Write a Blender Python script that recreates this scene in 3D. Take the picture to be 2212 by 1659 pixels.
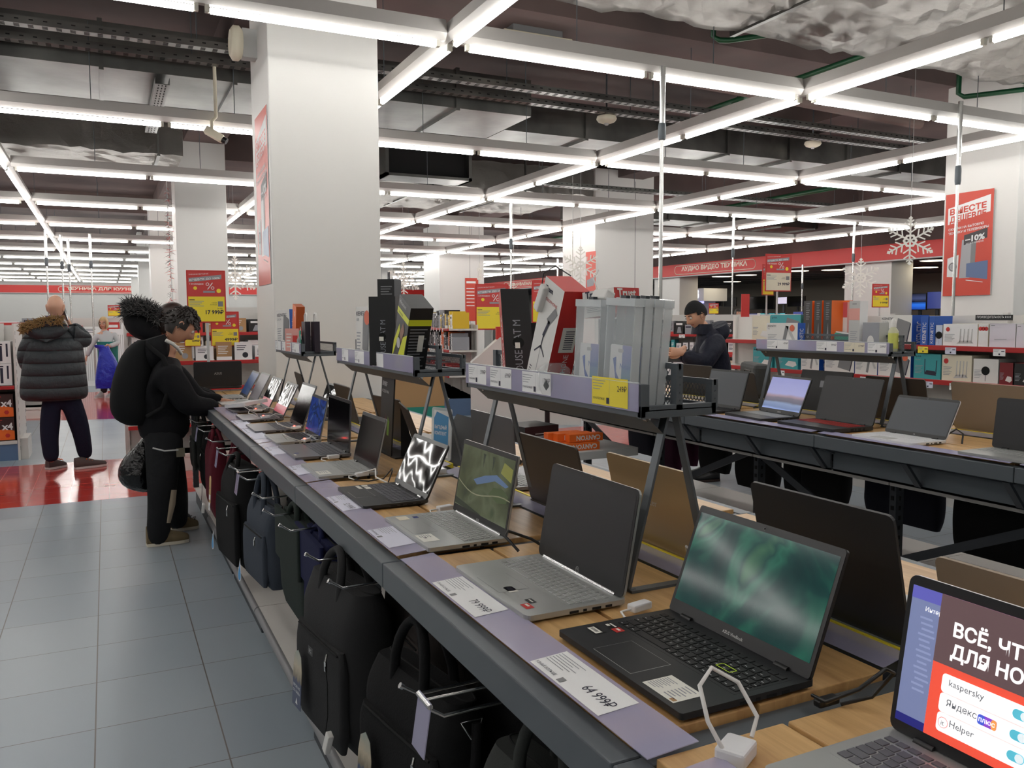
import bpy, math, random
from mathutils import Matrix, Vector
for o in list(bpy.data.objects): bpy.data.objects.remove(o, do_unlink=True)
SC = bpy.context.scene; COL = SC.collection
PI = math.pi
# ---------------------------------------------------------------- camera, world, exposure
def cam_axes(yaw, p, r):
    f = Vector((math.sin(yaw)*math.cos(p), math.cos(yaw)*math.cos(p), -math.sin(p)))
    ri = Vector((math.cos(yaw), -math.sin(yaw), 0)); d = f.cross(ri)
    c, s = math.cos(r), math.sin(r)
    return c*ri+s*d, -s*ri+c*d, f
FPX, CAMH = 1792.9, 1.45
CR, CD, CF = cam_axes(0.453867, 0.0785747, 0.00382)
cam = bpy.data.cameras.new('camera'); cam.sensor_fit = 'HORIZONTAL'; cam.sensor_width = 36
cam.lens = FPX/2212*36; cam.clip_end = 200; cam.clip_start = .05
camo = bpy.data.objects.new('camera', cam); COL.objects.link(camo)
camo.matrix_world = Matrix(((CR.x, -CD.x, -CF.x, 0), (CR.y, -CD.y, -CF.y, 0), (CR.z, -CD.z, -CF.z, CAMH), (0, 0, 0, 1)))
SC.camera = camo
w = bpy.data.worlds.new('world'); SC.world = w; w.use_nodes = True
w.node_tree.nodes['Background'].inputs[0].default_value = (.9, .95, 1, 1)
w.node_tree.nodes['Background'].inputs[1].default_value = .25
SC.view_settings.view_transform = 'Standard'; SC.view_settings.look = 'None'
SC.view_settings.gamma = 1; SC.view_settings.use_curve_mapping = False
SC.view_settings.exposure = 0.0
TUBE_POWER = 20.0
SC.cycles.max_bounces = 7; SC.cycles.diffuse_bounces = 3; SC.cycles.glossy_bounces = 3; SC.cycles.transparent_max_bounces = 12
# ---------------------------------------------------------------- materials
def lin(c):
    return tuple(((v/255)/12.92 if v <= 10 else ((v/255+.055)/1.055)**2.4) for v in c[:3])+(1,)
MATS = {}
def mat(name, rgb, rough=.5, metal=0, em=0, bump=None, var=None, alpha=1, spec=.5, coat=0):
    if name in MATS: return MATS[name]
    m = bpy.data.materials.new(name); m.use_nodes = True; nt = m.node_tree; b = nt.nodes['Principled BSDF']
    b.inputs['Base Color'].default_value = lin(rgb); b.inputs['Roughness'].default_value = rough
    b.inputs['Metallic'].default_value = metal; b.inputs['Specular IOR Level'].default_value = spec
    b.inputs['Coat Weight'].default_value = coat
    if em:
        b.inputs['Emission Color'].default_value = lin(rgb); b.inputs['Emission Strength'].default_value = em
    if alpha < 1: b.inputs['Alpha'].default_value = alpha
    if bump or var:
        tc = nt.nodes.new('ShaderNodeTexCoord')
    if bump:
        n = nt.nodes.new('ShaderNodeTexNoise'); n.inputs['Scale'].default_value = bump[0]; n.inputs['Detail'].default_value = 3
        bp = nt.nodes.new('ShaderNodeBump'); bp.inputs['Strength'].default_value = bump[1]; bp.inputs['Distance'].default_value = bump[2] if len(bump) > 2 else .01
        nt.links.new(tc.outputs['Object'], n.inputs['Vector']); nt.links.new(n.outputs['Fac'], bp.inputs['Height']); nt.links.new(bp.outputs['Normal'], b.inputs['Normal'])
    if var:
        n = nt.nodes.new('ShaderNodeTexNoise'); n.inputs['Scale'].default_value = var[0]; n.inputs['Detail'].default_value = 4
        r = nt.nodes.new('ShaderNodeValToRGB'); r.color_ramp.elements[0].position = .35; r.color_ramp.elements[1].position = .65
        r.color_ramp.elements[0].color = lin(var[1]); r.color_ramp.elements[1].color = lin(rgb)
        nt.links.new(tc.outputs['Object'], n.inputs['Vector']); nt.links.new(n.outputs['Fac'], r.inputs['Fac']); nt.links.new(r.outputs['Color'], b.inputs['Base Color'])
    MATS[name] = m; return m
def nodes(name):
    m = bpy.data.materials.new(name); m.use_nodes = True; MATS[name] = m
    return m, m.node_tree, m.node_tree.nodes['Principled BSDF']
def N(nt, t, **kw):
    n = nt.nodes.new(t)
    for k, v in kw.items():
        if k.startswith('i_'): n.inputs[k[2:].replace('_', ' ')].default_value = v
        else: setattr(n, k, v)
    return n
def MATH(nt, op, a, b=None):
    n = nt.nodes.new('ShaderNodeMath'); n.operation = op
    for i, x in enumerate((a, b)):
        if x is None: continue
        if isinstance(x, (int, float)): n.inputs[i].default_value = x
        else: nt.links.new(x, n.inputs[i])
    return n.outputs[0]
def mixc(nt, fac, a, b):
    n = nt.nodes.new('ShaderNodeMix'); n.data_type = 'RGBA'
    if isinstance(fac, (int, float)): n.inputs[0].default_value = fac
    else: nt.links.new(fac, n.inputs[0])
    for i, x in ((6, a), (7, b)):
        if isinstance(x, tuple): n.inputs[i].default_value = x
        else: nt.links.new(x, n.inputs[i])
    return n.outputs[2]
def grad_mat(name, stops, rough=.3, em=0, axis='Z', wave=None):
    """a picture printed or shown on a surface: colour bands along one axis, bent by noise"""
    m, nt, b = nodes(name); tc = N(nt, 'ShaderNodeTexCoord'); s = N(nt, 'ShaderNodeSeparateXYZ')
    nt.links.new(tc.outputs['Generated'], s.inputs[0]); v = s.outputs[axis]
    if wave:
        n = N(nt, 'ShaderNodeTexNoise', i_Scale=wave[0], i_Detail=3.0); nt.links.new(tc.outputs['Generated'], n.inputs['Vector'])
        v = MATH(nt, 'ADD', v, MATH(nt, 'MULTIPLY', MATH(nt, 'SUBTRACT', n.outputs['Fac'], .5), wave[1]))
    r = N(nt, 'ShaderNodeValToRGB'); nt.links.new(v, r.inputs['Fac']); e = r.color_ramp.elements
    while len(e) < len(stops): e.new(.5)
    for k, (p, c) in enumerate(stops): e[k].position = p; e[k].color = lin(c)
    nt.links.new(r.outputs['Color'], b.inputs['Base Color']); b.inputs['Roughness'].default_value = rough
    if em: nt.links.new(r.outputs['Color'], b.inputs['Emission Color']); b.inputs['Emission Strength'].default_value = em
    return m
WHITE = mat('white_paint', (226, 224, 220), .55); PAPER = mat('paper', (236, 236, 236), .6); BLACK = mat('black_plastic', (24, 24, 25), .4)
INK = mat('ink', (40, 40, 60), .6); STEEL = mat('grey_steel', (92, 98, 103), .42, .25, bump=(400, .05, .001)); DSTEEL = mat('dark_steel', (50, 54, 60), .5, .2)
CHROME = mat('chrome', (200, 200, 200), .18, 1); RED = mat('red_print', (196, 48, 44), .5); YELLOW = mat('yellow_print', (244, 222, 60), .5)
LGREY = mat('light_grey', (190, 190, 188), .5); MGREY = mat('mid_grey', (130, 130, 132), .5); SHELFW = mat('shelf_white', (214, 210, 205), .4)
BLUE = mat('blue_print', (30, 86, 176), .45); TEAL = mat('teal_print', (60, 160, 165), .45); ORANGE = mat('orange_print', (236, 110, 36), .45)
SKIN = mat('skin', (208, 160, 134), .5); PINKP = mat('pale_pink', (222, 160, 150), .5); GREY2 = mat('grey_print', (150, 152, 158), .5)
CARD = mat('cardboard', (176, 138, 96), .7); CREAM = mat('cream', (226, 218, 196), .6); BROWN = mat('dark_brown', (60, 40, 34), .5)
# ---------------------------------------------------------------- mesh builder
I4 = Matrix.Identity(4)
def T(x=0, y=0, z=0): return Matrix.Translation((x, y, z))
def RZ(a): return Matrix.Rotation(a, 4, 'Z')
def RX(a): return Matrix.Rotation(a, 4, 'X')
def RY(a): return Matrix.Rotation(a, 4, 'Y')
def frame(o, x, y):
    x = Vector(x).normalized(); y = Vector(y); y = (y-x*y.dot(x)).normalized(); z = x.cross(y)
    return Matrix(((x.x, y.x, z.x, o[0]), (x.y, y.y, z.y, o[1]), (x.z, y.z, z.z, o[2]), (0, 0, 0, 1)))
TXT = {}
def text_geo(s, bold):
    k = (s, bold)
    if k not in TXT:
        c = bpy.data.curves.new('lettering', 'FONT'); c.body = s; c.size = 1; c.resolution_u = 2; c.offset = bold
        o = bpy.data.objects.new('lettering', c); COL.objects.link(o); bpy.context.view_layer.update()
        me = o.to_mesh(); v = [tuple(p.co) for p in me.vertices]; f = [tuple(p.vertices) for p in me.polygons]
        o.to_mesh_clear(); bpy.data.objects.remove(o); bpy.data.curves.remove(c)
        xs = [p[0] for p in v] or [0, 1]; ys = [p[1] for p in v] or [0, 1]
        x0, x1, y0, y1 = min(xs), max(xs), min(ys), max(ys)
        TXT[k] = ([(p[0]-x0, p[1]-y0) for p in v], f, x1-x0, y1-y0)
    return TXT[k]
def rrect(w, h, r, n=4, cx=0, cy=0):
    p = []
    for q, (sx, sy) in enumerate(((1, 1), (-1, 1), (-1, -1), (1, -1))):
        for i in range(n+1):
            a = PI/2*q+PI/2*i/n
            p.append((cx+sx*(w/2-r)+r*math.cos(a), cy+sy*(h/2-r)+r*math.sin(a)))
    return p
class MB:
    def __init__(s, M=I4): s.v = []; s.f = []; s.mi = []; s.ms = []; s.sm = []; s.M = M
    def k(s, m):
        if m not in s.ms: s.ms.append(m)
        return s.ms.index(m)
    def add(s, v, f, m, M=None, smooth=False):
        M = s.M @ M if M is not None else s.M
        b = len(s.v); s.v += [tuple(M @ Vector((p[0], p[1], p[2] if len(p) > 2 else 0))) for p in v]; i = s.k(m)
        for q in f: s.f.append(tuple(b+j for j in q)); s.mi.append(i); s.sm.append(smooth)
        return s
    def box(s, a, b, m, M=None):
        x0, x1 = sorted((a[0], b[0])); y0, y1 = sorted((a[1], b[1])); z0, z1 = sorted((a[2], b[2]))
        return s.add([(x0, y0, z0), (x1, y0, z0), (x1, y1, z0), (x0, y1, z0), (x0, y0, z1), (x1, y0, z1), (x1, y1, z1), (x0, y1, z1)],
                     [(0, 3, 2, 1), (4, 5, 6, 7), (0, 1, 5, 4), (1, 2, 6, 5), (2, 3, 7, 6), (3, 0, 4, 7)], m, M)
    def prism(s, poly, z0, z1, m, M=None, mtop=None, smooth=False):
        n = len(poly); v = [(p[0], p[1], z0) for p in poly]+[(p[0], p[1], z1) for p in poly]
        s.add(v, [(i, (i+1) % n, n+(i+1) % n, n+i) for i in range(n)], m, M, smooth)
        s.add([(p[0], p[1], z0) for p in poly], [tuple(range(n-1, -1, -1))], m, M)
        return s.add([(p[0], p[1], z1) for p in poly], [tuple(range(n))], mtop or m, M)
    def flat(s, poly, m, M=None): return s.add([(p[0], p[1], 0) for p in poly], [tuple(range(len(poly)))], m, M)
    def rect(s, x0, y0, x1, y1, m, M=None): return s.flat([(x0, y0), (x1, y0), (x1, y1), (x0, y1)], m, M)
    def disc(s, x, y, r, m, M=None, n=16): return s.flat([(x+r*math.cos(2*PI*i/n), y+r*math.sin(2*PI*i/n)) for i in range(n)], m, M)
    def ring(s, x, y, r, r2, m, M=None, n=20, a0=0, a1=2*PI):
        v = []; f = []; cl = abs(a1-a0-2*PI) < 1e-6; k = n if cl else n+1
        for i in range(k):
            a = a0+(a1-a0)*i/n; v += [(x+r*math.cos(a), y+r*math.sin(a)), (x+r2*math.cos(a), y+r2*math.sin(a))]
        for i in range(n): j = (i+1) % k; f.append((2*i+1, 2*i, 2*j, 2*j+1) if r < r2 else (2*i, 2*i+1, 2*j+1, 2*j))
        return s.add(v, f, m, M)
    def line(s, x0, y0, x1, y1, w, m, M=None):
        d = Vector((x1-x0, y1-y0)); d = d.normalized()*w/2; n = (-d.y, d.x)
        return s.flat([(x0-n[0], y0-n[1]), (x1-n[0], y1-n[1]), (x1+n[0], y1+n[1]), (x0+n[0], y0+n[1])], m, M)
    def text(s, t, x, y, h, m, M=None, al='L', bold=0.0, wid=None, va='B'):
        v, f, W, H = text_geo(t, bold); k = h/.72; kx = k if wid is None else wid/max(W, .01)
        dx = {'L': 0, 'C': -W*kx/2, 'R': -W*kx}[al]; dy = {'B': 0, 'M': -H*k/2}[va]
        return s.add([(x+dx+p[0]*kx, y+dy+p[1]*k, 0) for p in v], f, m, M)
    def tube(s, pts, r, m, n=8, M=None, closed=False, caps=True):
        P = [Vector(p) for p in pts]; L = len(P); v = []; f = []; up = None
        for i, p in enumerate(P):
            if closed: t = P[(i+1) % L]-P[i-1]
            else: t = P[min(i+1, L-1)]-P[max(i-1, 0)]
            t = t.normalized() if t.length > 1e-9 else Vector((0, 0, 1))
            if up is None: up = Vector((0, 0, 1)) if abs(t.z) < .9 else Vector((1, 0, 0))
            a = (up-t*up.dot(t)).normalized(); b = t.cross(a); up = a; rr = r[i] if isinstance(r, (list, tuple)) else r
            v += [tuple(p+a*rr*math.cos(2*PI*j/n)+b*rr*math.sin(2*PI*j/n)) for j in range(n)]
        for i in range(L if closed else L-1):
            i2 = (i+1) % L
            for j in range(n): f.append((i*n+j, i*n+(j+1) % n, i2*n+(j+1) % n, i2*n+j))
        s.add(v, f, m, M, True)
        if caps and not closed:
            s.add(v[:n], [tuple(range(n-1, -1, -1))], m, M); s.add(v[-n:], [tuple(range(n))], m, M)
        return s
    def bar(s, p0, p1, w, h, m, M=None):
        a = Vector(p0); b = Vector(p1); t = (b-a); L = t.length; t.normalize()
        up = Vector((0, 0, 1)) if abs(t.z) < .95 else Vector((1, 0, 0)); x = t.cross(up).normalized()
        return s.box((-w/2, -h/2, 0), (w/2, h/2, L), m, (M if M is not None else I4) @ frame(a, x, t.cross(x)))
    def lathe(s, prof, m, M=None, n=16):
        v = []; f = []; L = len(prof)
        for r, z in prof: v += [(r*math.cos(2*PI*j/n), r*math.sin(2*PI*j/n), z) for j in range(n)]
        for i in range(L-1):
            for j in range(n): f.append((i*n+j, i*n+(j+1) % n, (i+1)*n+(j+1) % n, (i+1)*n+j))
        s.add(v, f, m, M, True)
        s.add(v[:n], [tuple(range(n-1, -1, -1))], m, M); return s.add(v[-n:], [tuple(range(n))], m, M)
    def loft(s, rings, m, M=None, smooth=True, caps=True):
        n = len(rings[0]); v = [p for r in rings for p in r]; f = []
        for i in range(len(rings)-1):
            for j in range(n): f.append((i*n+j, i*n+(j+1) % n, (i+1)*n+(j+1) % n, (i+1)*n+j))
        s.add(v, f, m, M, smooth)
        if caps: s.add(rings[0], [tuple(range(n-1, -1, -1))], m, M, smooth); s.add(rings[-1], [tuple(range(n))], m, M, smooth)
        return s
    def build(s, name, parent=None, bevel=0, seg=2, sub=0, weld=False):
        me = bpy.data.meshes.new(name); me.from_pydata(s.v, [], s.f)
        for m in s.ms: me.materials.append(m)
        me.polygons.foreach_set('material_index', s.mi); me.polygons.foreach_set('use_smooth', s.sm); me.update()
        o = bpy.data.objects.new(name, me); COL.objects.link(o)
        if parent is not None: o.parent = parent
        if weld: mo = o.modifiers.new('weld', 'WELD'); mo.merge_threshold = .0003
        if bevel:
            mo = o.modifiers.new('edge', 'BEVEL'); mo.width = bevel; mo.segments = seg; mo.limit_method = 'ANGLE'; mo.angle_limit = .7
        if sub: mo = o.modifiers.new('smooth', 'SUBSURF'); mo.levels = sub; mo.render_levels = sub
        return o
def tag(o, label, cat, group=None, kind=None):
    o['label'] = label; o['category'] = cat
    if group: o['group'] = group
    if kind: o['kind'] = kind
    return o
def thing(name, label, cat, loc=(0, 0, 0), rz=0, group=None):
    o = bpy.data.objects.new(name, None); o.empty_display_size = .05; COL.objects.link(o); o.location = loc; o.rotation_euler = (0, 0, rz)
    return tag(o, label, cat, group)
def struct(o): o['kind'] = 'structure'; return o
def copy_tree(o, parent=None):
    c = o.copy(); COL.objects.link(c); c.parent = parent
    for ch in list(o.children): copy_tree(ch, c)
    return c
ORD = 'first second third fourth fifth sixth seventh eighth ninth tenth eleventh twelfth thirteenth fourteenth fifteenth sixteenth'.split()
# ---------------------------------------------------------------- special surfaces
def make_floor_mat():
    m, nt, b = nodes('glazed_floor_tiles'); g = N(nt, 'ShaderNodeNewGeometry'); s = N(nt, 'ShaderNodeSeparateXYZ'); nt.links.new(g.outputs['Position'], s.inputs[0])
    X, Y = s.outputs['X'], s.outputs['Y']
    n = N(nt, 'ShaderNodeTexNoise', i_Scale=.35, i_Detail=1.0); nt.links.new(g.outputs['Position'], n.inputs['Vector'])
    wob = MATH(nt, 'MULTIPLY', MATH(nt, 'SUBTRACT', n.outputs['Fac'], .5), 3.0)
    inb = MATH(nt, 'MULTIPLY', MATH(nt, 'GREATER_THAN', Y, 7.42), MATH(nt, 'LESS_THAN', Y, 9.55))
    far = MATH(nt, 'MULTIPLY', MATH(nt, 'GREATER_THAN', MATH(nt, 'ADD', Y, wob), 13.9), MATH(nt, 'LESS_THAN', MATH(nt, 'ADD', Y, wob), 19))
    red = MATH(nt, 'MAXIMUM', inb, far)
    def joint(v, off, pitch, w):
        q = MATH(nt, 'DIVIDE', MATH(nt, 'SUBTRACT', v, off), pitch); fr = MATH(nt, 'FRACT', q)
        return MATH(nt, 'LESS_THAN', MATH(nt, 'ABSOLUTE', MATH(nt, 'SUBTRACT', fr, .5)), .5-w), MATH(nt, 'FLOOR', q)
    jx, cx = joint(X, -.087, .403, .006); jy, cy = joint(Y, 3.21, .4225, .005)
    kx, _ = joint(X, -.025, .2955, .008); ky, _ = joint(Y, 3.21, .2955, .007)
    tile = MATH(nt, 'ADD', MATH(nt, 'MULTIPLY', MATH(nt, 'MULTIPLY', jx, jy), MATH(nt, 'SUBTRACT', 1, red)), MATH(nt, 'MULTIPLY', MATH(nt, 'MULTIPLY', kx, ky), red))
    cv = N(nt, 'ShaderNodeCombineXYZ'); nt.links.new(cx, cv.inputs[0]); nt.links.new(cy, cv.inputs[1])
    wn = N(nt, 'ShaderNodeTexWhiteNoise'); nt.links.new(cv.outputs[0], wn.inputs['Vector'])
    blue = mixc(nt, wn.outputs['Value'], lin((150, 161, 170)), lin((160, 170, 177)))
    col = mixc(nt, red, blue, lin((196, 62, 54)))
    grout = mixc(nt, red, lin((104, 98, 92)), lin((206, 130, 118)))
    nt.links.new(mixc(nt, tile, grout, col), b.inputs['Base Color'])
    n2 = N(nt, 'ShaderNodeTexNoise', i_Scale=2.2, i_Detail=2.0); nt.links.new(g.outputs['Position'], n2.inputs['Vector'])
    bp = N(nt, 'ShaderNodeBump', i_Strength=.35, i_Distance=.004)
    nt.links.new(MATH(nt, 'ADD', MATH(nt, 'MULTIPLY', tile, .5), n2.outputs['Fac']), bp.inputs['Height']); nt.links.new(bp.outputs['Normal'], b.inputs['Normal'])
    nt.links.new(MATH(nt, 'SUBTRACT', .32, MATH(nt, 'MULTIPLY', red, .2)), b.inputs['Roughness'])
    b.inputs['Specular IOR Level'].default_value = .6
    return m
def make_foil():
    m, nt, b = nodes('crumpled_foil'); tc = N(nt, 'ShaderNodeTexCoord')
    mp = N(nt, 'ShaderNodeMapping'); mp.inputs['Scale'].default_value = (1.5, 2.2, 2.2); nt.links.new(tc.outputs['Object'], mp.inputs['Vector'])
    n = N(nt, 'ShaderNodeTexNoise', i_Scale=6.0, i_Detail=8.0, i_Roughness=.68, i_Distortion=1.6); nt.links.new(mp.outputs[0], n.inputs['Vector'])
    v = N(nt, 'ShaderNodeTexVoronoi', i_Scale=9.0); v.feature = 'DISTANCE_TO_EDGE'; nt.links.new(n.outputs['Color'], v.inputs['Vector'])
    bp = N(nt, 'ShaderNodeBump', i_Strength=1.0, i_Distance=.22)
    nt.links.new(MATH(nt, 'ADD', MATH(nt, 'MULTIPLY', v.outputs['Distance'], .8), n.outputs['Fac']), bp.inputs['Height']); nt.links.new(bp.outputs['Normal'], b.inputs['Normal'])
    b.inputs['Base Color'].default_value = lin((158, 153, 147)); b.inputs['Metallic'].default_value = 1; b.inputs['Roughness'].default_value = .28
    return m
def make_wood():
    m, nt, b = nodes('oak_laminate'); tc = N(nt, 'ShaderNodeTexCoord'); mp = N(nt, 'ShaderNodeMapping'); mp.inputs['Scale'].default_value = (14, 1.1, 6)
    nt.links.new(tc.outputs['Object'], mp.inputs['Vector'])
    n = N(nt, 'ShaderNodeTexNoise', i_Scale=2.2, i_Detail=6.0, i_Roughness=.62, i_Distortion=.8); nt.links.new(mp.outputs[0], n.inputs['Vector'])
    r = N(nt, 'ShaderNodeValToRGB'); e = r.color_ramp.elements; e[0].position = .3; e[0].color = lin((186, 142, 90)); e[1].position = .68; e[1].color = lin((220, 180, 122))
    nt.links.new(n.outputs['Fac'], r.inputs['Fac']); nt.links.new(r.outputs['Color'], b.inputs['Base Color']); b.inputs['Roughness'].default_value = .38
    return m
def film(name, rgb, fac, rough=.15):
    m, nt, b = nodes(name); b.inputs['Base Color'].default_value = lin(rgb); b.inputs['Roughness'].default_value = rough
    t = N(nt, 'ShaderNodeBsdfTransparent'); mx = N(nt, 'ShaderNodeMixShader', i_Fac=fac); out = nt.nodes['Material Output']
    nt.links.new(t.outputs[0], mx.inputs[1]); nt.links.new(b.outputs[0], mx.inputs[2]); nt.links.new(mx.outputs[0], out.inputs['Surface']); return m
FLOOR, FOIL, WOOD = make_floor_mat(), make_foil(), make_wood()
STRIP = film('lilac_price_film', (196, 192, 222), .5, .22); CLEAR = film('clear_plastic', (225, 230, 232), .2, .08); CLEARE = film('clear_plastic_edge', (235, 240, 242), .55, .1)
GALV = mat('galvanised_sheet', (128, 128, 124), .34, .9, var=(1.5, (88, 88, 86)), bump=(3, .15, .02))
CONC = mat('ceiling_concrete', (118, 100, 96), .9, var=(.6, (92, 80, 78)))
# ---------------------------------------------------------------- room shell
b = MB(); b.rect(-14, -6, 30, 46, FLOOR); struct(b.build('floor'))
b = MB(); b.box((-14, -6, 4.6), (30, 46, 4.75), CONC)
for k in range(4): b.box((-14, -1.6+8.3*k, 4.15), (30, -1.0+8.3*k, 4.6), CONC)
for k in range(5): b.box((-6.9+8.1*k, -6, 4.25), (-6.3+8.1*k, 46, 4.6), CONC)
struct(b.build('ceiling'))
WALLM = mat('wall_paint', (206, 205, 202), .7); COLM = mat('column_panels', (226, 224, 220), .5)
b = MB(); b.box((-14, 45, 0), (30, 45.2, 4.6), WALLM); struct(b.build('wall_back'))
b = MB(); b.box((-14.2, -6, 0), (-14, 45, 4.6), WALLM); struct(b.build('wall_left'))
b = MB(); b.box((-14, -6.2, 0), (30, -6, 4.6), WALLM); struct(b.build('wall_front'))
DARKW = mat('television_hall_wall', (122, 116, 108), .8)
b = MB(); b.box((24, -6, 0), (24.2, 45, 4.6), DARKW); struct(b.build('wall_right'))
CEIL2 = mat('grid_ceiling', (62, 62, 66), .8)
b = MB(); b.box((17.1, -6, 2.86), (24, 44.9, 2.95), CEIL2); b.box((16.9, -6, 3.2), (17.1, 45, 4.6), CONC)
for k in range(28): b.box((17.2, 4+1.2*k, 2.845), (23.9, 4.03+1.2*k, 2.86), MGREY)
struct(b.build('ceiling_of_side_hall'))
def column(x, y, w, d, seams, dark=0):
    b = MB(); b.box((x, y, 0), (x+w, y+d, 4.4), COLM)
    for q in seams: b.box((x+q-.006, y-.004, 0), (x+q+.006, y, 4.2), MGREY)
    return struct(b.build('column', bevel=.008))
CO = []
for ix in range(3):
    for iy in range(5):
        X, Y = 1.05+8.02*ix, 5.9+8.3*iy
        if ix == 0: CO.append(column(X, Y, .77, .72, []))
        elif ix == 1 and iy > 0: CO.append(column(X-.2-.1*iy, Y, 1.4, 1.3, [.95]))
        elif ix == 1: CO.append(column(X+.03, Y, 1.1, .9, []))
        elif iy > 0: CO.append(column(X+.1, Y, .76, 1.42, []))
for i, (x, y) in enumerate(((1.05, -2.4), (9.1, -2.4), (-7.0, 14.2), (-7.0, 22.5), (-7, 30.8))): column(x, y, .77, .72, [])
# ---------------------------------------------------------------- ceiling light grid
TUBE = mat('fluorescent_tube', (255, 254, 250), .4, em=TUBE_POWER); RAILM = mat('rail_enamel', (196, 192, 188), .45); HOLD = mat('lamp_holder', (205, 202, 190), .5)
GX = [-7.28, -4.14, -1.0, 2.14, 5.28, 8.42, 11.56, 14.7]; GY = [5.27+3.2*k for k in range(-2, 13)]
LZ = 3.25
def tube_mb(L):
    t = MB(); t.tube([(-L/2, 0, 0), (L/2, 0, 0)], .019, TUBE, 6); return t
tm = {}
def prof(h, L, M=I4, e=.03):
    h.add([(0, -e, .16), (0, e, .16), (0, .052, .07), (0, .02, .03), (0, -.02, .03), (0, -.052, .07), (L, -e, .16), (L, e, .16), (L, .052, .07), (L, .02, .03), (L, -.02, .03), (L, -.052, .07)],
          [(i, (i+1) % 6, 6+(i+1) % 6, 6+i) for i in range(6)]+[(5, 4, 3, 2, 1, 0), (6, 7, 8, 9, 10, 11)], RAILM, M)
def rail(name, label, p0, L, cuts, axis, grp):
    t = thing(name, label, 'ceiling light', (p0[0], p0[1], LZ), 0 if axis == 'x' else PI/2, grp)
    h = MB(); prof(h, L)
    for c0, c1 in cuts:
        for q in (c0+.03, c1-.03): h.box((q-.012, -.016, -.012), (q+.012, .016, .045), HOLD)
    h.build('housing', t)
    for k, (c0, c1) in enumerate(cuts):
        Lt = round(c1-c0-.09, 2)
        if Lt not in tm: tm[Lt] = tube_mb(Lt).build('tube', t); o = tm[Lt]
        else: o = tm[Lt].copy(); COL.objects.link(o); o.parent = t
        o.location = ((c0+c1)/2, 0, 0)
    for q in (.9, L-.9) if L < 4 else [1.5+3.2*k for k in range(int(L/3.2))]:
        MB().tube([(q, 0, .15), (q, 0, 4.1-LZ)], .004, STEEL, 5).build('suspension_wire', t)
rows = ['row behind the camera', 'row over the near tables'] + ['%s row beyond tables' % ORD[k] for k in range(14)]
for j, y in enumerate(GY):
    for i in range(len(GX)-1):
        x0, L = GX[i]+.056, GX[i+1]-GX[i]-.112
        rail('light_rail', 'white crosswise ceiling light, %s, between %s and %s lengthwise lines' % (rows[j], ORD[i], ORD[i+1]), (x0, y), L, [(.02, L/2), (L/2, L-.02)], 'x', 'crosswise ceiling lights')
for i, x in enumerate(GX):
    cuts = []
    for j in range(len(GY)-1):
        a, c = GY[j]+.02-GY[0], GY[j+1]-.02-GY[0]; cuts += [(a, (a+c)/2), ((a+c)/2, c)]
    rail('light_rail', 'long white ceiling light line running down the shop, %s from the side wall' % ORD[i], (x, GY[0]), GY[-1]-GY[0], cuts, 'y', 'lengthwise ceiling lights')
# ---------------------------------------------------------------- things under the ceiling
rng = random.Random(7)
def wavy_duct(name, label, x0, x1, y0, y1, z0, z1, m, amp, straps, step=.12):
    """a wrapped duct running along x: its skin sags and puckers between straps"""
    t = thing(name, label, 'air duct', (x0, y0, z0)); b = MB(T(-x0, -y0, -z0)); nx = max(2, int((x1-x0)/step)); per = []
    ny, nz = max(2, int((y1-y0)/step)), max(2, int((z1-z0)/step))
    per += [(y0+(y1-y0)*i/ny, z0) for i in range(ny)]+[(y1, z0+(z1-z0)*i/nz) for i in range(nz)]
    per += [(y1-(y1-y0)*i/ny, z1) for i in range(ny)]+[(y0, z1-(z1-z0)*i/nz) for i in range(nz)]
    R = random.Random(label); rings = []
    for i in range(nx+1):
        x = x0+(x1-x0)*i/nx; sag = amp*(1.2-abs(math.cos(PI*(x-x0)/1.1)))
        rings.append([(x, y+R.uniform(-amp, amp)*.5, z-(sag if z < z0+.01 else 0)+R.uniform(-amp, amp)*.5) for y, z in per])
    b.loft(rings, m); b.build('duct_skin', t)
    for x in straps:
        s = MB(T(-x0, -y0, -z0)); w = .02
        for (ya, za), (yb, zb) in (((y0-.03, z0-.035), (y1+.03, z0-.035)), ((y0-.03, z0-.04), (y0-.03, 4.2)), ((y1+.03, z0-.04), (y1+.03, 4.2))):
            s.bar((x, ya, za), (x, yb, zb), .04, .02, GALV)
        s.build('hanger_strap', t)
    return t
wavy_duct('foil_duct', 'crumpled foil wrapped air duct above the near tables', 2.75, 8.2, 3.3, 5.35, 3.74, 4.2, FOIL, .035, [4.6, 6.3])
wavy_duct('foil_duct', 'crumpled foil wrapped air duct left of the front white column', -8, 1.0, 11.9, 13.9, 3.62, 4.25, FOIL, .03, [-6.4, -3.6, -1.6, .7])
wavy_duct('foil_duct', 'foil wrapped air duct with dark square opening beyond the front column', 3.2, 8.0, 13.0, 15.9, 3.66, 4.1, FOIL, .03, [4.9, 6.6])
def sheet_duct(label, x0, x1, y0, y1, z0, z1):
    t = thing('sheet_metal_duct', label, 'air duct', (x0, y0, z0)); b = MB(T(-x0, -y0, -z0)); b.box((x0, y0, z0), (x1, y1, z1), GALV); b.build('duct_body', t)
    k = x0+1.15
    while k < x1:
        MB(T(-x0, -y0, -z0)).box((k-.02, y0-.03, z0-.03), (k+.02, y1+.03, z1+.02), GALV).build('flange', t); k += 1.15
sheet_duct('wide galvanised air duct crossing behind the front white column', -8, 4.4, 8.5, 9.75, 3.72, 4.12)
sheet_duct('narrower galvanised air duct continuing right of the wide duct', 4.45, 12.5, 9.3, 10.3, 3.74, 4.1)
sheet_duct('far galvanised air duct running beside the television hall', 9.5, 16.5, 15.9, 16.9, 3.72, 4.1)
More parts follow.
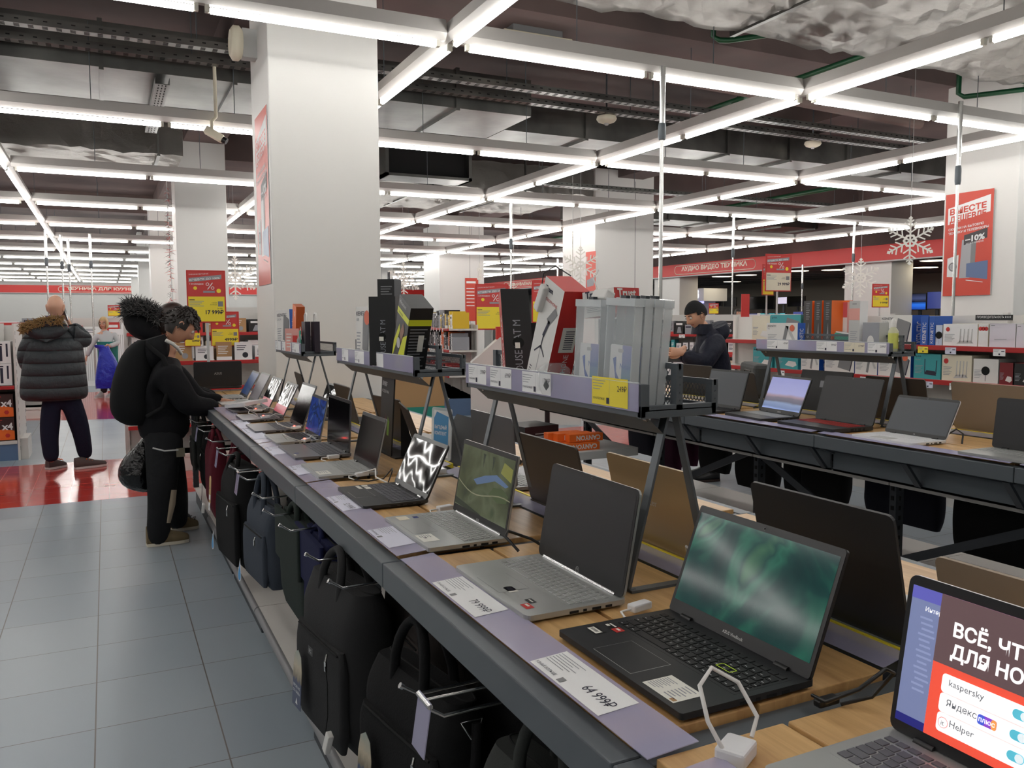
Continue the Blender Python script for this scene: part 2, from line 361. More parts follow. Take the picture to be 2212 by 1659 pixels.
DARKI = mat('dark_inside', (14, 15, 15), .9)
t = thing('air_intake', 'dark square air intake opening in a steel frame', 'air intake', (3.7, 11.7, 3.52)); b = MB()
for a, c in (((0, 0, 0), (1.35, .5, .04)), ((0, 0, .46), (1.35, .5, .5)), ((0, 0, 0), (.05, .5, .5)), ((1.3, 0, 0), (1.35, .5, .5))): b.box(a, c, GALV)
b.build('frame', t); MB().box((.05, .1, .04), (1.3, .48, .46), DARKI).build('opening', t)
for q in (.1, 1.25): MB().bar((q, .2, .5), (q, .2, .9), .02, .02, GALV).build('hanger', t)
def tray(label, p0, p1, w=.1, z=3.8):
    t = thing('cable_tray', label, 'cable tray', (p0[0], p0[1], z)); d = Vector((p1[0]-p0[0], p1[1]-p0[1], 0)); L = d.length; M = RZ(math.atan2(d.y, d.x)); b = MB(M)
    b.box((0, -w/2, 0), (L, w/2, .004), GALV); b.box((0, -w/2-.003, 0), (L, -w/2, .06), GALV); b.box((0, w/2, 0), (L, w/2+.003, .06), GALV)
    for i in range(int(L/.1)):
        b.box((.04+.1*i, -w/2-.005, .03), (.07+.1*i, -w/2-.003, .04), DARKI)
        for q in (-.03, 0, .03): b.box((.03+.1*i, q-.005, -.002), (.07+.1*i, q+.005, 0), DARKI)
    b.build('channel', t)
    for i in range(int(L/1.6)): MB(M).tube([(.8+1.6*i, 0, .01), (.8+1.6*i, 0, .78 if z > 3.65 else .11)], .005, STEEL, 5).build('threaded_rod', t)
tray('perforated cable tray, front one of the crosswise pair', (-8, 7.85), (11, 7.85)); tray('perforated cable tray, rear one of the crosswise pair', (-8, 8.3), (11, 8.3))
tray('short lengthwise perforated tray under the wide duct', (.55, 8.4), (.55, 10.6), .12, 3.6)
tray('cable tray with cables crossing beyond the narrower duct', (6.2, 12.6), (14, 12.6), .2, 3.7)
def pipe(label, pts, r, m, cat='pipe', name='sprinkler_pipe'):
    return tag(MB().tube(pts, r, m, 8).build(name), label, cat)
GREEN = mat('green_pipe_paint', (16, 74, 44), .4)
pipe('thin green sprinkler pipe dropping beside the foil duct', [(5.0, 6.1, 4.3), (5.0, 6.1, 3.97), (5.04, 6.06, 3.93), (5.1, 6.0, 3.92), (5.5, 5.5, 3.92)], .025, GREEN)
pipe('long green sprinkler pipe running lengthwise over the tables', [(6.7, 5.4, 3.98), (6.7, 8.4, 3.98)], .03, GREEN)
pipe('green pipe with an upward bend near the right column', [(8.6, 6.3, 4.15), (8.6, 6.3, 3.92), (8.64, 6.26, 3.88), (9.0, 5.7, 3.88)], .028, GREEN)
pipe('thick green main pipe crossing above the right column', [(8.2, 5.75, 3.98), (16, 5.75, 3.98)], .06, GREEN)
pipe('green main pipe crossing behind the middle column', [(6, 11.2, 3.95), (15, 11.2, 3.95)], .05, GREEN)
pipe('lengthwise green pipe at the far side of the hall', [(13, 9, 4.0), (13, 24, 4.0)], .05, GREEN)
pipe('thick pale pipe sagging across the ceiling over the cable trays', [(2.2, 6.95, 3.93), (4, 7.0, 3.9), (6.5, 7.05, 3.86), (9, 7.1, 3.8)], .07, mat('lagging', (118, 100, 94), .8), name='lagged_pipe')
t = thing('cassette_air_conditioner', 'cream ceiling cassette air conditioner above the lamps', 'air conditioner', (3.36, 7.02, 4.06)); b = MB(); b.box((0, 0, 0), (.72, .3, .03), CREAM); b.build('panel', t, bevel=.01)
MB().box((.06, .2, -.006), (.5, .25, 0), DARKI).build('air_slot', t); MB().box((.1, .02, .03), (.62, .28, .09), MGREY).build('casing', t)
for lab, p in (('round white smoke detector under the rear cable tray', (5.35, 8.42, 3.74)), ('round white ceiling speaker near the green pipes', (9.2, 9.0, 3.9))):
    t = thing('smoke_detector', lab, 'detector', p); MB().lathe([(.11, .06), (.12, .03), (.1, 0), (.05, -.02)], CREAM, n=18).build('housing', t); MB().lathe([(.03, -.02), (.02, -.04)], LGREY, n=10).build('sensor_cap', t)
    MB().tube([(0, 0, .06), (0, 0, 4.6-p[2])], .01, STEEL).build('stem', t)
t = thing('surveillance_camera', 'beige bullet surveillance camera hanging from a bent pipe', 'camera', (.98, 8.35, 3.18)); b = MB(frame((0, 0, 0), (.8, -.35, -.5), (0, 1, 0)))
b.box((-.09, -.035, -.035), (.09, .035, .035), CREAM); b.build('body', t, bevel=.008); MB(frame((0, 0, 0), (.8, -.35, -.5), (0, 1, 0))).tube([(.09, 0, 0), (.13, 0, 0)], .03, BLACK, 12).build('lens', t)
MB().tube([(-.02, 0, .03), (-.02, 0, .12), (.02, 0, .16), (.02, 0, .62)], .016, CREAM).build('mounting_pipe', t)
t = thing('wall_speaker', 'white round speaker fixed at the top of the front column', 'speaker', (1.05, 6.35, 3.42)); b = MB(RY(-PI/2)); b.lathe([(.1, .1), (.12, .12), (.12, .16), (.09, .18)], CREAM, n=20); b.build('cabinet', t); MB().box((-.1, -.05, -.1), (0, .05, .1), LGREY).build('bracket', t)
POLEM = mat('pole_steel', (206, 206, 204), .25, .85)
def pole(label, x, y, z0, z1=3.28, r=.018):
    t = thing('cable_pole', label, 'pole', (x, y, z0)); h = z1-z0
    MB().tube([(0, 0, 0), (0, 0, h*.8)], r*.8, POLEM, 10).build('lower_tube', t); MB().tube([(0, 0, h*.8), (0, 0, h)], r*1.25, POLEM, 10).build('upper_tube', t)
    MB().lathe([(r*1.35, h*.78), (r*1.6, h*.79), (r*1.6, h*.82), (r*1.35, h*.83)], STEEL, n=10).build('collar', t)
pole('bright steel cable pole rising from the second laptop table', 3.72, 5.10, .888)
pole('steel cable pole rising just in front of the right column', 7.12, 5.19, 0, 3.42)
for i, (lab, px, y) in enumerate((('thin steel pole left of the middle column', 1105, 11.75), ('thin steel pole before the audio video sign', 1580, 11.75), ('thin steel pole beside the hall column with snowflake', 1838, 11.75), ('thin steel pole in front of the televisions', 1730, 16),
        ('thin steel pole behind the bald man', 110, 19), ('second thin steel pole behind the bald man', 143, 20), ('third thin steel pole near the kitchen sign', 158, 21), ('thin steel pole next to the woman with the sack', 205, 19.5), ('short steel pole before the far household sign', 1205, 22))):
    a = math.atan((px-1106)/FPX)+.453867; pole(lab, y*math.tan(a), y, 0, 3.24 if i != 3 else 2.8, .014+.0004*y)
# ---------------------------------------------------------------- paper snowflakes
SNOW = mat('snowflake_white', (238, 236, 228), .6)
def snowflake(label, c, r, rz, z_top=4.6):
    t = thing('snowflake', label, 'snowflake', c, rz, 'hanging snowflakes'); b = MB(RX(PI/2)); w = r*.07
    def arm(x0, y0, x1, y1, ww):
        d = Vector((x1-x0, y1-y0)); L = d.length; d.normalize(); n = Vector((-d.y, d.x))*ww/2
        b.prism([(x0-n.x, y0-n.y), (x1-n.x, y1-n.y), (x1+n.x, y1+n.y), (x0+n.x, y0+n.y)], -.004, .004, SNOW)
    for k in range(6):
        a = PI/6+k*PI/3+PI/6*0; u = lambda q, s=0: (q*math.cos(a+PI/3*0)-s*math.sin(a), q*math.sin(a)+s*math.cos(a))
        arm(0, 0, *u(r), w)
        for q, l in ((.35, .26), (.6, .24), (.8, .13)):
            for sg in (1, -1): arm(*u(q*r), *u((q+l*.75)*r, sg*l*r), w*.8)
        e = u(r*.98); b.prism([(e[0]+w*1.3*math.cos(PI/2*i+a), e[1]+w*1.3*math.sin(PI/2*i+a)) for i in range(4)], -.005, .005, SNOW)
    b.ring(0, 0, r*.2, r*.3, SNOW, T(0, 0, .005), 6); b.ring(0, 0, r*.3, r*.2, SNOW, T(0, 0, -.005), 6)
    b.build('flake', t); MB().tube([(0, 0, r), (0, 0, z_top-c[2])], .003, LGREY, 4).build('hanging_thread', t)
def at(px, py, Y):
    v = CR*((px-1106)/FPX)+CD*((py-829.5)/FPX)+CF; v = v*(Y/v.y); return (v.x, v.y, v.z+CAMH)
def atx(px, py, X):
    v = CR*((px-1106)/FPX)+CD*((py-829.5)/FPX)+CF; v = v*(X/v.x); return (v.x, v.y, v.z+CAMH)
def atz(px, py, Z):
    v = CR*((px-1106)/FPX)+CD*((py-829.5)/FPX)+CF; v = v*((Z-CAMH)/v.z); return (v.x, v.y, v.z+CAMH)
snowflake('large white snowflake hanging left of the red poster column', at(1966, 520, 6.6), .26, -.75)
snowflake('white snowflake hanging before the hall column', at(1859, 600, 11), .34, -.7)
snowflake('white snowflake hanging before the middle column', at(1254, 575, 12), .31, -.5)
snowflake('white snowflake seen edge on left of the middle column', at(1237, 545, 11), .36, 1.05)
snowflake('far white snowflake right of the second column', at(508, 600, 20), .48, -.1)
snowflake('far white snowflake right of the front column', at(872, 605, 20), .42, -.2)
snowflake('far white snowflake above the household appliance racks', at(1110, 638, 18), .28, -.3)
snowflake('white snowflake seen edge on beside the far seamed column', at(1036, 592, 16), .22, .9)
# ---------------------------------------------------------------- display tables
TZ = .885          # top of the oak boards
def laptop_table(label, x0, W, y0, y1, plinth=True, side_shelf=True, posts=True):
    """one metre module: steel rails round loose oak boards, posts and a low white shelf"""
    t = thing('display_table', label, 'table', (x0, y0, 0), 0, 'laptop display tables'); L = y1-y0; h = W/2
    for nm, a, c in (('front_rail', (0, .002, .815), (.047, L-.002, .876)), ('rear_rail', (W-.047, .002, .815), (W, L-.002, .876))): MB().box(a, c, STEEL).build(nm, t, bevel=.003)
    b = MB(); b.box((.047, -.024, .82), (W-.047, .024, .874), STEEL); b.build('cross_bar', t, bevel=.003)
    b = MB(); b.box((.047, .03, .80), (W-.047, L-.03, .815), DSTEEL); b.build('board_support', t)
    g = .006
    for a, c in ((.05, .265), (.275, h-.035), (h+.035, W-.275), (W-.265, W-.05)): MB().box((a, .028, .86), (c, L-.028, TZ), WOOD).build('oak_board', t, bevel=.002)
    b = MB(); b.box((h-.034, .03, .86), (h+.034, L-.03, TZ-.004), DSTEEL); b.build('centre_channel', t)
    b = MB(); b.add([(h-.032, .03, TZ+.004), (h+.026, .03, TZ+.016), (h+.026, L-.03, TZ+.016), (h-.032, L-.03, TZ+.004)], [(0, 1, 2, 3)], STRIP); b.box((h+.026, .03, TZ), (h+.033, L-.03, TZ+.018), YELLOW); b.build('centre_price_strip', t)
    for p in (0, L):
        if posts and (p == 0 or y1 in (5.87, 6.1)):
            b = MB(); b.box((h-.03, p-.02, .08), (h+.03, p+.02, .82), DSTEEL)
            for k in range(13): b.box((h-.034, p-.008, .13+.052*k), (h+.034, p+.008, .152+.052*k), DARKI); b.box((h-.008, p-.0215, .13+.052*k), (h+.008, p+.0215, .152+.052*k), DARKI)
            b.build('post', t)
        if p == 0 or L < .9:
            for s in (-1, 1): MB().bar((h+s*.03, p, .62), (h+s*(h-.06), p, .81), .03, .02, STEEL).build('bracket', t)
    b = MB(); b.box((.02, .003, .11), (W-.02, L-.003, .13), SHELFW); b.build('low_shelf', t)
    for s, nm in ((0, 'front_lip'), (1, 'rear_lip')):
        x = 0 if s == 0 else W; b = MB(); r = .022
        b.loft([[(x+(1 if s == 0 else -1)*(.02-r*math.sin(q)), yy, .108+r*math.cos(q)) for q in [PI*i/6 for i in range(7)]] for yy in (.004, L-.004)], MGREY); b.build(nm, t)
    if plinth: MB().box((.03, .01, 0), (.13, L-.07, .1), DSTEEL).build('plinth', t, bevel=.003)
    MB().box((W-.13, .01, 0), (W-.03, L-.02, .1), DSTEEL).build('plinth', t, bevel=.003)
    return t
YB = [-.13, .87, 1.86, 2.87, 3.87, 4.87, 5.87]; T1X, T1W = .565, 1.135
where = ['nearest section beside the camera', 'section carrying the black laptop', 'section carrying the two silver laptops', 'section with the dark folding laptop', 'middle section with cable lit laptops', 'far section where people stand']
for i in range(6): laptop_table('grey steel and oak laptop table, left row, %s' % where[i], T1X, T1W, YB[i], YB[i+1], plinth=i != 3)
t = thing('display_table', 'narrow grey steel and oak table end squeezed beside the front column', 'table', (T1X, 5.87, 0), 0, 'laptop display tables')
for nm, a, c in (('front_rail', (0, .002, .815), (.047, 1.08, .876)), ('rear_rail', (.43, .002, .815), (.475, 1.08, .876)), ('end_rail', (.047, 1.04, .815), (.43, 1.08, .876))): MB().box(a, c, STEEL).build(nm, t, bevel=.003)
for a, c in ((.05, .235), (.245, .427)): MB().box((a, .01, .82), (c, 1.038, TZ), WOOD).build('oak_board', t, bevel=.002)
b = MB(); b.box((.02, .003, .11), (.46, 1.2, .13), SHELFW); b.build('low_shelf', t); MB().box((.03, .01, 0), (.44, 1.1, .1), DSTEEL).build('plinth', t)
b = MB(); b.box((.01, 1.045, .13), (.05, 1.085, .82), DSTEEL)
for k in range(13): b.box((.007, 1.057, .15+.048*k), (.053, 1.073, .17+.048*k), LGREY)
b.build('perforated_post', t); MB().box((.4, 1.045, .13), (.44, 1.085, .82), DSTEEL).build('perforated_post', t)
T2X, T2W = 3.1, 1.2; YB2 = [-.02, .98, 1.98, 2.98, 4.0, 5.06, 6.1]
where2 = ['nearest section outside the picture edge', 'section with the red logo laptop', 'section with the white laptop', 'section with the desert wallpaper laptop', 'section hidden behind the plastic cases', 'far end section above orange boxes']
for i in range(1, 6):
    t = laptop_table('grey steel and oak laptop table, right row, %s' % where2[i], T2X, T2W, YB2[i], YB2[i+1])
    L = YB2[i+1]-YB2[i]; h = T2W/2
    b = MB(); b.box((.125, .01, .69), (.135, L-.01, .80), STEEL); b.box((.125, .01, .69), (.3, L-.01, .70), STEEL); b.build('recessed_apron', t)
    for yy in (.04, L*.5): MB().bar((.02, yy, .812), (.118, yy, .70), .03, .012, DSTEEL).build('corner_bracket', t)
    b = MB(); b.box((h-.06, .004, .575), (h-.045, L-.004, .607), SHELFW); b.build('pale_back_rail', t, bevel=.002)
    q = (0, L) if i % 2 else (L, 0)
    MB().bar((h-.04, q[0], .16), (h-.04, q[1], .62), .014, .045, DSTEEL).build('diagonal_brace', t)
# ---------------------------------------------------------------- price film and tags on the front edges
def price_strip(label, x, y0, y1, cards, z=TZ, tilt=.06, wd=.082, m=None):
    """a lilac film pocket lying on the front board; y runs away from the camera, cards are read from the aisle"""
    t = thing('price_strip', label, 'price strip', (x, y0, z+.002), 0, 'lilac price strips'); L = y1-y0
    M = T(0, 0, .001) @ RY(-tilt)
    MB(M).box((0, 0, 0), (wd, L, .0012), m or STRIP).build('film_pocket', t)
    for k, (c0, c1, price, col) in enumerate(cards):
        # local card frame: x to the reader's right (-Y), y away from the reader (+X)
        b = MB(M @ frame((.004, c1-y0, .0018), (0, -1, 0), (1, 0, 0))); w = c1-c0; h = wd-.012
        b.rect(0, 0, w, h, col); mid = .5*w; D = T(0, 0, .0004)
        for r in range(6): b.rect(.004, h-.012-.006*r, .004+(w*.4)*(.9-.12*(r % 3)), h-.0105-.006*r, GREY2, D)
        b.text('УЗНАЙ БОЛЬШЕ', .004, .008, .006, INK, D, wid=w*.3); b.rect(.38*w, .004, .38*w+.013, .017, MGREY, D)
        if price: b.text(price, w-.01, .022, .019, INK, D, al='R', wid=min(.45*w, .075))
        b.build('price_card', t)
    return t
LILAC = mat('lilac_card_strip', (150, 146, 178), .3); PC2 = mat('card_lilac', (216, 216, 232), .5)
x = T1X+.035
price_strip('long lilac price strip with 64 999 and 79 999 price cards before the black laptop', x, .84, 1.83, [(.965, 1.175, '64 999₽', PAPER), (1.40, 1.63, '79 999₽', PAPER)])
price_strip('lilac price strip before the laptop with the green and blue picture', x, 1.86, 2.84, [(1.93, 2.12, '', PC2), (2.37, 2.58, '52 999₽', PC2)])
price_strip('lilac price strip before the dark grey and silver sticker laptops', x, 2.86, 3.86, [(3.0, 3.2, '', PC2), (3.5, 3.72, '', PC2)])
price_strip('pale price strip full of paper before the blue screen laptop', x, 3.88, 4.86, [(4.0, 4.4, '', PC2), (4.42, 4.8, '', PC2)])
price_strip('short lilac price strip under the elbow of the young man', x, 4.88, 5.6, [])
price_strip('lilac price strip corner beside the laptop with the red screen', x, .1, .80, [])
for i in range(1, 6):
    price_strip('lilac price strip along the right table, %s one from the near end' % ORD[i-1], T2X+.003, YB2[i]+.02, YB2[i+1]-.02, [], tilt=.1, wd=.06, m=LILAC)
# ---------------------------------------------------------------- laptops
def wavy_glass():
    m, nt, b = nodes('gloss_dark_screen'); tc = N(nt, 'ShaderNodeTexCoord'); n = N(nt, 'ShaderNodeTexNoise', i_Scale=11.0, i_Detail=.0); nt.links.new(tc.outputs['Object'], n.inputs['Vector'])
    bp = N(nt, 'ShaderNodeBump', i_Strength=.6, i_Distance=.004); nt.links.new(n.outputs['Fac'], bp.inputs['Height']); nt.links.new(bp.outputs['Normal'], b.inputs['Normal'])
    b.inputs['Base Color'].default_value = lin((10, 10, 12)); b.inputs['Roughness'].default_value = .05; return m
SILVER = mat('silver_aluminium', (178, 180, 178), .36, .55); DSILV = mat('grey_aluminium', (112, 112, 116), .36, .5); CHAR = mat('charcoal_shell', (38, 39, 41), .42)
GOLD = mat('gold_shell', (176, 154, 118), .36, .5); BRNSH = mat('brown_grey_shell', (72, 64, 58), .4, .35); BEIGE = mat('beige_shell', (146, 130, 112), .4, .4); PEARL = mat('pearl_white_shell', (226, 226, 228), .35)
KDARK = mat('black_keys', (26, 26, 28), .5); KSILV = mat('silver_keys', (168, 170, 168), .45, .2); KGREY = mat('grey_keys', (92, 92, 98), .5); KRED = mat('red_lit_keys', (150, 34, 30), .5)
BEZ = mat('bezel_black', (30, 30, 32), .35); OFF = mat('matte_dark_screen', (34, 34, 37), .42); OFFG = wavy_glass(); OFFB = mat('semi_gloss_screen', (9, 9, 12), .12, spec=.2)
OFFL = mat('grey_antiglare_screen', (70, 74, 80), .4); LEGEND = mat('key_legend', (214, 214, 214), .5); NEON = mat('yellow_green_key_edge', (206, 240, 60), .5)
STICK = mat('sticker_white', (232, 230, 220), .5); STICKB = mat('sticker_black', (20, 20, 22), .4); STICKN = mat('sticker_blue', (28, 50, 130), .4)
def aerial_screen(name, stops, em, scale, dist, rough=.18):
    m, nt, b = nodes(name); tc = N(nt, 'ShaderNodeTexCoord'); mp = N(nt, 'ShaderNodeMapping'); mp.inputs['Scale'].default_value = scale; nt.links.new(tc.outputs['Object'], mp.inputs['Vector'])
    n = N(nt, 'ShaderNodeTexNoise', i_Scale=1.0, i_Detail=3.0, i_Distortion=dist); nt.links.new(mp.outputs[0], n.inputs['Vector'])
    r = N(nt, 'ShaderNodeValToRGB'); nt.links.new(n.outputs['Fac'], r.inputs['Fac']); e = r.color_ramp.elements
    while len(e) < len(stops): e.new(.5)
    for k, (p, c) in enumerate(stops): e[k].position = p; e[k].color = lin(c)
    b.inputs['Base Color'].default_value = lin((8, 8, 10)); nt.links.new(r.outputs['Color'], b.inputs['Emission Color']); b.inputs['Emission Strength'].default_value = em
    b.inputs['Roughness'].default_value = rough; return m
GREENS = aerial_screen('green_wave_wallpaper', [(.3, (14, 50, 52)), (.45, (20, 70, 66)), (.55, (40, 110, 90)), (.62, (22, 76, 70)), (.75, (74, 130, 90))], .62, (4, 4, 4), 2.2, .1)
OLIVE = aerial_screen('olive_park_wallpaper', [(.3, (54, 62, 44)), (.5, (76, 84, 58)), (.62, (96, 104, 78)), (.75, (60, 74, 48))], .6, (8, 8, 8), 1.0)
BLUES = aerial_screen('blue_swirl_wallpaper', [(.3, (24, 40, 110)), (.48, (40, 70, 150)), (.55, (30, 44, 80)), (.66, (70, 100, 170)), (.75, (110, 100, 60))], .55, (7, 7, 7), 1.6)
MESA = grad_mat('desert_dusk_wallpaper', [(0, (130, 148, 196)), (.06, (96, 112, 150)), (.2, (112, 128, 160)), (.26, (84, 84, 100)), (.36, (98, 92, 106)), (.42, (136, 118, 130)), (.5, (134, 136, 178)), (1, (120, 124, 172))], .25, .75, 'Y', (2.2, .12))
EM = lambda n, c, s=.8: mat(n, c, .3, em=s)
def laptop(label, fx, yc, w, d, L, lean, rz=-90, z=TZ, deck=SILVER, keys=KSILV, lid=None, bez=BEZ, scr=OFF, th=.017, numpad=True, art=None, deckart=None, chin=.02, bx=.008, logo=None, rad=.012, legends=False, pad=True, keyrows=(.36, .86), backlogo=None, hinge=None, touch=None):
    """fx, yc: middle of the front edge; user sits at local -y; base wedge d deep, lid L tall leaning back by lean degrees"""
    rz = math.radians(rz); lean = math.radians(lean); lid = lid or deck
    t = thing('laptop', label, 'laptop', (fx-math.sin(rz)*d/2, yc+math.cos(rz)*d/2, z), rz, 'laptops on the display tables')
    b = MB(); lo = rrect(w-.012, d-.012, rad*.8); hi = rrect(w, d, rad)
    zf = lambda y: th-(.004 if y < 0 else 0)*1
    b.loft([[(p[0], p[1], .003) for p in lo], [(p[0], p[1], .007) for p in hi], [(p[0], p[1], th-.001) for p in hi]], deck, smooth=False); b.prism(hi, th-.001, th, deck)
    for s in (-1, 1):
        for q in (-1, 1): b.box((s*w*.4-.015, q*d*.4-.004, 0), (s*w*.4+.015, q*d*.4+.004, .004), BLACK)
    for k, (y0, y1) in enumerate(((-.02, .0), (.01, .018), (.03, .05), (.06, .075))): b.box((w/2-.002, y0, .007), (w/2+.0004, y1, th-.005), DARKI)
    base = b.build('base', t)
    k = MB(T(0, 0, th)); kx0, kx1 = -w/2+.018, w/2-.018; ky0, ky1 = -d/2+keyrows[0]*d+.02, -d/2+keyrows[1]*d
    k.box((kx0-.004, ky0-.004, -.001), (kx1+.004, ky1+.004, .0002), deck if keys is KSILV else (DSILV if deck is SILVER and keys is KDARK else deck)); rows = 6; rh = (ky1-ky0)/rows; LET = ['', 'QWERTYUIOP[]', 'ASDFGHJKL;', 'ZXCVBNM,.']
    for r in range(rows):
        y1 = ky1-r*rh; y0 = y1-rh*(.62 if r == 0 else .82); n = 18 if numpad else 14; u = (kx1-kx0)/n; x = kx0; c = 0
        while x < kx1-u*.3:
            wd = u
            if c == 0 and r in (2, 3, 4): wd = u*(1+.3*(r-1)*.7)
            if r == 5 and c == 3: wd = u*5
            wd = min(wd, kx1-x); k.box((x+.0012, y0, 0), (x+wd-.0022, y1, .0016), keys)
            if keys is KSILV: k.rect(x+.0012, y0, x+wd-.0022, y0+.0012, LEGEND, T(0, 0, .0017))
            if legends:
                if r >= 1 and r <= 5 and wd < u*1.6:
                    s = '`1234567890-='[c:c+1] if r == 1 else (LET[r-1][c-1:c] if r-1 < 4 and r > 1 and c > 0 else '')
                    if s: k.text(s, x+.004, y0+(y1-y0)*.5, .0045, LEGEND, T(0, 0, .0018))
                    else: k.rect(x+.004, y0+.004, x+.009, y0+.0055, LEGEND, T(0, 0, .0018))
            x += wd; c += 1
    if legends:
        ex = kx0+(kx1-kx0)*.72; ey = ky1-4*rh+.002
        for q in ((ex, ey, ex+.034, ey+.0018), (ex, ey+.0145, ex+.034, ey+.0163), (ex, ey, ex+.0018, ey+.0163), (ex+.0322, ey, ex+.034, ey+.0163)): k.rect(*q, NEON, T(0, 0, .0022))
    k.build('keyboard', base)
    if pad:
        pw, ph = (w*.31, d*.3) if touch is None else touch; px = -w*.06; py = -d/2+.012+ph/2
        p = MB(T(px, py, th)); p.rect(-pw/2-.0008, -ph/2-.0008, pw/2+.0008, ph/2+.0008, LGREY if deck is CHAR else DSILV, T(0, 0, .0002)); p.rect(-pw/2, -ph/2, pw/2, ph/2, deck if deck is not PEARL else LGREY, T(0, 0, .0004)); p.build('touchpad', base)
    if deckart: deckart(base, w, d, th)
    hy = d/2-.012; M = T(0, hy, th-.002) @ frame((0, 0, 0), (1, 0, 0), (0, math.sin(lean), math.cos(lean)))
    lt = .0062; b = MB(M); o = rrect(w, L, rad, cx=0, cy=L/2+.003)
    b.prism(o, -lt, -.0012, lid); b.prism([(p[0]*.996, p[1]) for p in o], -.0012, 0, bez)
    if backlogo: b.text(backlogo, 0, L*.5, .018, LGREY, frame((0, 0, -lt-.0004), (-1, 0, 0), (0, 1, 0)), al='C')
    lo_ = b.build('lid', t)
    s = MB(M); s.rect(-w/2+bx, chin, w/2-bx, L-.010, scr, T(0, 0, .0004))
    if art: art(s, M, -w/2+bx, chin, w/2-bx, L-.010)
    sc = s.build('screen', lo_)
    c = MB(M); c.disc(0, L-.004, .0022, DARKI, T(0, 0, .0006), 10); c.ring(0, L-.004, .0022, .003, MGREY, T(0, 0, .0006), 10); c.build('webcam', lo_)
    if logo: MB(M).text(logo, 0, chin*.35, .0055, LGREY, T(0, 0, .0006), al='C', bold=.02).build('maker_logo', lo_)
    if hinge == 'bar': MB().tube([(-w*.42, hy+.003, th), (w*.42, hy+.003, th)], .006, CHROME if deck is SILVER else deck, 10).build('hinge', t)
    else:
        for q in (-.34, .34): MB().tube([(w*q-.014, hy, th), (w*q+.014, hy, th)], .0055, CHROME if hinge == 'clips' else BLACK, 8).build('hinge', t)
    return t
def sticker(base, name, x0, y0, x1, y1, th, m, extra=None):
    s = MB(T(0, 0, th+.0004)); s.rect(x0, y0, x1, y1, m)
    if extra: extra(s)
    return s.build(name, base)
def lines(s, x0, y0, x1, y1, n, m=GREY2):
    for i in range(n):
        y = y1-(y1-y0)*(i+.5)/n; s.rect(x0, y, x0+(x1-x0)*(.95-.25*((i*7) % 3)/2), y+(y1-y0)/n*.35, m, T(0, 0, .0003))
# ---- front row of the left table, nearest first
PLUM = EM('ad_plum', (92, 72, 74), .8); ADRED = EM('ad_red', (222, 78, 58), .85); ADWH = EM('ad_white', (240, 238, 238), .9); ADTX = EM('ad_grey_text', (90, 94, 100), .8); SIDEB = EM('desktop_blue', (112, 122, 160), .75); SIDED = EM('desktop_dark_blue', (30, 34, 110), .8); SIDEV = EM('desktop_violet', (88, 88, 168), .8); CYAN = EM('toggle_cyan', (84, 176, 196), .85); VIOL = EM('badge_violet', (130, 70, 190), .8); BADO = EM('badge_orange', (232, 150, 80), .8); BADB = EM('badge_blue', (70, 90, 200), .8)
def ad_art(s, M, x0, y0, x1, y1):
    W, H = x1-x0, y1-y0; z = lambda k: T(0, 0, .0006+.0003*k)
    s.rect(x0, y0, x0+W*.16, y1, SIDEB, z(0)); s.rect(x0, y1-H*.09, x0+W*.16, y1, SIDEV, z(1)); s.rect(x0, y0, x0+W*.16, y0+H*.06, SIDED, z(1))
    s.text('Интер', x0+.022, y1-H*.17, .006, ADWH, z(1))
    for i in range(14): s.rect(x0+.016+(i % 3)*.002, y1-H*(.22+.04*i), x0+.034+(i % 4)*.002, y1-H*(.205+.04*i), EM('desktop_text', (134, 144, 178), .75), z(1))
    ax = x0+W*.13; s.rect(ax, y0, x1, y1, ADRED, z(2)); s.rect(ax, y0+H*.52, x1, y1, PLUM, z(3))
    s.text('ВСЁ, ЧТО НУЖНО', ax+.022, y0+H*.715, .017, ADWH, z(4), bold=.03); s.text('ДЛЯ НОУТБУКА', ax+.022, y0+H*.565, .017, ADWH, z(4), bold=.03)
    for i, tx in enumerate(('kaspersky', 'Яндекс', 'Helper')):
        cy = y0+H*(.40-.135*i); s.flat(rrect(.118, .024, .005, cx=ax+.075, cy=cy), ADWH, z(4)); s.text(tx, ax+(.026 if i < 2 else .034), cy-.004, .0085, ADTX, z(5))
        s.flat(rrect(.021, .0115, .0055, cx=ax+.118, cy=cy), CYAN, z(5)); s.disc(ax+.1225, cy, .0052, EM('toggle_knob', (214, 224, 228), .85), z(6))
    cy = y0+H*.265; s.flat(rrect(.024, .012, .003, cx=ax+.08, cy=cy), VIOL, z(5)); s.flat(rrect(.009, .012, .003, cx=ax+.0725, cy=cy), BADB, z(6)); s.flat(rrect(.007, .012, .003, cx=ax+.0885, cy=cy), BADO, z(6)); s.text('плюс', ax+.0695, cy-.0025, .006, ADWH, z(7), bold=.02)
    cy = y0+H*.13; s.ring(ax+.025, cy, .0062, .0068, ADRED, z(5)); s.text('it', ax+.0225, cy-.0035, .0065, ADTX, z(5))
    s.text('В ПОДАРОК', ax+.165, y0+H*.46, .009, ADWH, z(4), bold=.02); s.text('ПРИ ПОКУПКЕ', ax+.165, y0+H*.40, .009, ADWH, z(4), bold=.02)
    for i in range(3): s.flat(rrect(.1, .024, .005, cx=ax+.215, cy=y0+H*(.265-.135*i)), ADWH, z(4))
laptop('silver laptop showing a red advertisement, nearest on the left table', .70, .572, .345, .235, .208, 9, keys=KGREY, scr=SIDEB, art=ad_art, chin=.018, lid=PEARL)
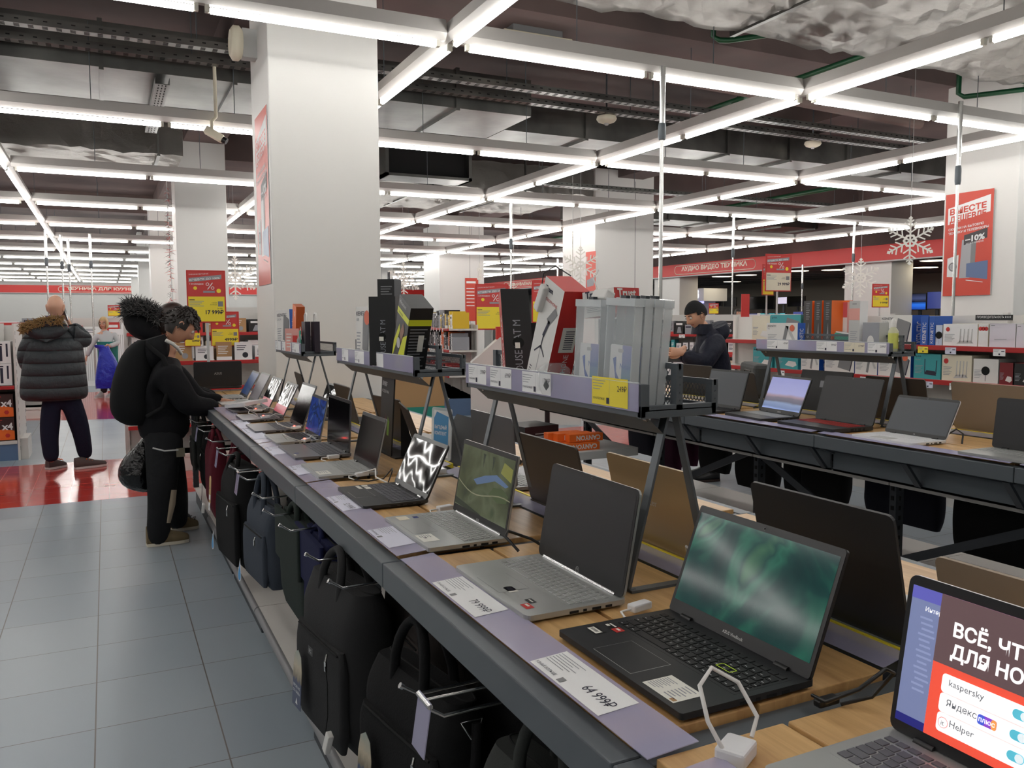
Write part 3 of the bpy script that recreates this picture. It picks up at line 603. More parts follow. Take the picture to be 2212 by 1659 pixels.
def black_deck(base, w, d, th):
    sticker(base, 'spec_sticker', w*.19, -d*.46, w*.41, -d*.24, th, STICK, lambda s: (lines(s, w*.2, -d*.44, w*.28, -d*.28, 9), lines(s, w*.31, -d*.44, w*.39, -d*.26, 7), s.rect(w*.37, -d*.45, w*.4, -d*.42, CARD, T(0, 0, .0003))))
    sticker(base, 'barcode_sticker', -w*.47, -d*.31, -w*.36, -d*.22, th, STICKB, lambda s: [s.rect(-w*.455, -d*.3, -w*.37, -d*.245, STICK, T(0, 0, .0003))]+[s.rect(-w*(.445-.008*i), -d*.285, -w*(.445-.008*i)+.0012, -d*.26, INK, T(0, 0, .0006)) for i in range(8)])
    sticker(base, 'processor_sticker', -w*.46, -d*.16, -w*.395, -d*.09, th, STICKB, lambda s: [s.rect(-w*.455, -d*.115, -w*.4, -d*.1, STICK, T(0, 0, .0003)), s.rect(-w*.455, -d*.15, -w*.43, -d*.125, STICK, T(0, 0, .0003))])
    sticker(base, 'graphics_sticker', -w*.39, -d*.16, -w*.335, -d*.09, th, RED, lambda s: s.rect(-w*.38, -d*.13, -w*.35, -d*.11, STICK, T(0, 0, .0003)))
laptop('black laptop with a green wave wallpaper and yellow edged enter key', .697, 1.072, .35, .25, .205, 21, deck=CHAR, keys=KDARK, scr=GREENS, legends=True, deckart=black_deck, logo='ASUS VivoBook', chin=.026, rad=.006)
def hp_deck(base, w, d, th):
    sticker(base, 'barcode_sticker', w*.02, -d*.36, w*.12, -d*.27, th, STICK, lambda s: [s.rect(w*(.035+.01*i), -d*.34, w*(.035+.01*i)+.0015, -d*.29, INK, T(0, 0, .0003)) for i in range(7)])
    sticker(base, 'processor_sticker', w*.26, -d*.33, w*.33, -d*.26, th, STICKB, lambda s: s.rect(w*.27, -d*.3, w*.32, -d*.285, STICK, T(0, 0, .0003)))
    sticker(base, 'graphics_sticker', w*.32, -d*.42, w*.4, -d*.34, th, RED, lambda s: s.rect(w*.33, -d*.385, w*.37, -d*.36, STICK, T(0, 0, .0003)))
def hp_art(s, M, x0, y0, x1, y1):
    s.ring(0, .013, .0058, .0066, LGREY, T(0, 0, .0006)); s.text('hp', -.0036, .0105, .0055, LGREY, T(0, 0, .0006))
laptop('large silver laptop with a blank matte screen and round maker badge', .677, 1.507, .355, .222, .215, 10.5, scr=OFF, deckart=hp_deck, art=hp_art, chin=.028, hinge='bar', rad=.014)
def park_art(s, M, x0, y0, x1, y1):
    W, H = x1-x0, y1-y0; q = lambda P: [(x0+W*a, y0+H*b) for a, b in P]
    s.flat(q([(.3, .5), (.5, .62), (.72, .7), (.95, .6), (.9, .56), (.7, .6), (.55, .52), (.38, .44)]), EM('lake_blue', (72, 92, 120), .62), T(0, 0, .0005))
    s.flat(q([(.62, .38), (.7, .5), (.85, .53), (.97, .45), (.95, .34), (.8, .3)]), EM('wood_patch', (58, 70, 44), .6), T(0, 0, .0005))
    s.flat(q([(.0, .02), (.0, .12), (.5, .02), (.55, .0), (.2, .0)]), EM('dark_hedge', (36, 44, 32), .6), T(0, 0, .0005))
    s.flat(q([(.78, .75), (.98, .66), (.98, .86), (.82, .92)]), EM('yellow_field', (106, 108, 50), .6), T(0, 0, .0005))
    for k in range(10): a = k/10; s.line(x0+W*a, y0+H*(.42-.1*math.sin(a*5)-.12*a), x0+W*(a+.11), y0+H*(.42-.1*math.sin((a+.11)*5)-.12*(a+.11)), .003, EM('garden_path', (112, 112, 90), .6), T(0, 0, .0006))
    for a in (.42, .6): s.flat(q([(a, .95), (a+.05, .95), (a+.03, .72)]), EM('dark_hedge', (36, 44, 32), .6), T(0, 0, .0005))
def asus_deck(base, w, d, th):
    sticker(base, 'spec_sticker', w*.14, -d*.46, w*.34, -d*.26, th, STICK, lambda s: (lines(s, w*.16, -d*.44, w*.24, -d*.3, 5), s.disc(w*.24, -d*.38, .004, INK, T(0, 0, .0003))))
    sticker(base, 'award_sticker', -w*.46, -d*.38, -w*.34, -d*.24, th, CREAM); sticker(base, 'processor_sticker', -w*.42, -d*.18, -w*.36, -d*.11, th, STICKN)
laptop('silver laptop displaying an olive park picture with a blue lake', .675, 2.018, .35, .215, .206, 10.5, scr=OLIVE, art=park_art, deckart=asus_deck, logo='ASUS', chin=.024, hinge='bar', rad=.006)
def fold_deck(base, w, d, th):
    for i, (a, c) in enumerate(((-.47, .08), (-.36, .1))): sticker(base, 'info_sticker', w*a, -d*.12, w*(a+c), -d*.02, th, STICK, lambda s: None)
    sticker(base, 'energy_sticker', -w*.47, -d*.22, -w*.3, -d*.16, th, STICK)
laptop('small black folding laptop with clip hinges and a glossy screen', .661, 2.51, .315, .205, .178, 25, deck=CHAR, keys=KGREY, scr=OFFG, numpad=False, deckart=fold_deck, hinge='clips', bx=.006, th=.016)
def sil_deck(base, w, d, th): sticker(base, 'white_sticker', w*.14, -d*.45, w*.38, -d*.24, th, STICK, lambda s: lines(s, w*.16, -d*.42, w*.3, -d*.28, 4))
laptop('silver laptop with white sticker beside its touchpad and smeared black screen', .648, 3.02, .30, .215, .192, 13, scr=OFFB, deckart=sil_deck, bx=.005, rad=.008)
def dk_deck(base, w, d, th): sticker(base, 'processor_sticker', w*.18, -d*.42, w*.24, -d*.34, th, STICKN); sticker(base, 'maker_sticker', w*.27, -d*.46, w*.35, -d*.42, th, STICK)
laptop('dark grey laptop with an upright black screen', .657, 3.50, .37, .228, .215, 3, deck=DSILV, keys=KGREY, scr=OFFB, deckart=dk_deck, rad=.008)
laptop('silver laptop with dark keyboard and deep blue wallpaper', .662, 3.915, .31, .205, .19, 13, keys=KDARK, scr=BLUES, bx=.005, rad=.008)
laptop('grey laptop with a tall black screen behind the blue wallpaper one', .641, 4.36, .32, .24, .225, 20, deck=DSILV, keys=KGREY, scr=OFFB, bx=.005)
def pink_art(s, M, x0, y0, x1, y1): s.rect(x0, y0, x1, y0+(y1-y0)*.27, EM('pink_banner', (170, 70, 84), .5), T(0, 0, .0006))
laptop('grey laptop with pink lower screen band and wavy lamp reflections', .655, 4.85, .31, .22, .205, 27, deck=DSILV, keys=KGREY, scr=OFFG, art=pink_art, bx=.005)
laptop('grey laptop under the white router with wavy lamp reflections', .66, 5.33, .31, .22, .205, 26, deck=DSILV, keys=KSILV, scr=OFFG, art=pink_art, bx=.005)
laptop('silver laptop being typed on at the far table end', .655, 5.80, .33, .225, .21, 28, keys=KSILV, scr=EM('dim_purple_screen', (34, 16, 34), .6), bx=.005)
laptop('silver laptop with dim blue screen, last at the narrow table end', .655, 6.22, .31, .225, .2, 30, keys=KSILV, scr=EM('dim_blue_screen', (14, 44, 84), .7), bx=.005)
laptop('black laptop turned away showing its lid with maker name', .78, 7.12, .36, .235, .2, 4, rz=180, deck=CHAR, keys=KDARK, z=.905, backlogo='ASUS')
# ---- rear row of the left table: lids towards the camera
laptop('beige laptop seen from behind at the picture corner', 1.36, .63, .37, .22, .2, 14, rz=90, deck=BEIGE, keys=KDARK)
laptop('large black laptop seen from behind next to the green wallpaper one', 1.405, 1.075, .33, .235, .235, 13, rz=90, deck=SILVER, lid=CHAR, keys=KSILV, rad=.012)
laptop('gold laptop seen from behind across the riser foot', 1.41, 1.61, .335, .235, .215, 13, rz=90, deck=GOLD, keys=KDARK, backlogo='acer')
laptop('dark brown laptop seen from behind the green picture laptop', 1.38, 2.05, .36, .235, .215, 14, rz=90, deck=BRNSH, keys=KSILV)
laptop('plain grey laptop seen from behind near the second riser', 1.40, 2.56, .34, .225, .225, 4, rz=90, deck=DSILV, keys=KSILV)
laptop('dark laptop seen from behind the clear sign holder', 1.36, 3.2, .32, .215, .205, 20, rz=78, deck=BRNSH, keys=KDARK)
laptop('dark laptop seen from behind left of its twin', 1.38, 3.62, .31, .215, .205, 16, rz=96, deck=BRNSH, keys=KDARK)
laptop('brown grey laptop seen from behind the black game stand', 1.38, 4.4, .33, .215, .2, 14, rz=90, deck=BRNSH, keys=KDARK)
laptop('thin dark laptop lid standing open before the front column', 1.33, 5.28, .33, .215, .215, 12, rz=86, deck=CHAR, keys=KDARK)
t = thing('tent_laptop', 'silver folding laptop propped open like a tent near the column', 'laptop', (1.2, 4.78, TZ), 0, 'laptops on the display tables')
for nm, m, s in (('screen_half', OFFG, -1), ('keyboard_half', DSILV, 1)):
    b = MB(frame((s*.085, 0, 0), (0, 1, 0), (-s*.36, 0, 1))); b.prism(rrect(.3, .2, .01, cy=.1), -.006, 0, SILVER); b.rect(-.14, .01, .14, .19, m, T(0, 0, .0006)); b.rect(-.14, .01, .14, .19, m, T(0, 0, -.0066)); b.build(nm, t)
t = thing('tent_laptop', 'dark folding laptop in tent pose with its keyboard facing up', 'laptop', (1.3, 2.98, TZ), RZ(0).to_euler().z, 'laptops on the display tables')
b = MB(frame((-.12, 0, .002), (0, -1, 0), (.5, 0, .86))); b.prism(rrect(.3, .2, .01, cy=.1), 0, .007, CHAR); b.build('screen_half', t)
b = MB(frame((.12, 0, .002), (0, 1, 0), (-.75, 0, .66))); b.prism(rrect(.3, .21, .01, cy=.105), 0, .014, CHAR); kb = b.build('keyboard_half', t); k = MB(frame((.12, 0, .002), (0, 1, 0), (-.75, 0, .66)))
for r in range(6):
    for c in range(14): k.box((-.135+.0193*c, .03+.02*r, .014), (-.135+.0193*c+.017, .047+.02*r, .0155), LGREY)
k.build('keyboard', kb)
# ---- right table
laptop('grey screen laptop with a diagonal yellow reflection behind the wire tray', 3.16, 4.02, .36, .24, .235, 16, deck=CHAR, keys=KDARK, scr=OFFL, rz=-92)
def mesa_deck(base, w, d, th): sticker(base, 'processor_sticker', w*.28, -d*.42, w*.36, -d*.36, th, STICKB)
laptop('black gaming laptop with a dusk desert wallpaper', 3.17, 3.575, .35, .255, .225, 22, rz=-97, deck=CHAR, keys=KSILV, scr=MESA, th=.022, chin=.026, logo='LENOVO', deckart=mesa_deck)
laptop('wide black gaming laptop with red keys and blank screen', 3.15, 3.10, .39, .275, .24, 17, rz=-92, deck=CHAR, keys=KRED, scr=OFF, th=.024, chin=.03)
laptop('white laptop with grey blank screen', 3.13, 2.62, .335, .225, .195, 27, rz=-92, deck=PEARL, keys=PEARL, scr=OFFL, bx=.005, logo='hp')
def red_logo(s, M, x0, y0, x1, y1): s.rect(-.012, .012, .012, .016, RED, T(0, 0, .0006))
laptop('silver laptop with red logo below its dark screen at picture edge', 3.12, 2.05, .37, .235, .21, 7, keys=KSILV, scr=OFF, chin=.024, art=red_logo)
laptop('gold beige laptop seen from behind the white laptop', 4.02, 2.52, .40, .25, .235, 10, rz=90, deck=GOLD, lid=BEIGE, keys=KDARK)
laptop('dark brown laptop seen from behind the red keyed laptop', 4.02, 3.05, .37, .24, .235, 12, rz=90, deck=BRNSH, keys=KDARK)
laptop('dark laptop seen from behind beyond the grey screen laptop', 4.02, 4.72, .38, .24, .22, 12, rz=90, deck=CHAR, keys=KDARK)
laptop('thin black laptop lid standing behind the wire tray', 3.98, 4.25, .36, .24, .2, 12, rz=90, deck=CHAR, keys=KDARK)
# ---------------------------------------------------------------- risers with wire baskets, and cartons
def riser(label, x, y0, y1, z=TZ, cards=(), wd=.19):
    """A-frame legs of flat bar carrying a two-sided basket; x is the face on the left aisle"""
    t = thing('display_riser', label, 'display riser', (x, y0, z), 0, 'basket risers on the tables'); L = y1-y0; h = 1.262-TZ; c = wd/2
    b = MB(); b.box((0, 0, h), (wd, L, h+.004), STEEL)
    for a, e in (((0, 0, h-.012), (.012, L, h+.01)), ((wd-.012, 0, h-.012), (wd, L, h+.01)), ((0, 0, h-.014), (wd, .012, h+.012)), ((0, L-.012, h-.014), (wd, L, h+.012))): b.box(a, e, STEEL)
    b.build('basket_floor', t, bevel=.001)
    MB().add([(.012, .01, h-.004), (c-.03, .01, h-.05), (c-.03, L-.01, h-.05), (.012, L-.01, h-.004)], [(0, 1, 2, 3)], STEEL).build('sloped_underside', t)
    def mesh(x_, z0, z1):
        m = MB(); m.box((x_-.003, 0, z1-.012), (x_+.003, L, z1), STEEL); m.box((x_-.003, 0, z0), (x_+.003, L, z0+.008), STEEL)
        for e in (0, L-.02): m.box((x_-.008, e, z0), (x_+.008, e+.02, z1), STEEL)
        H = z1-z0; n = int(L/.011)
        for i in range(n):
            y = .011*i; y2 = min(y+H*.7, L)
            if y2-y > .01: m.add([(x_, y, z0), (x_, y+.0028, z0), (x_, y2+.0028, z0+(y2-y)/.7), (x_, y2, z0+(y2-y)/.7)], [(0, 1, 2, 3)], STEEL); m.add([(x_, L-y, z0), (x_, L-y-.0028, z0), (x_, L-y2-.0028, z0+(y2-y)/.7), (x_, L-y2, z0+(y2-y)/.7)], [(0, 1, 2, 3)], STEEL)
        return m
    mesh(c, h, h+.095).build('centre_mesh', t); mesh(wd-.004, h, h+.06).build('rear_mesh', t)
    for e in (0, L-.02): MB().box((0, e, h), (.02, e+.02, h+.055), STEEL).build('corner_post', t)
    F = MB(); F.box((-.004, .004, h), (-.0025, L-.004, h+.058), STRIP); F.tube([(-.003, .004, h+.058), (-.003, L-.004, h+.058)], .002, CLEARE, 5); F.build('price_film', t)
    for k, (c0, c1, price, col) in enumerate(cards):
        b = MB(frame((-.0046, L*(1-c0), h+.003), (0, -1, 0), (0, 0, 1))); w = L*(c1-c0); q = .052 if col is not YELLOW else .06
        b.rect(0, 0, w, q, col); D = T(0, 0, .0004)
        b.text('УЗНАЙ БОЛЬШЕ', .004, .011, .005, INK, D, wid=w*.34); b.rect(w*.42, .004, w*.42+.011, .017, INK, D); b.rect(w*.5, .002, w*.5+.0006, q-.002, GREY2, D)
        for r in range(4): b.rect(.004, q-.009-.006*r, .004+w*(.36-.05*r), q-.0075-.006*r, GREY2, D)
        if price: b.text(price, w-.004, q*.55, .012, INK, D, al='R', wid=min(w*.4, .035))
        b.build('price_card', t)
    for e in (.03, L-.05):
        for s in (-1, 1): MB().bar((c+s*.012, e, h-.01), (c+s*.105, e, .012), .022, .006, STEEL).build('leg', t)
        b = MB(); b.tube([(c-.105, e, .014), (c-.098, e, .005), (c-.085, e, .004)], .004, STEEL, 6); b.box((c-.1, e-.011, .0005), (c+.1, e+.011, .006), STEEL); b.build('foot_bar', t)
        MB().tube([(c-.06, e-.006, h-.018), (c-.06, e+.006, h-.018)], .006, CHROME, 8).build('bolt', t)
    return t
riser('basket riser with plastic cases and a yellow 249 price card', .955, 1.37, 2.265, cards=[(.03, .17, '599₽', PAPER), (.2, .35, '699₽', PAPER), (.42, .59, '1799₽', PAPER), (.8, .955, '249₽', YELLOW)])
riser('basket riser with a tilted yellow headset carton', .955, 2.73, 3.80, cards=[(.1, .2, '', PAPER), (.3, .43, '', PAPER), (.52, .68, '', PAPER)])
riser('small far basket riser before the front white column', .955, 4.58, 5.34, cards=[(.02, .25, '', PAPER), (.3, .45, '', PAPER), (.5, .66, '', PAPER), (.7, .95, '', PAPER)])
riser('basket riser on the right table holding the mouse cartons', 3.58, 2.95, 3.92, cards=[(.1, .28, '499₽', PAPER), (.5, .65, '999₽', PAPER), (.7, .84, '1799₽', CREAM), (.86, .98, '2099₽', PAPER)])
def carton(name, label, cat, o, size, R=I4, front=WHITE, side=None, top=None, art=None, sideart=None, group=None, bev=.0012):
    """o: bottom centre; size: (width seen, depth, height). local -y is the printed face, +x its right-hand spine"""
    w, d, h = size; side = side or front; top = top or side; M = T(*o) @ R
    b = MB(M); x, y = w/2, d/2
    P = [(-x, -y, 0), (x, -y, 0), (x, y, 0), (-x, y, 0), (-x, -y, h), (x, -y, h), (x, y, h), (-x, y, h)]
    for q, m in (((0, 1, 5, 4), front), ((1, 2, 6, 5), side), ((2, 3, 7, 6), front), ((3, 0, 4, 7), side), ((4, 5, 6, 7), top), ((0, 3, 2, 1), side)): b.add(P, [q], m)
    if art: f = MB(M @ frame((-x, -y-.0005, 0), (1, 0, 0), (0, 0, 1))); art(f, w, h); join(b, f)
    if sideart: f = MB(M @ frame((x+.0005, -y, 0), (0, 1, 0), (0, 0, 1))); sideart(f, d, h); join(b, f)
    ob = b.build(name, None); return tag(ob, label, cat, group)
def join(b, f):
    n = len(b.v); b.v += f.v
    for q, mi, s in zip(f.f, f.mi, f.sm): b.f.append(tuple(n+i for i in q)); b.mi.append(b.k(f.ms[mi])); b.sm.append(s)
Z1 = 1.268; LEFT = RZ(-PI/2)       # LEFT: printed face towards the left aisle, spine towards the camera
D1, D2 = T(0, 0, .0004), T(0, 0, .0008)
def mouse_mat(f, w, h):
    f.text('MOUSE MAT M', 0, 0, .022, GREY2, D1 @ T(w*.62, h*.04, 0) @ RZ(PI/2), wid=h*.62); f.disc(w*.5, h*.42, .016, DARKI, D2); f.rect(w*.38, h*.36, w*.55, h*.42, STICK, D2 @ T(0, 0, .0004))
def gaming_spine(f, w, h): f.text('GAMING GEAR', 0, 0, .014, WHITE, D1 @ T(w*.75, h*.04, 0) @ RZ(PI/2), bold=.03, wid=h*.7)
BLK = mat('black_carton', (26, 26, 27), .45)
TILT = lambda a, s=0: LEFT @ RY(a) @ RX(s)
MATR = RZ(-.3) @ RX(-.42)
t_ = carton('mouse_mat_carton', 'long black mouse mat carton with red spine leaning in the near riser', 'carton', (1.0, 2.0, Z1), (.078, .045, .28), MATR, BLK, BLK, art=mouse_mat)
f = MB(T(1.0, 2.0, Z1) @ MATR @ frame((-.0396, .0225, 0), (0, -1, 0), (0, 0, 1))); f.rect(0, 0, .045, .28, RED); gaming_spine(f, .045, .28); f.build('red_spine', t_)
def mic_art(f, w, h):
    f.text('Trust', .012, h*.9, .012, INK, D1, bold=.03); f.text('MICROPHONE', .012, h*.82, .008, RED, D1)
    f.line(.055, h*.66, .085, h*.8, .02, MGREY, D1); f.line(.046, h*.52, .062, h*.68, .01, INK, D1); f.line(.045, h*.4, .048, h*.54, .004, INK, D1)
    f.line(.018, h*.34, .045, h*.43, .004, INK, D1); f.line(.07, h*.36, .045, h*.43, .004, INK, D1); f.line(.045, h*.1, .045, h*.4, .001, INK, D1); lines(f, .01, h*.05, .022, h*.2, 6, INK)
def mic_spine(f, w, h):
    f.text('MICROPHONE', 0, 0, .014, WHITE, D1 @ T(w*.7, h*.03, 0) @ RZ(PI/2), wid=h*.4); f.rect(w*.25, h*.45, w*.85, h*.68, STICK, D1)
    for k in range(9): f.rect(w*.4, h*(.48+.02*k), w*.75, h*(.488+.02*k), INK, D2)
carton('microphone_carton', 'white and red microphone carton leaning beside the plastic cases', 'carton', (1.0, 1.86, Z1), (.1, .07, .29), TILT(.42), WHITE, RED, art=mic_art, sideart=mic_spine)
def cube_art(f, w, h):
    f.text('Trust', .01, h*.72, .016, INK, D1, bold=.03); lines(f, .012, h*.15, w*.6, h*.42, 4)
    for k in range(8): f.rect(w*(.72+.025*k), h*.68, w*(.73+.025*k), h*.88, INK, D1)
def cube_side(f, w, h): f.text('Trust', .01, h*.62, .02, WHITE, D1, bold=.03)
carton('plain_carton', 'grey carton standing hidden behind the plastic cases', 'carton', (1.095, 1.64, Z1), (.12, .07, .18), LEFT, GREY2, LGREY, art=lambda f, w, h: lines(f, w*.1, h*.2, w*.8, h*.8, 5, LGREY))
carton('webcam_carton', 'white and red square carton balanced on top of the microphone carton', 'carton', (1.06, 1.64, 1.455), (.1, .085, .06), LEFT @ RZ(.25) @ RY(-.1), WHITE, RED, top=RED, art=cube_art, sideart=cube_side)
def netac(label, o, R):
    t = thing('plastic_case', label, 'plastic case', o, 0, 'clear security cases'); t.rotation_euler = R.to_euler()
    for nm, a, c, m in (('front_pane', (-.052, -.011, 0), (.052, -.0095, .22), CLEAR), ('back_pane', (-.052, .0095, 0), (.052, .011, .22), CLEAR), ('side_pane', (-.052, -.0095, 0), (-.05, .0095, .22), CLEARE), ('side_pane', (.05, -.0095, 0), (.052, .0095, .22), CLEARE), ('cap', (-.054, -.0125, .208), (.054, .0125, .224), CLEARE)): MB().box(a, c, m).build(nm, t)
    MB().box((-.01, -.005, .224), (.01, .005, .23), DSTEEL).build('lock', t)
    b = MB(frame((-.04, -.003, .006), (1, 0, 0), (0, 0, 1))); b.prism(rrect(.08, .12, .006, cx=.04, cy=.06), -.001, 0, PAPER); b.rect(.046, 0, .08, .12, EM_CARD, T(0, 0, .0004))
    b.flat([(.012, .09), (.024, .094), (.026, .062), (.046, .04), (.046, .012), (.038, .03), (.024, .05)], BLUE, T(0, 0, .0006)); b.flat([(.024, .016), (.036, .028), (.044, .004), (.028, .002)], BLUE, T(0, 0, .0006))
    b.flat(rrect(.02, .008, .003, cx=.04, cy=.108), LGREY, T(0, 0, .0006)); b.text('Netac', .04, .07, .012, BLUE, T(0, 0, .0008)); b.build('drive_card', t)
EM_CARD = grad_mat('blue_photo_print', [(0, (60, 80, 110)), (.4, (80, 140, 170)), (.7, (110, 130, 190)), (1, (150, 150, 200))], .4, 0, 'Z', (3, .4))
for k, (lab, dx, y, a) in enumerate((('clear security case with a flash drive card, farther of the front pair', 0, 1.60, .03), ('clear security case with a flash drive card, nearer of the front pair', 0, 1.475, .05), ('clear security case second in the leaning stack', .024, 1.475, .06), ('clear security case third in the leaning stack', .046, 1.475, .075), ('clear security case at the back of the leaning stack', .068, 1.475, .09))):
    netac(lab, (.972+dx, y, Z1), LEFT @ RY(a) @ RX(-.03))
t = thing('blister_pack', 'clear blister pack with a dark earphone beside the microphone carton', 'blister pack', (.972, 1.76, Z1)); MB().lathe([(.03, 0), (.04, .02), (.04, .06), (.02, .075)], CLEAR, n=14).build('blister', t); MB().lathe([(.02, .004), (.026, .02), (.02, .04)], DARKI, n=12).build('earphone', t)
t = thing('security_tag', 'white security tag hanging on the square webcam carton', 'security tag', (1.0, 1.585, 1.50)); MB(RY(.5)).box((-.012, -.03, -.012), (.012, .03, .012), WHITE).build('tag_body', t, bevel=.004); MB().tube([(0, .02, .01), (0, .04, .04), (.02, .05, .06)], .0015, WHITE).build('tag_loop', t)
t = thing('security_tag', 'long white security tag with a black loop on the microphone carton', 'security tag', (.96, 1.80, 1.50)); MB(RX(.6)).box((-.01, -.012, -.035), (.01, .012, .035), WHITE).build('tag_body', t, bevel=.004); MB().tube([(0, 0, .03), (0, -.01, .06), (.01, -.05, .075), (.03, -.09, .05)], .0015, BLACK).build('tag_loop', t)
def router_art(txt, sub, dev, badge):
    def a(f, w, h):
        f.text(txt, w*.05, h*.84, h*.075, INK, D1, bold=.01); f.text(sub, w*.05, h*.74, h*.06, GREY2, D1); lines(f, w*.05, h*.2, w*.36, h*.55, 6)
        if dev == 'stand': f.flat([(w*.5, h*.12), (w*.62, h*.9), (w*.72, h*.88), (w*.6, h*.1)], MGREY, D1); f.flat([(w*.62, h*.9), (w*.72, h*.88), (w*.95, h*.3), (w*.86, h*.28)], LGREY, D1)
        elif dev == 'box': f.flat([(w*.45, h*.25), (w*.56, h*.9), (w*.95, h*.75), (w*.84, h*.12)], MGREY, D1); f.flat([(w*.84, h*.12), (w*.95, h*.75), (w*.97, h*.7), (w*.87, h*.08)], INK, D1)
        elif dev == 'ant': f.flat([(w*.4, h*.12), (w*.9, h*.16), (w*.8, h*.28), (w*.5, h*.26)], LGREY, D1); [f.line(w*(.5+.11*k), h*.2, w*(.52+.11*k), h*.78, w*.03, LGREY, D1) for k in range(4)]
        elif dev == 'router': f.flat([(w*.4, h*.2), (w*.85, h*.16), (w*.8, h*.34), (w*.48, h*.36)], INK, D1); f.line(w*.42, h*.25, w*.42, h*.8, w*.03, INK, D1); f.line(w*.83, h*.22, w*.86, h*.76, w*.03, INK, D1)
        elif dev == 'cube': f.flat([(w*.45, h*.2), (w*.8, h*.12), (w*.95, h*.22), (w*.9, h*.38), (w*.6, h*.4)], WHITE, D1)
        elif dev == 'cam': f.disc(w*.5, h*.52, h*.18, DARKI, D1); f.line(w*.5, h*.1, w*.5, h*.4, w*.02, INK, D1)
        elif dev == 'mouse': f.flat([(w*.5+w*.2*math.cos(q*.4), h*.36+h*.2*math.sin(q*.4)) for q in range(16)], WHITE, D1); f.rect(w*.4, h*.16, w*.62, h*.3, PINKP, D1)
        if badge: f.disc(w*.83, h*.8, h*.13, badge, D2); 
        if badge is RED: pass
    return a
spine = lambda s: (lambda f, w, h: f.text(s, 0, 0, w*.5, WHITE, D1 @ T(w*.75, h*.08, 0) @ RZ(PI/2), wid=h*.7))
ORB = mat('orange_badge', (222, 110, 80), .5)
carton('router_carton', 'white router carton with blue spine in the middle riser', 'carton', (1.0, 3.42, Z1), (.15, .06, .235), LEFT @ RZ(.1), WHITE, BLUE, top=LGREY, art=router_art('KEENETIC', 'AIR', 'box', ORB), sideart=spine('KEENETIC AIR'))
carton('mouse_mat_carton', 'upright black mouse mat carton beside the white router carton', 'carton', (.99, 3.17, Z1), (.11, .06, .27), LEFT @ RZ(.9), BLK, BLK, art=mouse_mat)
def dark_lines(f, w, h):
    for k in range(5): lines(f, w*.2, h*(.08+.18*k), w*.9, h*(.2+.18*k), 4, MGREY)
t_ = carton('keyboard_carton', 'tall dark carton with a hanging tab behind the white router carton', 'carton', (1.09, 3.42, Z1), (.075, .085, .35), LEFT @ RZ(.9), BLK, DSTEEL, art=dark_lines)
f = MB(T(1.09, 3.42, Z1+.35)); f.box((-.004, -.012, 0), (-.001, .012, .012), DSTEEL); f.box((-.004, -.012, .012), (-.001, -.006, .026), DSTEEL); f.box((-.004, .006, .012), (-.001, .012, .026), DSTEEL); f.box((-.004, -.012, .026), (-.001, .012, .032), DSTEEL); f.build('hanging_tab', t_)
YG = mat('acid_yellow', (214, 220, 44), .35); SGREY = mat('soot_print', (52, 54, 56), .4)
def head_art(f, w, h):
    f.flat([(0, 0), (w*.4, h*.55), (w*.3, h*.62), (0, h*.3)], YG, D1); f.flat([(w*.35, 0), (w*.9, 0), (w, h*.6), (w*.7, h*.5)], YG, D1); f.rect(0, h*.74, w, h*.83, YG, D1); f.text('Headset', w*.1, h*.9, .016, LGREY, D1)
    f.disc(w*.4, h*.35, .02, LGREY, D2); f.flat([(w*.4, h*.5), (w*.6, h*.7), (w*.75, h*.6), (w*.6, h*.4)], mat('skin_print', (150, 110, 90), .5), D2); f.text('THUNDER', w*.1, h*.76, .008, INK, D2)
def head_side(f, w, h): f.rect(0, h*.74, w, h*.83, YG, D1); lines(f, w*.1, h*.05, w*.9, h*.7, 14, MGREY); f.rect(w*.5, h*.35, w*.75, h*.6, STICK, D2)
carton('headset_carton', 'glossy grey and yellow headset carton tilted in the middle riser', 'carton', (1.0, 2.93, Z1+.008), (.13, .085, .26), TILT(.42), SGREY, BLK, art=head_art, sideart=head_side)
carton('router_carton', 'white router carton with blue spine in the far small riser', 'carton', (1.0, 5.18, Z1), (.15, .055, .24), LEFT @ RY(-.07) @ RZ(.35), WHITE, BLUE, art=router_art('KEENETIC', 'GIGA', 'box', None), sideart=spine('KEENETIC GIGA'))
carton('orange_carton', 'plain orange carton leaning in the far small riser', 'carton', (1.02, 4.99, Z1), (.1, .05, .27), TILT(.2), ORANGE, mat('dark_orange', (170, 80, 30), .5), art=lambda f, w, h: f.flat([(w*.5, h*.85), (w*.66, h*.9), (w*.62, h*.8), (w*.75, h*.83), (w*.6, h*.74)], WHITE, D1))
carton('speaker_carton', 'small red and white carton in front of the orange one', 'carton', (.985, 4.86, Z1), (.12, .06, .13), LEFT @ RZ(.5), PINKP, RED, art=lambda f, w, h: (lines(f, w*.1, h*.1, w*.5, h*.8, 5, WHITE), f.rect(w*.55, h*.2, w*.9, h*.7, RED, D1)))
t = thing('price_tag_pack', 'teal hang tag on a dark earphone in the far small riser', 'hang tag', (.975, 4.70, Z1)); MB(LEFT).box((-.022, -.002, .005), (.022, .002, .12), mat('teal_tag', (52, 156, 130), .5)).build('tag', t); MB().lathe([(.02, .0), (.035, .02), (.035, .07), (.02, .09)], MGREY, T(.02, .02, 0), 12).build('earphone_cup', t); MB().tube([(0, 0, .12), (.0, -.01, .14), (0, -.02, .1), (0, -.03, .07)], .002, WHITE).build('string', t)
t = thing('handled_pack', 'dark packs with white carrying loops in the far small riser', 'pack', (1.0, 4.64, Z1)); 
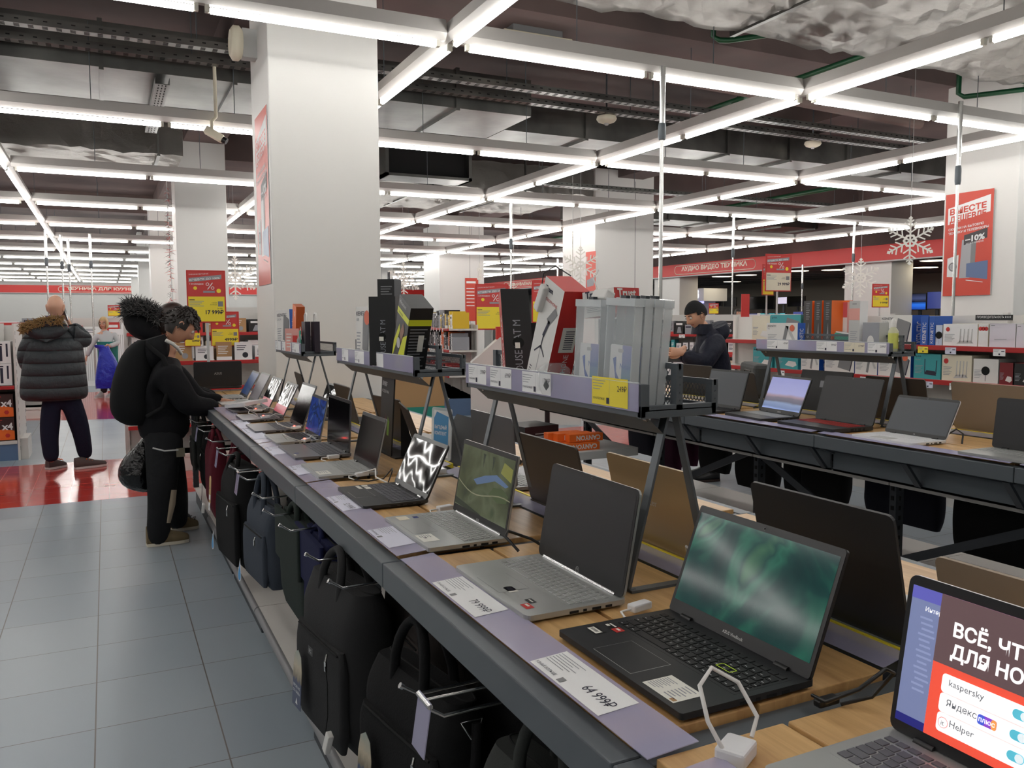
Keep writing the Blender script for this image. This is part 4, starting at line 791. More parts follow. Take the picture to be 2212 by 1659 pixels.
for k in range(2):
    MB(LEFT @ T(-.02+.05*k, .04*k, 0)).box((-.045, -.015, 0), (.045, .015, .17), mat('violet_black', (40, 32, 44), .4)).build('pack_card', t); MB(LEFT @ T(-.02+.05*k, .04*k, 0)).tube([(-.03, 0, .17), (-.03, 0, .205), (-.01, 0, .215), (.02, 0, .215), (.032, 0, .2), (.032, 0, .17)], .005, WHITE).build('carrying_loop', t)
# ---- right riser goods
X4 = 3.62
def by(px, X): return atx(px, 760, X)[1]
def rc(name, label, px0, px1, X, z, h, d, front, side, art=None, sideart=None, R=None, cat='carton', group=None, top=None):
    ya, yb = by(px0, X), by(px1, X); return carton(name, label, cat, (X+d/2, (ya+yb)/2, z), (abs(ya-yb), d, h), R or LEFT, front, side, art=art, sideart=sideart, group=group, top=top)
rc('router_carton', 'white router carton with orange badge in the right riser', 1655, 1722, X4, Z1, .15, .06, WHITE, BLUE, router_art('KEENETIC', '4G', 'stand', ORB), spine('KEENETIC'))
rc('mouse_carton', 'grey mouse carton with a white mouse picture in the right riser', 1862, 1898, X4, Z1, .155, .07, GREY2, LGREY, router_art('', '', 'mouse', None))
rc('slim_carton', 'tall slim white and pink carton with hanging hole in the right riser', 1832, 1855, X4, Z1, .27, .06, LGREY, PAPER, lambda f, w, h: (f.rect(0, h*.62, w, h*.85, PINKP, D1), lines(f, w*.15, h*.05, w*.85, h*.4, 9), f.rect(w*.3, h*.93, w*.7, h*.95, MGREY, D1)))
t = thing('spray_bottle', 'clear spray bottle with yellow label at the end of the right riser', 'bottle', (3.66, 3.0, Z1)); MB().lathe([(.022, 0), (.025, .01), (.025, .11), (.012, .13)], mat('pale_plastic', (206, 206, 170), .3), n=14).build('bottle_body', t); MB().lathe([(.0255, .02), (.0255, .1)], mat('lime_label', (210, 214, 110), .5), n=14).build('label_wrap', t); MB().lathe([(.014, .13), (.014, .16), (.006, .175)], WHITE, n=12).build('spray_cap', t)
# ---------------------------------------------------------------- gondola with router cartons behind the right table
SHELFG = mat('shelf_back_grey', (96, 96, 94), .6); LIPR = mat('red_shelf_edge', (178, 40, 40), .35)
def gondola(label, M, L, d, levels, back_h, base_h=.16, lip=LIPR, tags=None, body=SHELFW, basecol=None, both=False):
    """local x along the shelf, -y the shopping side; d deep"""
    t = thing('shop_shelf', label, 'shelf unit'); t.matrix_world = M
    b = MB(); b.box((0, -.02 if not both else -d-.02, 0), (L, 0, back_h), body); b.build('back_panel', t)
    MB().box((0, -d, 0), (L, -.02, base_h), basecol or body).build('base_plinth', t)
    for z in [base_h]+list(levels):
        b = MB(); b.box((.005, -d+.01, z-.025), (L-.005, -.02, z), body); b.build('shelf_board', t); MB().box((.003, -d-.012, z-.03), (L-.003, -d+.012, z+.008), lip if z > base_h else body).build('shelf_edge', t, bevel=.004)
    for x in [i*1.0 for i in range(int(L)+1)]: MB().box((x-.02, -.05, 0), (x+.02, -.015, back_h+.02), body).build('upright', t)
    for k, (x, z, m) in enumerate(tags or []):
        b = MB(frame((x, -d-.0135, z-.05), (1, 0, 0), (0, 0, 1))); b.rect(0, 0, .09, .05, m); lines(b, .006, .026, .05, .046, 3); b.rect(.04, .006, .052, .018, INK, D1); b.rect(.06, .03, .084, .036, INK, D1); b.build('price_tag', t)
    return t
G2X = 5.75; G2Y1 = 7.0
tags2 = [(G2Y1-by(p, G2X), z, m) for p, z, m in ((1683, .95, PAPER), (1796, .95, PAPER), (1862, .95, PAPER), (1914, .95, YELLOW), (1998, .95, PC2), (2056, .95, PAPER), (2112, .95, CREAM), (2185, .95, PAPER), (1985, 1.22, YELLOW), (2044, 1.22, PC2), (2148, 1.22, PAPER))]
gondola('red edged shelf unit with router cartons behind the right table', T(G2X+.38, G2Y1, 0) @ RZ(-PI/2), 4.6, .38, [.4, .68, .96, 1.225], 1.46, tags=tags2)
def shelf_goods(items, X, z, d, group):
    for nm, lab, p0, p1, h, fr, si, art, sa in items: rc(nm, lab, p0, p1, X, z, h, d, fr, si, art, sa, group=group)
HUA = lambda dev: router_art('', '', dev, None)
shelf_goods([('router_carton', 'teal router carton, leftmost on the lower red edged shelf', 1627, 1668, .2, TEAL, TEAL, router_art('Mesh', 'Wi-Fi', 'cube', None), None),
    ('router_carton', 'teal carton with a small white adapter picture', 1674, 1724, .2, TEAL, TEAL, router_art('AC1200', '', 'cube', None), None),
    ('router_carton', 'white router carton with thin blue spine, lower shelf behind riser leg', 1731, 1770, .2, WHITE, BLUE, router_art('', '', 'stand', ORB), spine('KEENETIC')),
    ('router_carton', 'wide white router carton with a grey box picture on the lower shelf', 1782, 1846, .2, WHITE, BLUE, router_art('', '', 'box', ORB), None),
    ('router_carton', 'white router carton with dotted device picture on the lower shelf', 1848, 1896, .2, WHITE, BLUE, router_art('', '', 'stand', ORB), None),
    ('router_carton', 'white router carton right of the riser leg on the lower shelf', 1898, 1968, .2, WHITE, BLUE, router_art('', '', 'box', ORB), spine('KEENETIC')),
    ('router_carton', 'teal carton showing a black two antenna router', 1975, 2033, .2, TEAL, TEAL, router_art('tp-link', 'Archer', 'router', None), None),
    ('router_carton', 'cream carton with four pale antennas on the lower shelf', 2036, 2100, .2, CREAM, CREAM, lambda f, w, h: (HUA('ant')(f, w, h), f.disc(w*.14, h*.76, h*.1, RED, D1)), None),
    ('camera_carton', 'white square carton with a round black camera', 2104, 2158, .18, WHITE, LGREY, HUA('cam'), None),
    ('extender_carton', 'dark red carton with a white cube device, lower shelf end', 2161, 2190, .16, mat('dark_red', (120, 26, 32), .5), BLACK, router_art('', '', 'cube', None), None),
    ('extender_carton', 'black and red carton at the picture edge of the lower shelf', 2193, 2235, .16, BLK, RED, router_art('', '', 'cube', None), None)], G2X+.03, .962, .2, 'cartons on the lower red edged shelf')
shelf_goods([('router_carton', 'large white router carton with tilted grey device on the upper shelf', 1900, 1968, .24, WHITE, BLUE, router_art('KEENETIC', 'ULTRA', 'box', None), spine('KEENETIC')),
    ('router_carton', 'blue spined carton, left of two on the upper shelf', 1987, 2003, .23, BLUE, BLUE, spine('KEENETIC'), None), ('router_carton', 'blue spined carton, right of two on the upper shelf', 2005, 2018, .23, BLUE, BLUE, spine('KEENETIC'), None),
    ('camera_carton', 'pale blue carton with half seen black camera', 2020, 2034, .16, mat('pale_blue', (196, 206, 226), .5), LGREY, HUA('cam'), None),
    ('router_carton', 'long white carton with four pale antennas and red dot on the upper shelf', 2036, 2110, .17, PAPER, CREAM, lambda f, w, h: (HUA('ant')(f, w, h), f.disc(w*.14, h*.76, h*.1, RED, D1)), None),
    ('router_carton', 'white carton with red dots beside the four antenna carton', 2112, 2133, .17, PAPER, CREAM, lambda f, w, h: [f.disc(w*q, h*.8, h*.09, RED, D1) for q in (.2, .5, .8)], None),
    ('plain_carton', 'pale lilac carton on the upper shelf', 2136, 2192, .175, mat('pale_lilac', (224, 218, 228), .5), LGREY, lambda f, w, h: (lines(f, w*.2, h*.3, w*.7, h*.36, 1), f.rect(w*.05, h*.9, w*.2, h*.93, GREY2, D1)), None),
    ('plain_carton', 'pale lilac carton cut by the picture edge on the upper shelf', 2194, 2240, .17, mat('pale_lilac', (224, 218, 228), .5), LGREY, lambda f, w, h: f.rect(w*.05, h*.9, w*.2, h*.93, GREY2, D1), None),
    ('router_carton', 'teal topped white carton at the left end of the upper shelf', 1624, 1662, .24, CREAM, TEAL, router_art('', '', 'cube', None), None),
    ('router_carton', 'white and teal maker carton behind the right riser', 1663, 1728, .25, TEAL, TEAL, router_art('tp-link', '', 'box', None), None)], G2X+.03, 1.227, .2, 'cartons on the upper red edged shelf')
KANT = lambda f, w, h: (lines(f, w*.3, h*.5, w*.75, h*.95, 8, MGREY), f.flat([(w*.4, h*.05), (w*.7, h*.05), (w*.6, h*.45)], MGREY, D1))
for k, (lab, p0, p1) in enumerate((('dark carton with orange spine, left of three standing together', 1734, 1752), ('dark carton with orange spine, middle of three', 1757, 1773), ('dark carton with wide orange spine, right of three', 1777, 1794))):
    rc('keyboard_carton', lab, p0, p1, G2X+.02, 1.245, .355, .26, mat('soot_carton', (58, 56, 54), .45), ORANGE, KANT, group='dark and orange cartons'); 
b = MB(); b.box((G2X+.01, by(1832, G2X), 1.226), (G2X+.3, by(1734, G2X), 1.243), BLK); tag(b.build('display_slab', bevel=.002), 'black glossy display slab under the three dark cartons', 'display slab')
rc('pink_carton', 'white and pink carton behind the slim white carton', 1796, 1828, G2X+.16, 1.245, .34, .08, PAPER, PINKP, lambda f, w, h: f.rect(0, h*.6, w, h, mat('coral', (214, 96, 100), .5), D1))
t = thing('tissue_pack', 'teal and white tissue pack tilted beside the dark cartons', 'pack', (G2X+.06, by(1812, G2X), 1.245)); MB(RX(.12)).box((-.03, -.09, 0), (.03, .09, .06), mat('teal_tag', (52, 156, 130), .5)).build('pack_body', t, bevel=.006); MB(RX(.12)).box((-.031, -.08, .062), (.031, .08, .075), CLEARE).build('clear_lid', t, bevel=.006)
b = MB(frame((G2X-.02, by(2108, G2X), 1.425), (0, -1, 0), (0, 0, 1))); wS = by(2108, G2X)-by(2187, G2X); b.box((0, 0, -.01), (wS, .04, 0), BLK); b.text('ПРОИЗВОДИТЕЛЬНОСТЬ ★★★', .012, .012, .016, PAPER, D1, wid=wS*.93); tag(b.build('shelf_sign'), 'black strip sign with white lettering on top of the router shelf', 'sign')
# ---------------------------------------------------------------- boxes under and beyond the tables
t = thing('low_shelf_unit', 'low grey shelf with orange cartons under the right table end', 'shelf', (2.75, 5.05, 0)); b = MB(); b.box((0, 0, .44), (.75, .95, .5), LGREY); b.build('shelf_board', t, bevel=.004); b = MB(); b.box((-.012, 0, .46), (0, .95, .505), PAPER); b.box((-.014, .05, .465), (-.012, .25, .5), INK); b.build('price_rail', t)
for s in (.06, .9): MB().box((.55, s-.02, 0), (.6, s+.02, .44), DSTEEL).build('leg', t); MB().box((.08, s-.02, 0), (.13, s+.02, .44), DSTEEL).build('leg', t)
can = lambda f, w, h: f.text('CANYON', 0, 0, h*.6, WHITE, D1 @ T(w*.92, h*.8, 0) @ RZ(PI), bold=.03, wid=w*.72)
for k, (lab, x, y, z) in enumerate((('orange carton printed upside down, nearest of the lower layer', 3.06, 5.14, .5), ('orange carton, middle of the lower layer', 3.0, 5.21, .5), ('orange carton, farthest of the lower layer', 2.94, 5.28, .5), ('orange carton printed upside down, nearest of the upper layer', 3.1, 5.16, .56), ('orange carton, middle of the upper layer', 3.04, 5.23, .56), ('orange carton, farthest of the upper layer', 3.0, 5.30, .56))):
    carton('orange_carton', lab+' on the low shelf', 'carton', (x, y, z), (.28, .066, .057), RZ(0), ORANGE, ORANGE, art=can, group='orange cartons on the low shelf')
carton('motherboard_carton', 'dark red and black carton behind the orange cartons', 'carton', (2.95, 5.72, .5), (.32, .3, .13), RZ(.15), mat('dark_maroon', (58, 30, 32), .45), BLK, art=lambda f, w, h: lines(f, w*.3, h*.3, w*.7, h*.6, 2, LGREY))
carton('blue_carton', 'small navy carton left of the orange cartons', 'carton', (2.9, 5.45, .5), (.14, .1, .06), I4, mat('navy_carton', (34, 42, 80), .5), mat('navy_carton', (34, 42, 80), .5), art=lambda f, w, h: lines(f, w*.1, h*.3, w*.6, h*.6, 1, LGREY))
def a650(f, w, h):
    f.rect(0, h*.28, w, h*.62, mat('teal_band', (40, 138, 122), .5), D1); f.text('A6', w*.28, h*.40, .09, CREAM, D2); f.text('50', w*.5, h*.36, .15, CREAM, D2); f.text('"', w*.85, h*.5, .12, CREAM, D2); f.text('SERIES', w*.28, h*.33, .025, LGREY, D2); f.rect(w*.07, h*.5, w*.14, h*.56, CREAM, D2); f.rect(0, h*.27, w, h*.28, CREAM, D2)
    for k in range(6): f.rect(w*(.12+.13*k), h*.93, w*(.2+.13*k), h*.945, INK, D1)
    f.rect(0, h*.97, w, h*.985, mat('tape', (196, 160, 110), .3), D1)
carton('television_carton', 'brown cardboard television carton with teal band beside the front column', 'carton', (2.63, 7.55, 0), (.57, .16, .99), RZ(-.06), CARD, CARD, art=a650)
t = thing('game_stand', 'black cardboard game stand with white lettering between the laptops', 'stand', (1.06, 3.36, TZ)); b = MB(frame((0, .15, 0), (-.12, -1, 0), (.06, 0, 1))); b.box((0, 0, -.006), (.27, .33, 0), BLK)
b.text('GPN.RU', .02, .28, .02, PAPER, D1, bold=.02); lines(b, .09, .285, .14, .3, 2, LGREY); b.text('ИССЛЕДУЙ МИРЫ', .02, .25, .012, PAPER, D1); b.flat([(.16, .08), (.2, .08), (.21, .14), (.17, .16)], mat('acid_green', (120, 160, 60), .5), D1); b.flat([(.1, .1), (.14, .12), (.12, .17)], mat('wine_print', (120, 40, 60), .5), D1); b.flat([(.02, .04), (.08, .08), (.06, .15), (.01, .12)], mat('violet_print', (60, 40, 80), .5), D1); b.build('back_board', t)
MB().box((-.03, -.17, 0), (.09, .15, .006), BLK).build('foot_plate', t); MB(frame((.005, -.14, .006), (1, 0, 0), (0, 0, 1))).flat([(0, 0), (.07, 0), (0, .2)], BLK).build('side_wing', t)
t = thing('sign_holder', 'clear acrylic sign holder with a blue card behind the folding laptop', 'sign holder', (1.07, 2.83, TZ)); b = MB(frame((0, .055, .05), (.3, -1, 0), (.05, 0, 1))); b.prism(rrect(.115, .19, .01, cx=.057, cy=.095), -.005, 0, CLEARE); b.rect(.014, .01, .1, .18, PAPER, D1); b.flat([(.014, .03), (.1, .05), (.1, .16), (.03, .175), (.014, .15)], mat('sky_card', (84, 150, 200), .5), D2)
b.text('ВЫГОДНЫЙ', .02, .11, .012, PAPER, T(0, 0, .0012), bold=.02, wid=.07); b.text('КОМПЛЕКТ', .02, .09, .012, PAPER, T(0, 0, .0012), bold=.02, wid=.07); b.build('card_sleeve', t); MB().box((-.03, -.03, 0), (.03, .04, .02), CLEARE).build('foot', t, bevel=.003); MB().box((-.005, 0, .02), (.005, .01, .06), CLEARE).build('stem', t)
t = thing('router', 'white slim router lying on a laptop keyboard near the typing hands', 'router', (.76, 5.3, .925), .35); MB(RX(-.12) @ RY(-.1)).prism(rrect(.16, .26, .012), 0, .02, PEARL).build('case', t); 
for k in range(4): MB(RX(-.12) @ RY(-.1)).disc(0, 0, .003, INK, frame((.081, -.1+.02*k, .01), (0, 1, 0), (0, 0, 1)), 8).build('port', t)
LED = mat('red_sensor_light', (255, 60, 50), .4, em=14)
for k, (lab, x, y) in enumerate((('white security sensor with red light on the router laptop', .80, 5.12), ('white security sensor with red light on the pink band laptop', .78, 4.74), ('white security sensor with red light beside the tall black screen', .84, 4.2), ('white security sensor with red light on the blue wallpaper laptop', .79, 3.74))):
    t = thing('security_sensor', lab, 'security sensor', (x, y, .902), .3*k, 'red lit security sensors'); MB().box((-.026, -.012, 0), (.026, .012, .014), PEARL).build('sensor_case', t, bevel=.003); MB().lathe([(.005, .012), (.005, .016), (.003, .018)], LED, T(-.012, 0, 0), 8).build('indicator_light', t)
    MB().tube([(-.026, 0, .006), (-.05, .01, .012), (-.075, .05, .03), (-.05, .09, .04), (-.01, .1, .02), (0, .09, .006)], .0022, WHITE, 6).build('cable', t); MB().tube([(.026, 0, .006), (.06, .0, .02), (.1, -.03, .012), (.12, -.06, .002)], .0022, WHITE, 6).build('cable', t)
for k, (lab, x, y, z) in enumerate((('white plug sensor at the corner of the dark grey laptop', .80, 3.28, .893), ('white plug sensor under the silver sticker laptop edge', .80, 2.865, .892), ('white plug sensor behind the black laptop', .90, 1.29, .892), ('white plug sensor behind the olive picture laptop', .87, 2.235, .892))):
    t = thing('security_plug', lab, 'security sensor', (x, y, z), .2, 'white plug sensors'); MB().box((-.024, -.011, 0), (.024, .011, .015), PEARL).build('plug_case', t, bevel=.003); MB().tube([(-.024, 0, .007), (-.05, .0, .007), (-.06, -.02, .004), (-.055, -.05, .002)], .0024, WHITE, 6).build('cable', t)
t = thing('security_plug', 'white square sensor with a standing white cable loop on the near section', 'security sensor', (.705, .795, TZ), .5, 'white plug sensors'); MB().box((-.025, -.02, 0), (.025, .02, .022), PEARL).build('plug_case', t, bevel=.004)
MB().tube([(-.02, .01, .02), (-.02, .03, .05), (.0, .05, .085), (.04, .05, .095), (.06, .02, .075), (.05, -.01, .04), (.03, -.01, .02)], .003, WHITE, 8).build('cable_loop', t)
def cable(label, pts, r=.0025, m=BLACK): return tag(MB().tube(pts, r, m, 6).build('power_cable'), label, 'cable')
cable('black cable curling from the right side of the black laptop', [(.915, .87, .895), (.90, .83, .905), (.93, .80, .93), (.97, .79, .955), (1.0, .80, .94), (.98, .82, .9), (.94, .84, .889)], .003)
tag(MB().box((.905, .845, .886), (.945, .86, .898), BLACK).build('usb_plug', bevel=.003), 'black plug on the table behind the black laptop', 'plug')
cable('black cable arching behind the large silver laptop', [(.86, 1.73, .9), (.84, 1.76, .93), (.86, 1.79, .935), (.92, 1.78, .91), (.95, 1.75, .888)], .004)
cable('white cable drooping from the gold laptop', [(1.18, 1.5, .9), (1.15, 1.47, .94), (1.13, 1.42, .94), (1.12, 1.38, .888)], .003, WHITE)
cable('black cable looped on the board by the folding laptop', [(.79, 2.86, .889), (.76, 2.82, .889), (.80, 2.78, .889), (.86, 2.8, .889), (.88, 2.76, .93), (.86, 2.70, .93), (.84, 2.68, .9)], .0025)
cable('white cable running from the folding laptop to its sensor', [(.80, 2.86, .905), (.84, 2.83, .92), (.82, 2.76, .905), (.84, 2.69, .895)], .003, WHITE)
cable('black charging cable beside the white laptop', [(3.36, 2.46, .92), (3.40, 2.44, .95), (3.42, 2.42, .93), (3.40, 2.41, .888)], .004)
# ---------------------------------------------------------------- laptop bags hanging under the tables
def fabric(n, c, s=260, k=.5): return mat(n, c, .85, bump=(s, k, .002), spec=.2)
FBLK = fabric('black_nylon', (24, 24, 25)); FCHAR = fabric('charcoal_cloth', (50, 50, 51)); FBURG = fabric('burgundy_cloth', (88, 26, 38)); FBLUEG = fabric('grey_blue_cloth', (66, 72, 82)); FGREEN = fabric('dark_green_felt', (42, 50, 46)); FNAVY = fabric('navy_cloth', (28, 32, 66)); FBRWN = fabric('brown_grey_cloth', (66, 60, 58)); FGRY = fabric('soft_grey_cloth', (58, 60, 58)); FPURP = fabric('plum_cloth', (62, 24, 46)); FDNAVY = fabric('ink_blue_nylon', (26, 28, 38))
TAGPIC = grad_mat('tag_photo_print', [(0, (40, 52, 90)), (.45, (44, 58, 96)), (.5, (120, 106, 80)), (.7, (190, 176, 150)), (1, (150, 160, 150))], .3, 0, 'Z', (6, .25))
def bag(label, cat, x, yc, ztop, w, h, d, m, R=LEFT, handles=2, hh=.1, pocket=True, tags='', strap=False, taper=.04, flap=False, group='bags hanging under the tables', z0=None):
    """soft bag hung by its handles; local -y faces the aisle, origin at the top of the body"""
    t = thing('laptop_bag' if cat == 'bag' else cat, label, cat, (x, yc, ztop), 0, group); M = R; rg = random.Random(label); b = MB(M); rings = []
    for i in range(11):
        u = i/10; z = -h+h*u; ww = w*(1-taper*u)*(.9 if i in (0, 10) else .97 if i in (1, 9) else 1); dd = d*(.55 if i in (0, 10) else .82 if i in (1, 9) else 1+.08*math.sin(PI*u))
        rings.append([(p[0]+rg.uniform(-1, 1)*.003, p[1]+rg.uniform(-1, 1)*.003, z+(.01*math.cos(p[0]/w*PI)-.008 if i > 8 else 0)) for p in rrect(ww, dd, dd*.4, 3)])
    b.loft(rings, m); b.build('body', t, sub=1)
    if pocket:
        b = MB(M); pr = []
        for i in range(7):
            u = i/6; z = -h*.96+h*.62*u; q = .94 if i in (0, 6) else 1
            pr.append([(p[0], p[1]-d*.5-.001, z) for p in rrect(w*.88*q, .03*(.6 if i in (0, 6) else 1), .012, 3)])
        b.loft(pr, m); b.build('front_pocket', t, sub=1)
        z = MB(M); z.tube([(-w*.38, -d*.5-.012, -h*.36), (0, -d*.5-.015, -h*.355), (w*.38, -d*.5-.012, -h*.36)], .003, DARKI, 5); z.build('zipper', t)
        z = MB(M); z.tube([(w*.3, -d*.5-.028, -h*.36), (w*.31, -d*.5-.034, -h*.4)], .003, CHROME, 6); z.box((w*.31-.006, -d*.5-.036, -h*.46), (w*.31+.006, -d*.5-.032, -h*.4), CHROME); z.build('zip_pull', t)
    z = MB(M); z.tube([(p[0]*.86, p[1]*.3+d*.12, -.006) for p in rrect(w, d, d*.4, 4)], .003, DARKI, 5, closed=True); z.build('top_zipper', t)
    if flap:
        b = MB(M); b.loft([[(p[0], p[1]-d*.5-.006, z) for p in rrect(w*.98, .016, .006, 2)] for z in (-h*.5, -h*.45, -.03, .0)], m); b.build('front_flap', t, sub=1)
    for k in range(handles):
        yy = -d*.32+d*.64*k/max(1, handles-1); b = MB(M); P = []
        for i in range(13): a = PI*i/12; P.append((-w*.17*math.cos(a)*(.75+.25*abs(math.cos(a))), yy*(1-math.sin(a)*.6), -.05+(hh+.05)*math.sin(a)**.6))
        r = [[(p[0]-.017, p[1]-.004, p[2]), (p[0]+.017, p[1]-.004, p[2]), (p[0]+.017, p[1]+.004, p[2]), (p[0]-.017, p[1]+.004, p[2])] if abs(i-6) > 3 else [(p[0], p[1]-.017, p[2]-.004), (p[0], p[1]+.017, p[2]-.004), (p[0], p[1]+.017, p[2]+.004), (p[0], p[1]-.017, p[2]+.004)] for i, p in enumerate(P)]
        b.tube(P, .012, m, 6); b.build('handle', t)
    if strap:
        b = MB(M); b.tube([(w*.5, .01, -h*.12), (w*.53, -.0, -h*.3), (w*.52, -.01, -h*.62), (w*.5, -.02, -h*.98)], .012, m, 6); b.build('shoulder_strap', t)
        b = MB(M); b.tube([(w*.49, -.025, -h*.1), (w*.49, .025, -h*.1), (w*.51, .008, -h*.2), (w*.51, -.008, -h*.2)], .003, CHROME, 6, closed=True); b.build('strap_ring', t)
    zt = lambda px, dz: M @ frame((w*px, -d*.5-.045, dz), (1, 0, 0), (0, .06, 1))
    if 'p' in tags:
        b = MB(zt(-.32, -h*.55-.14)); b.prism([(0, 0), (.07, 0), (.07, .11), (.06, .15), (.035, .165), (.01, .15), (0, .11)], -.001, 0, TAGPIC); b.text('BEFORE WE', .006, .055, .008, PAPER, D1, wid=.055); b.text('GO GREEN', .006, .04, .008, PAPER, D1, wid=.055); b.flat([(.028, .01), (.046, .01), (.036, .028)], PAPER, D1); b.build('picture_tag', t)
    if 'b' in tags: b = MB(zt(-.36, -h*.62-.15)); b.flat([(.02+.026*math.cos(q), .026+.026*math.sin(q)) for q in [PI*.85+i*PI*1.3/12 for i in range(13)]]+[(.02, .1)], PAPER); b.flat([(.02+.021*math.cos(q), .026+.021*math.sin(q)) for q in [PI*.85+i*PI*1.3/12 for i in range(13)]]+[(.02, .08)], mat('tag_blue', (60, 146, 206), .5), D1); b.build('blue_drop_tag', t)
    if 'c' in tags: b = MB(zt(-.44, -h*.18-.13)); b.prism([(0, 0), (.04, 0), (.04, .12), (.032, .135), (.008, .135), (0, .12)], -.001, 0, mat('kraft_tag', (196, 164, 112), .7)); b.rect(.004, .015, .036, .04, PAPER, D1); lines(b, .008, .018, .03, .036, 3, INK); b.flat([(.012, .07), (.028, .07), (.02, .082)], INK, D1); b.rect(.0, -.04, .036, 0, PAPER, D1); b.text('17', .008, -.03, .014, INK, D2); b.build('kraft_tag', t)
    if 's' in tags: b = MB(zt(.38, -h*.4)); b.tube([(0, 0, 0), (.02, -.04, 0), (.03, -.12, .0), (.02, -.16, 0)], .0015, DARKI, 5); b.build('tag_cord', t); MB(zt(.40, -h*.4-.2) @ RZ(-.4)).box((-.012, -.03, -.008), (.012, .03, .008), WHITE).build('security_tag', t, bevel=.003)
    if 'l' in tags: b = MB(zt(.05, -h*.42)); b.rect(0, 0, .035, .022, STICKB); b.text('RC', .008, .006, .01, LGREY, D1); b.build('sewn_label', t)
    return t
BX = .555
bag('large charcoal backpack with a picture tag hanging under the silver laptops', 'backpack', BX+.02, 2.24, .735, .40, .44, .15, FCHAR, LEFT @ RZ(.12), hh=.08, tags='pls')
bag('brown grey bag hanging just behind the large charcoal backpack', 'bag', BX+.2, 2.12, .74, .40, .38, .12, FBRWN, LEFT, hh=.06)
bag('second brown grey bag farther behind the charcoal backpack', 'bag', BX+.34, 2.05, .74, .38, .36, .1, FBRWN, LEFT, hh=.06, pocket=False)
bag('black briefcase with metal strap ring and white security tag', 'bag', BX+.06, 1.72, .66, .42, .33, .13, FBLK, LEFT @ RZ(.15), hh=.12, strap=True, tags='pbs')
bag('black briefcase hanging behind the one with the white security tag', 'bag', BX+.24, 1.52, .67, .42, .34, .12, FBLK, LEFT @ RZ(.1), hh=.11, strap=True, pocket=False)
bag('black bag with loose strap at the bottom edge of the picture', 'bag', BX+.12, 1.20, .66, .42, .34, .14, FGRY, LEFT @ RZ(.1), hh=.12, tags='')
bag('black backpack with drooping straps nearest the camera', 'backpack', BX+.3, 1.02, .72, .40, .42, .15, FBLK, LEFT, hh=.06, strap=True)
bag('navy cloth bag behind the charcoal backpack handles', 'bag', BX+.05, 2.62, .77, .38, .33, .09, FNAVY, LEFT, handles=1, hh=.02, pocket=False, flap=True)
bag('dark green felt sleeve bag with a kraft tag', 'bag', BX+.03, 2.92, .765, .42, .36, .07, FGREEN, LEFT, handles=2, hh=.04, pocket=False, flap=True, tags='')
bag('soft green grey bag hanging behind the felt sleeve bag', 'bag', BX+.2, 2.9, .78, .36, .3, .08, FGRY, LEFT, hh=.03, pocket=False)
bag('grey blue bag with long handles and a blue drop tag', 'bag', BX+.02, 3.52, .70, .36, .34, .1, FBLUEG, LEFT @ RZ(.1), hh=.11, tags='b')
bag('black bag hanging right behind the grey blue bag', 'bag', BX+.16, 3.32, .73, .38, .34, .1, FDNAVY, LEFT, hh=.06)
bag('dark bag deeper behind the grey blue bag', 'bag', BX+.3, 3.25, .74, .36, .3, .09, FBRWN, LEFT, hh=.05, pocket=False)
bag('wide black backpack with kraft and blue tags', 'backpack', BX+.02, 4.22, .745, .46, .48, .15, FBLK, LEFT @ RZ(.1), handles=1, hh=.05, taper=.25, tags='cb')
bag('burgundy bag with a white clip, the farther one', 'bag', BX+.01, 5.22, .74, .36, .46, .1, FBURG, LEFT, hh=.05, tags='s', pocket=False)
bag('burgundy bag hanging nearer than the clipped one', 'bag', BX+.08, 4.76, .74, .34, .36, .1, FBURG, LEFT, hh=.05, pocket=False)
bag('black two compartment bag beside the burgundy ones', 'bag', BX+.05, 5.72, .73, .34, .38, .12, FBLK, LEFT, hh=.05)
bag('grey shoulder bag at the far end of the hanging row', 'bag', BX+.02, 6.2, .74, .36, .34, .1, FGRY, LEFT, hh=.05)
HK = 0
for y, z, fl, lab in ((1.30, .765, 1, 'near the picture bottom with an empty label flag'), (1.43, .75, 0, 'through the handles of the black briefcase'), (1.98, .79, 0, 'between the charcoal backpack and briefcase'), (2.24, .79, 0, 'through the charcoal backpack handles'), (2.62, .785, 0, 'over the navy bag'), (2.92, .77, 0, 'over the dark green felt bag'), (3.15, .785, 0, 'between felt and grey blue bags'), (3.52, .79, 1, 'above the grey blue bag'), (3.8, .785, 0, 'beside the wide black backpack'), (4.22, .79, 1, 'above the wide black backpack'), (4.76, .785, 0, 'above the nearer burgundy bag'), (5.22, .785, 1, 'above the clipped burgundy bag'), (5.72, .785, 0, 'above the two compartment bag')):
    t = thing('display_hook', 'chrome display hook %s' % lab, 'hook', (.50, y, z), 0, 'chrome bag hooks')
    MB().tube([(-.03, 0, .02), (0, 0, 0), (.4, 0, .005), (.42, 0, .02)], .0035, CHROME, 8).build('hook_arm', t)
    if fl: MB().tube([(-.035, -.03, .035), (-.035, .03, .035)], .005, CHROME, 6).build('flag_holder', t); MB(RY(.15)).box((-.04, -.03, -.06), (-.038, .03, .035), STRIP).build('label_flag', t); MB().tube([(-.035, 0, .035), (.4, 0, .035)], .003, CHROME, 6).build('flag_wire', t)
    else: MB().tube([(-.03, 0, .02), (-.036, 0, .024)], .006, CHROME, 8).build('hook_tip', t)
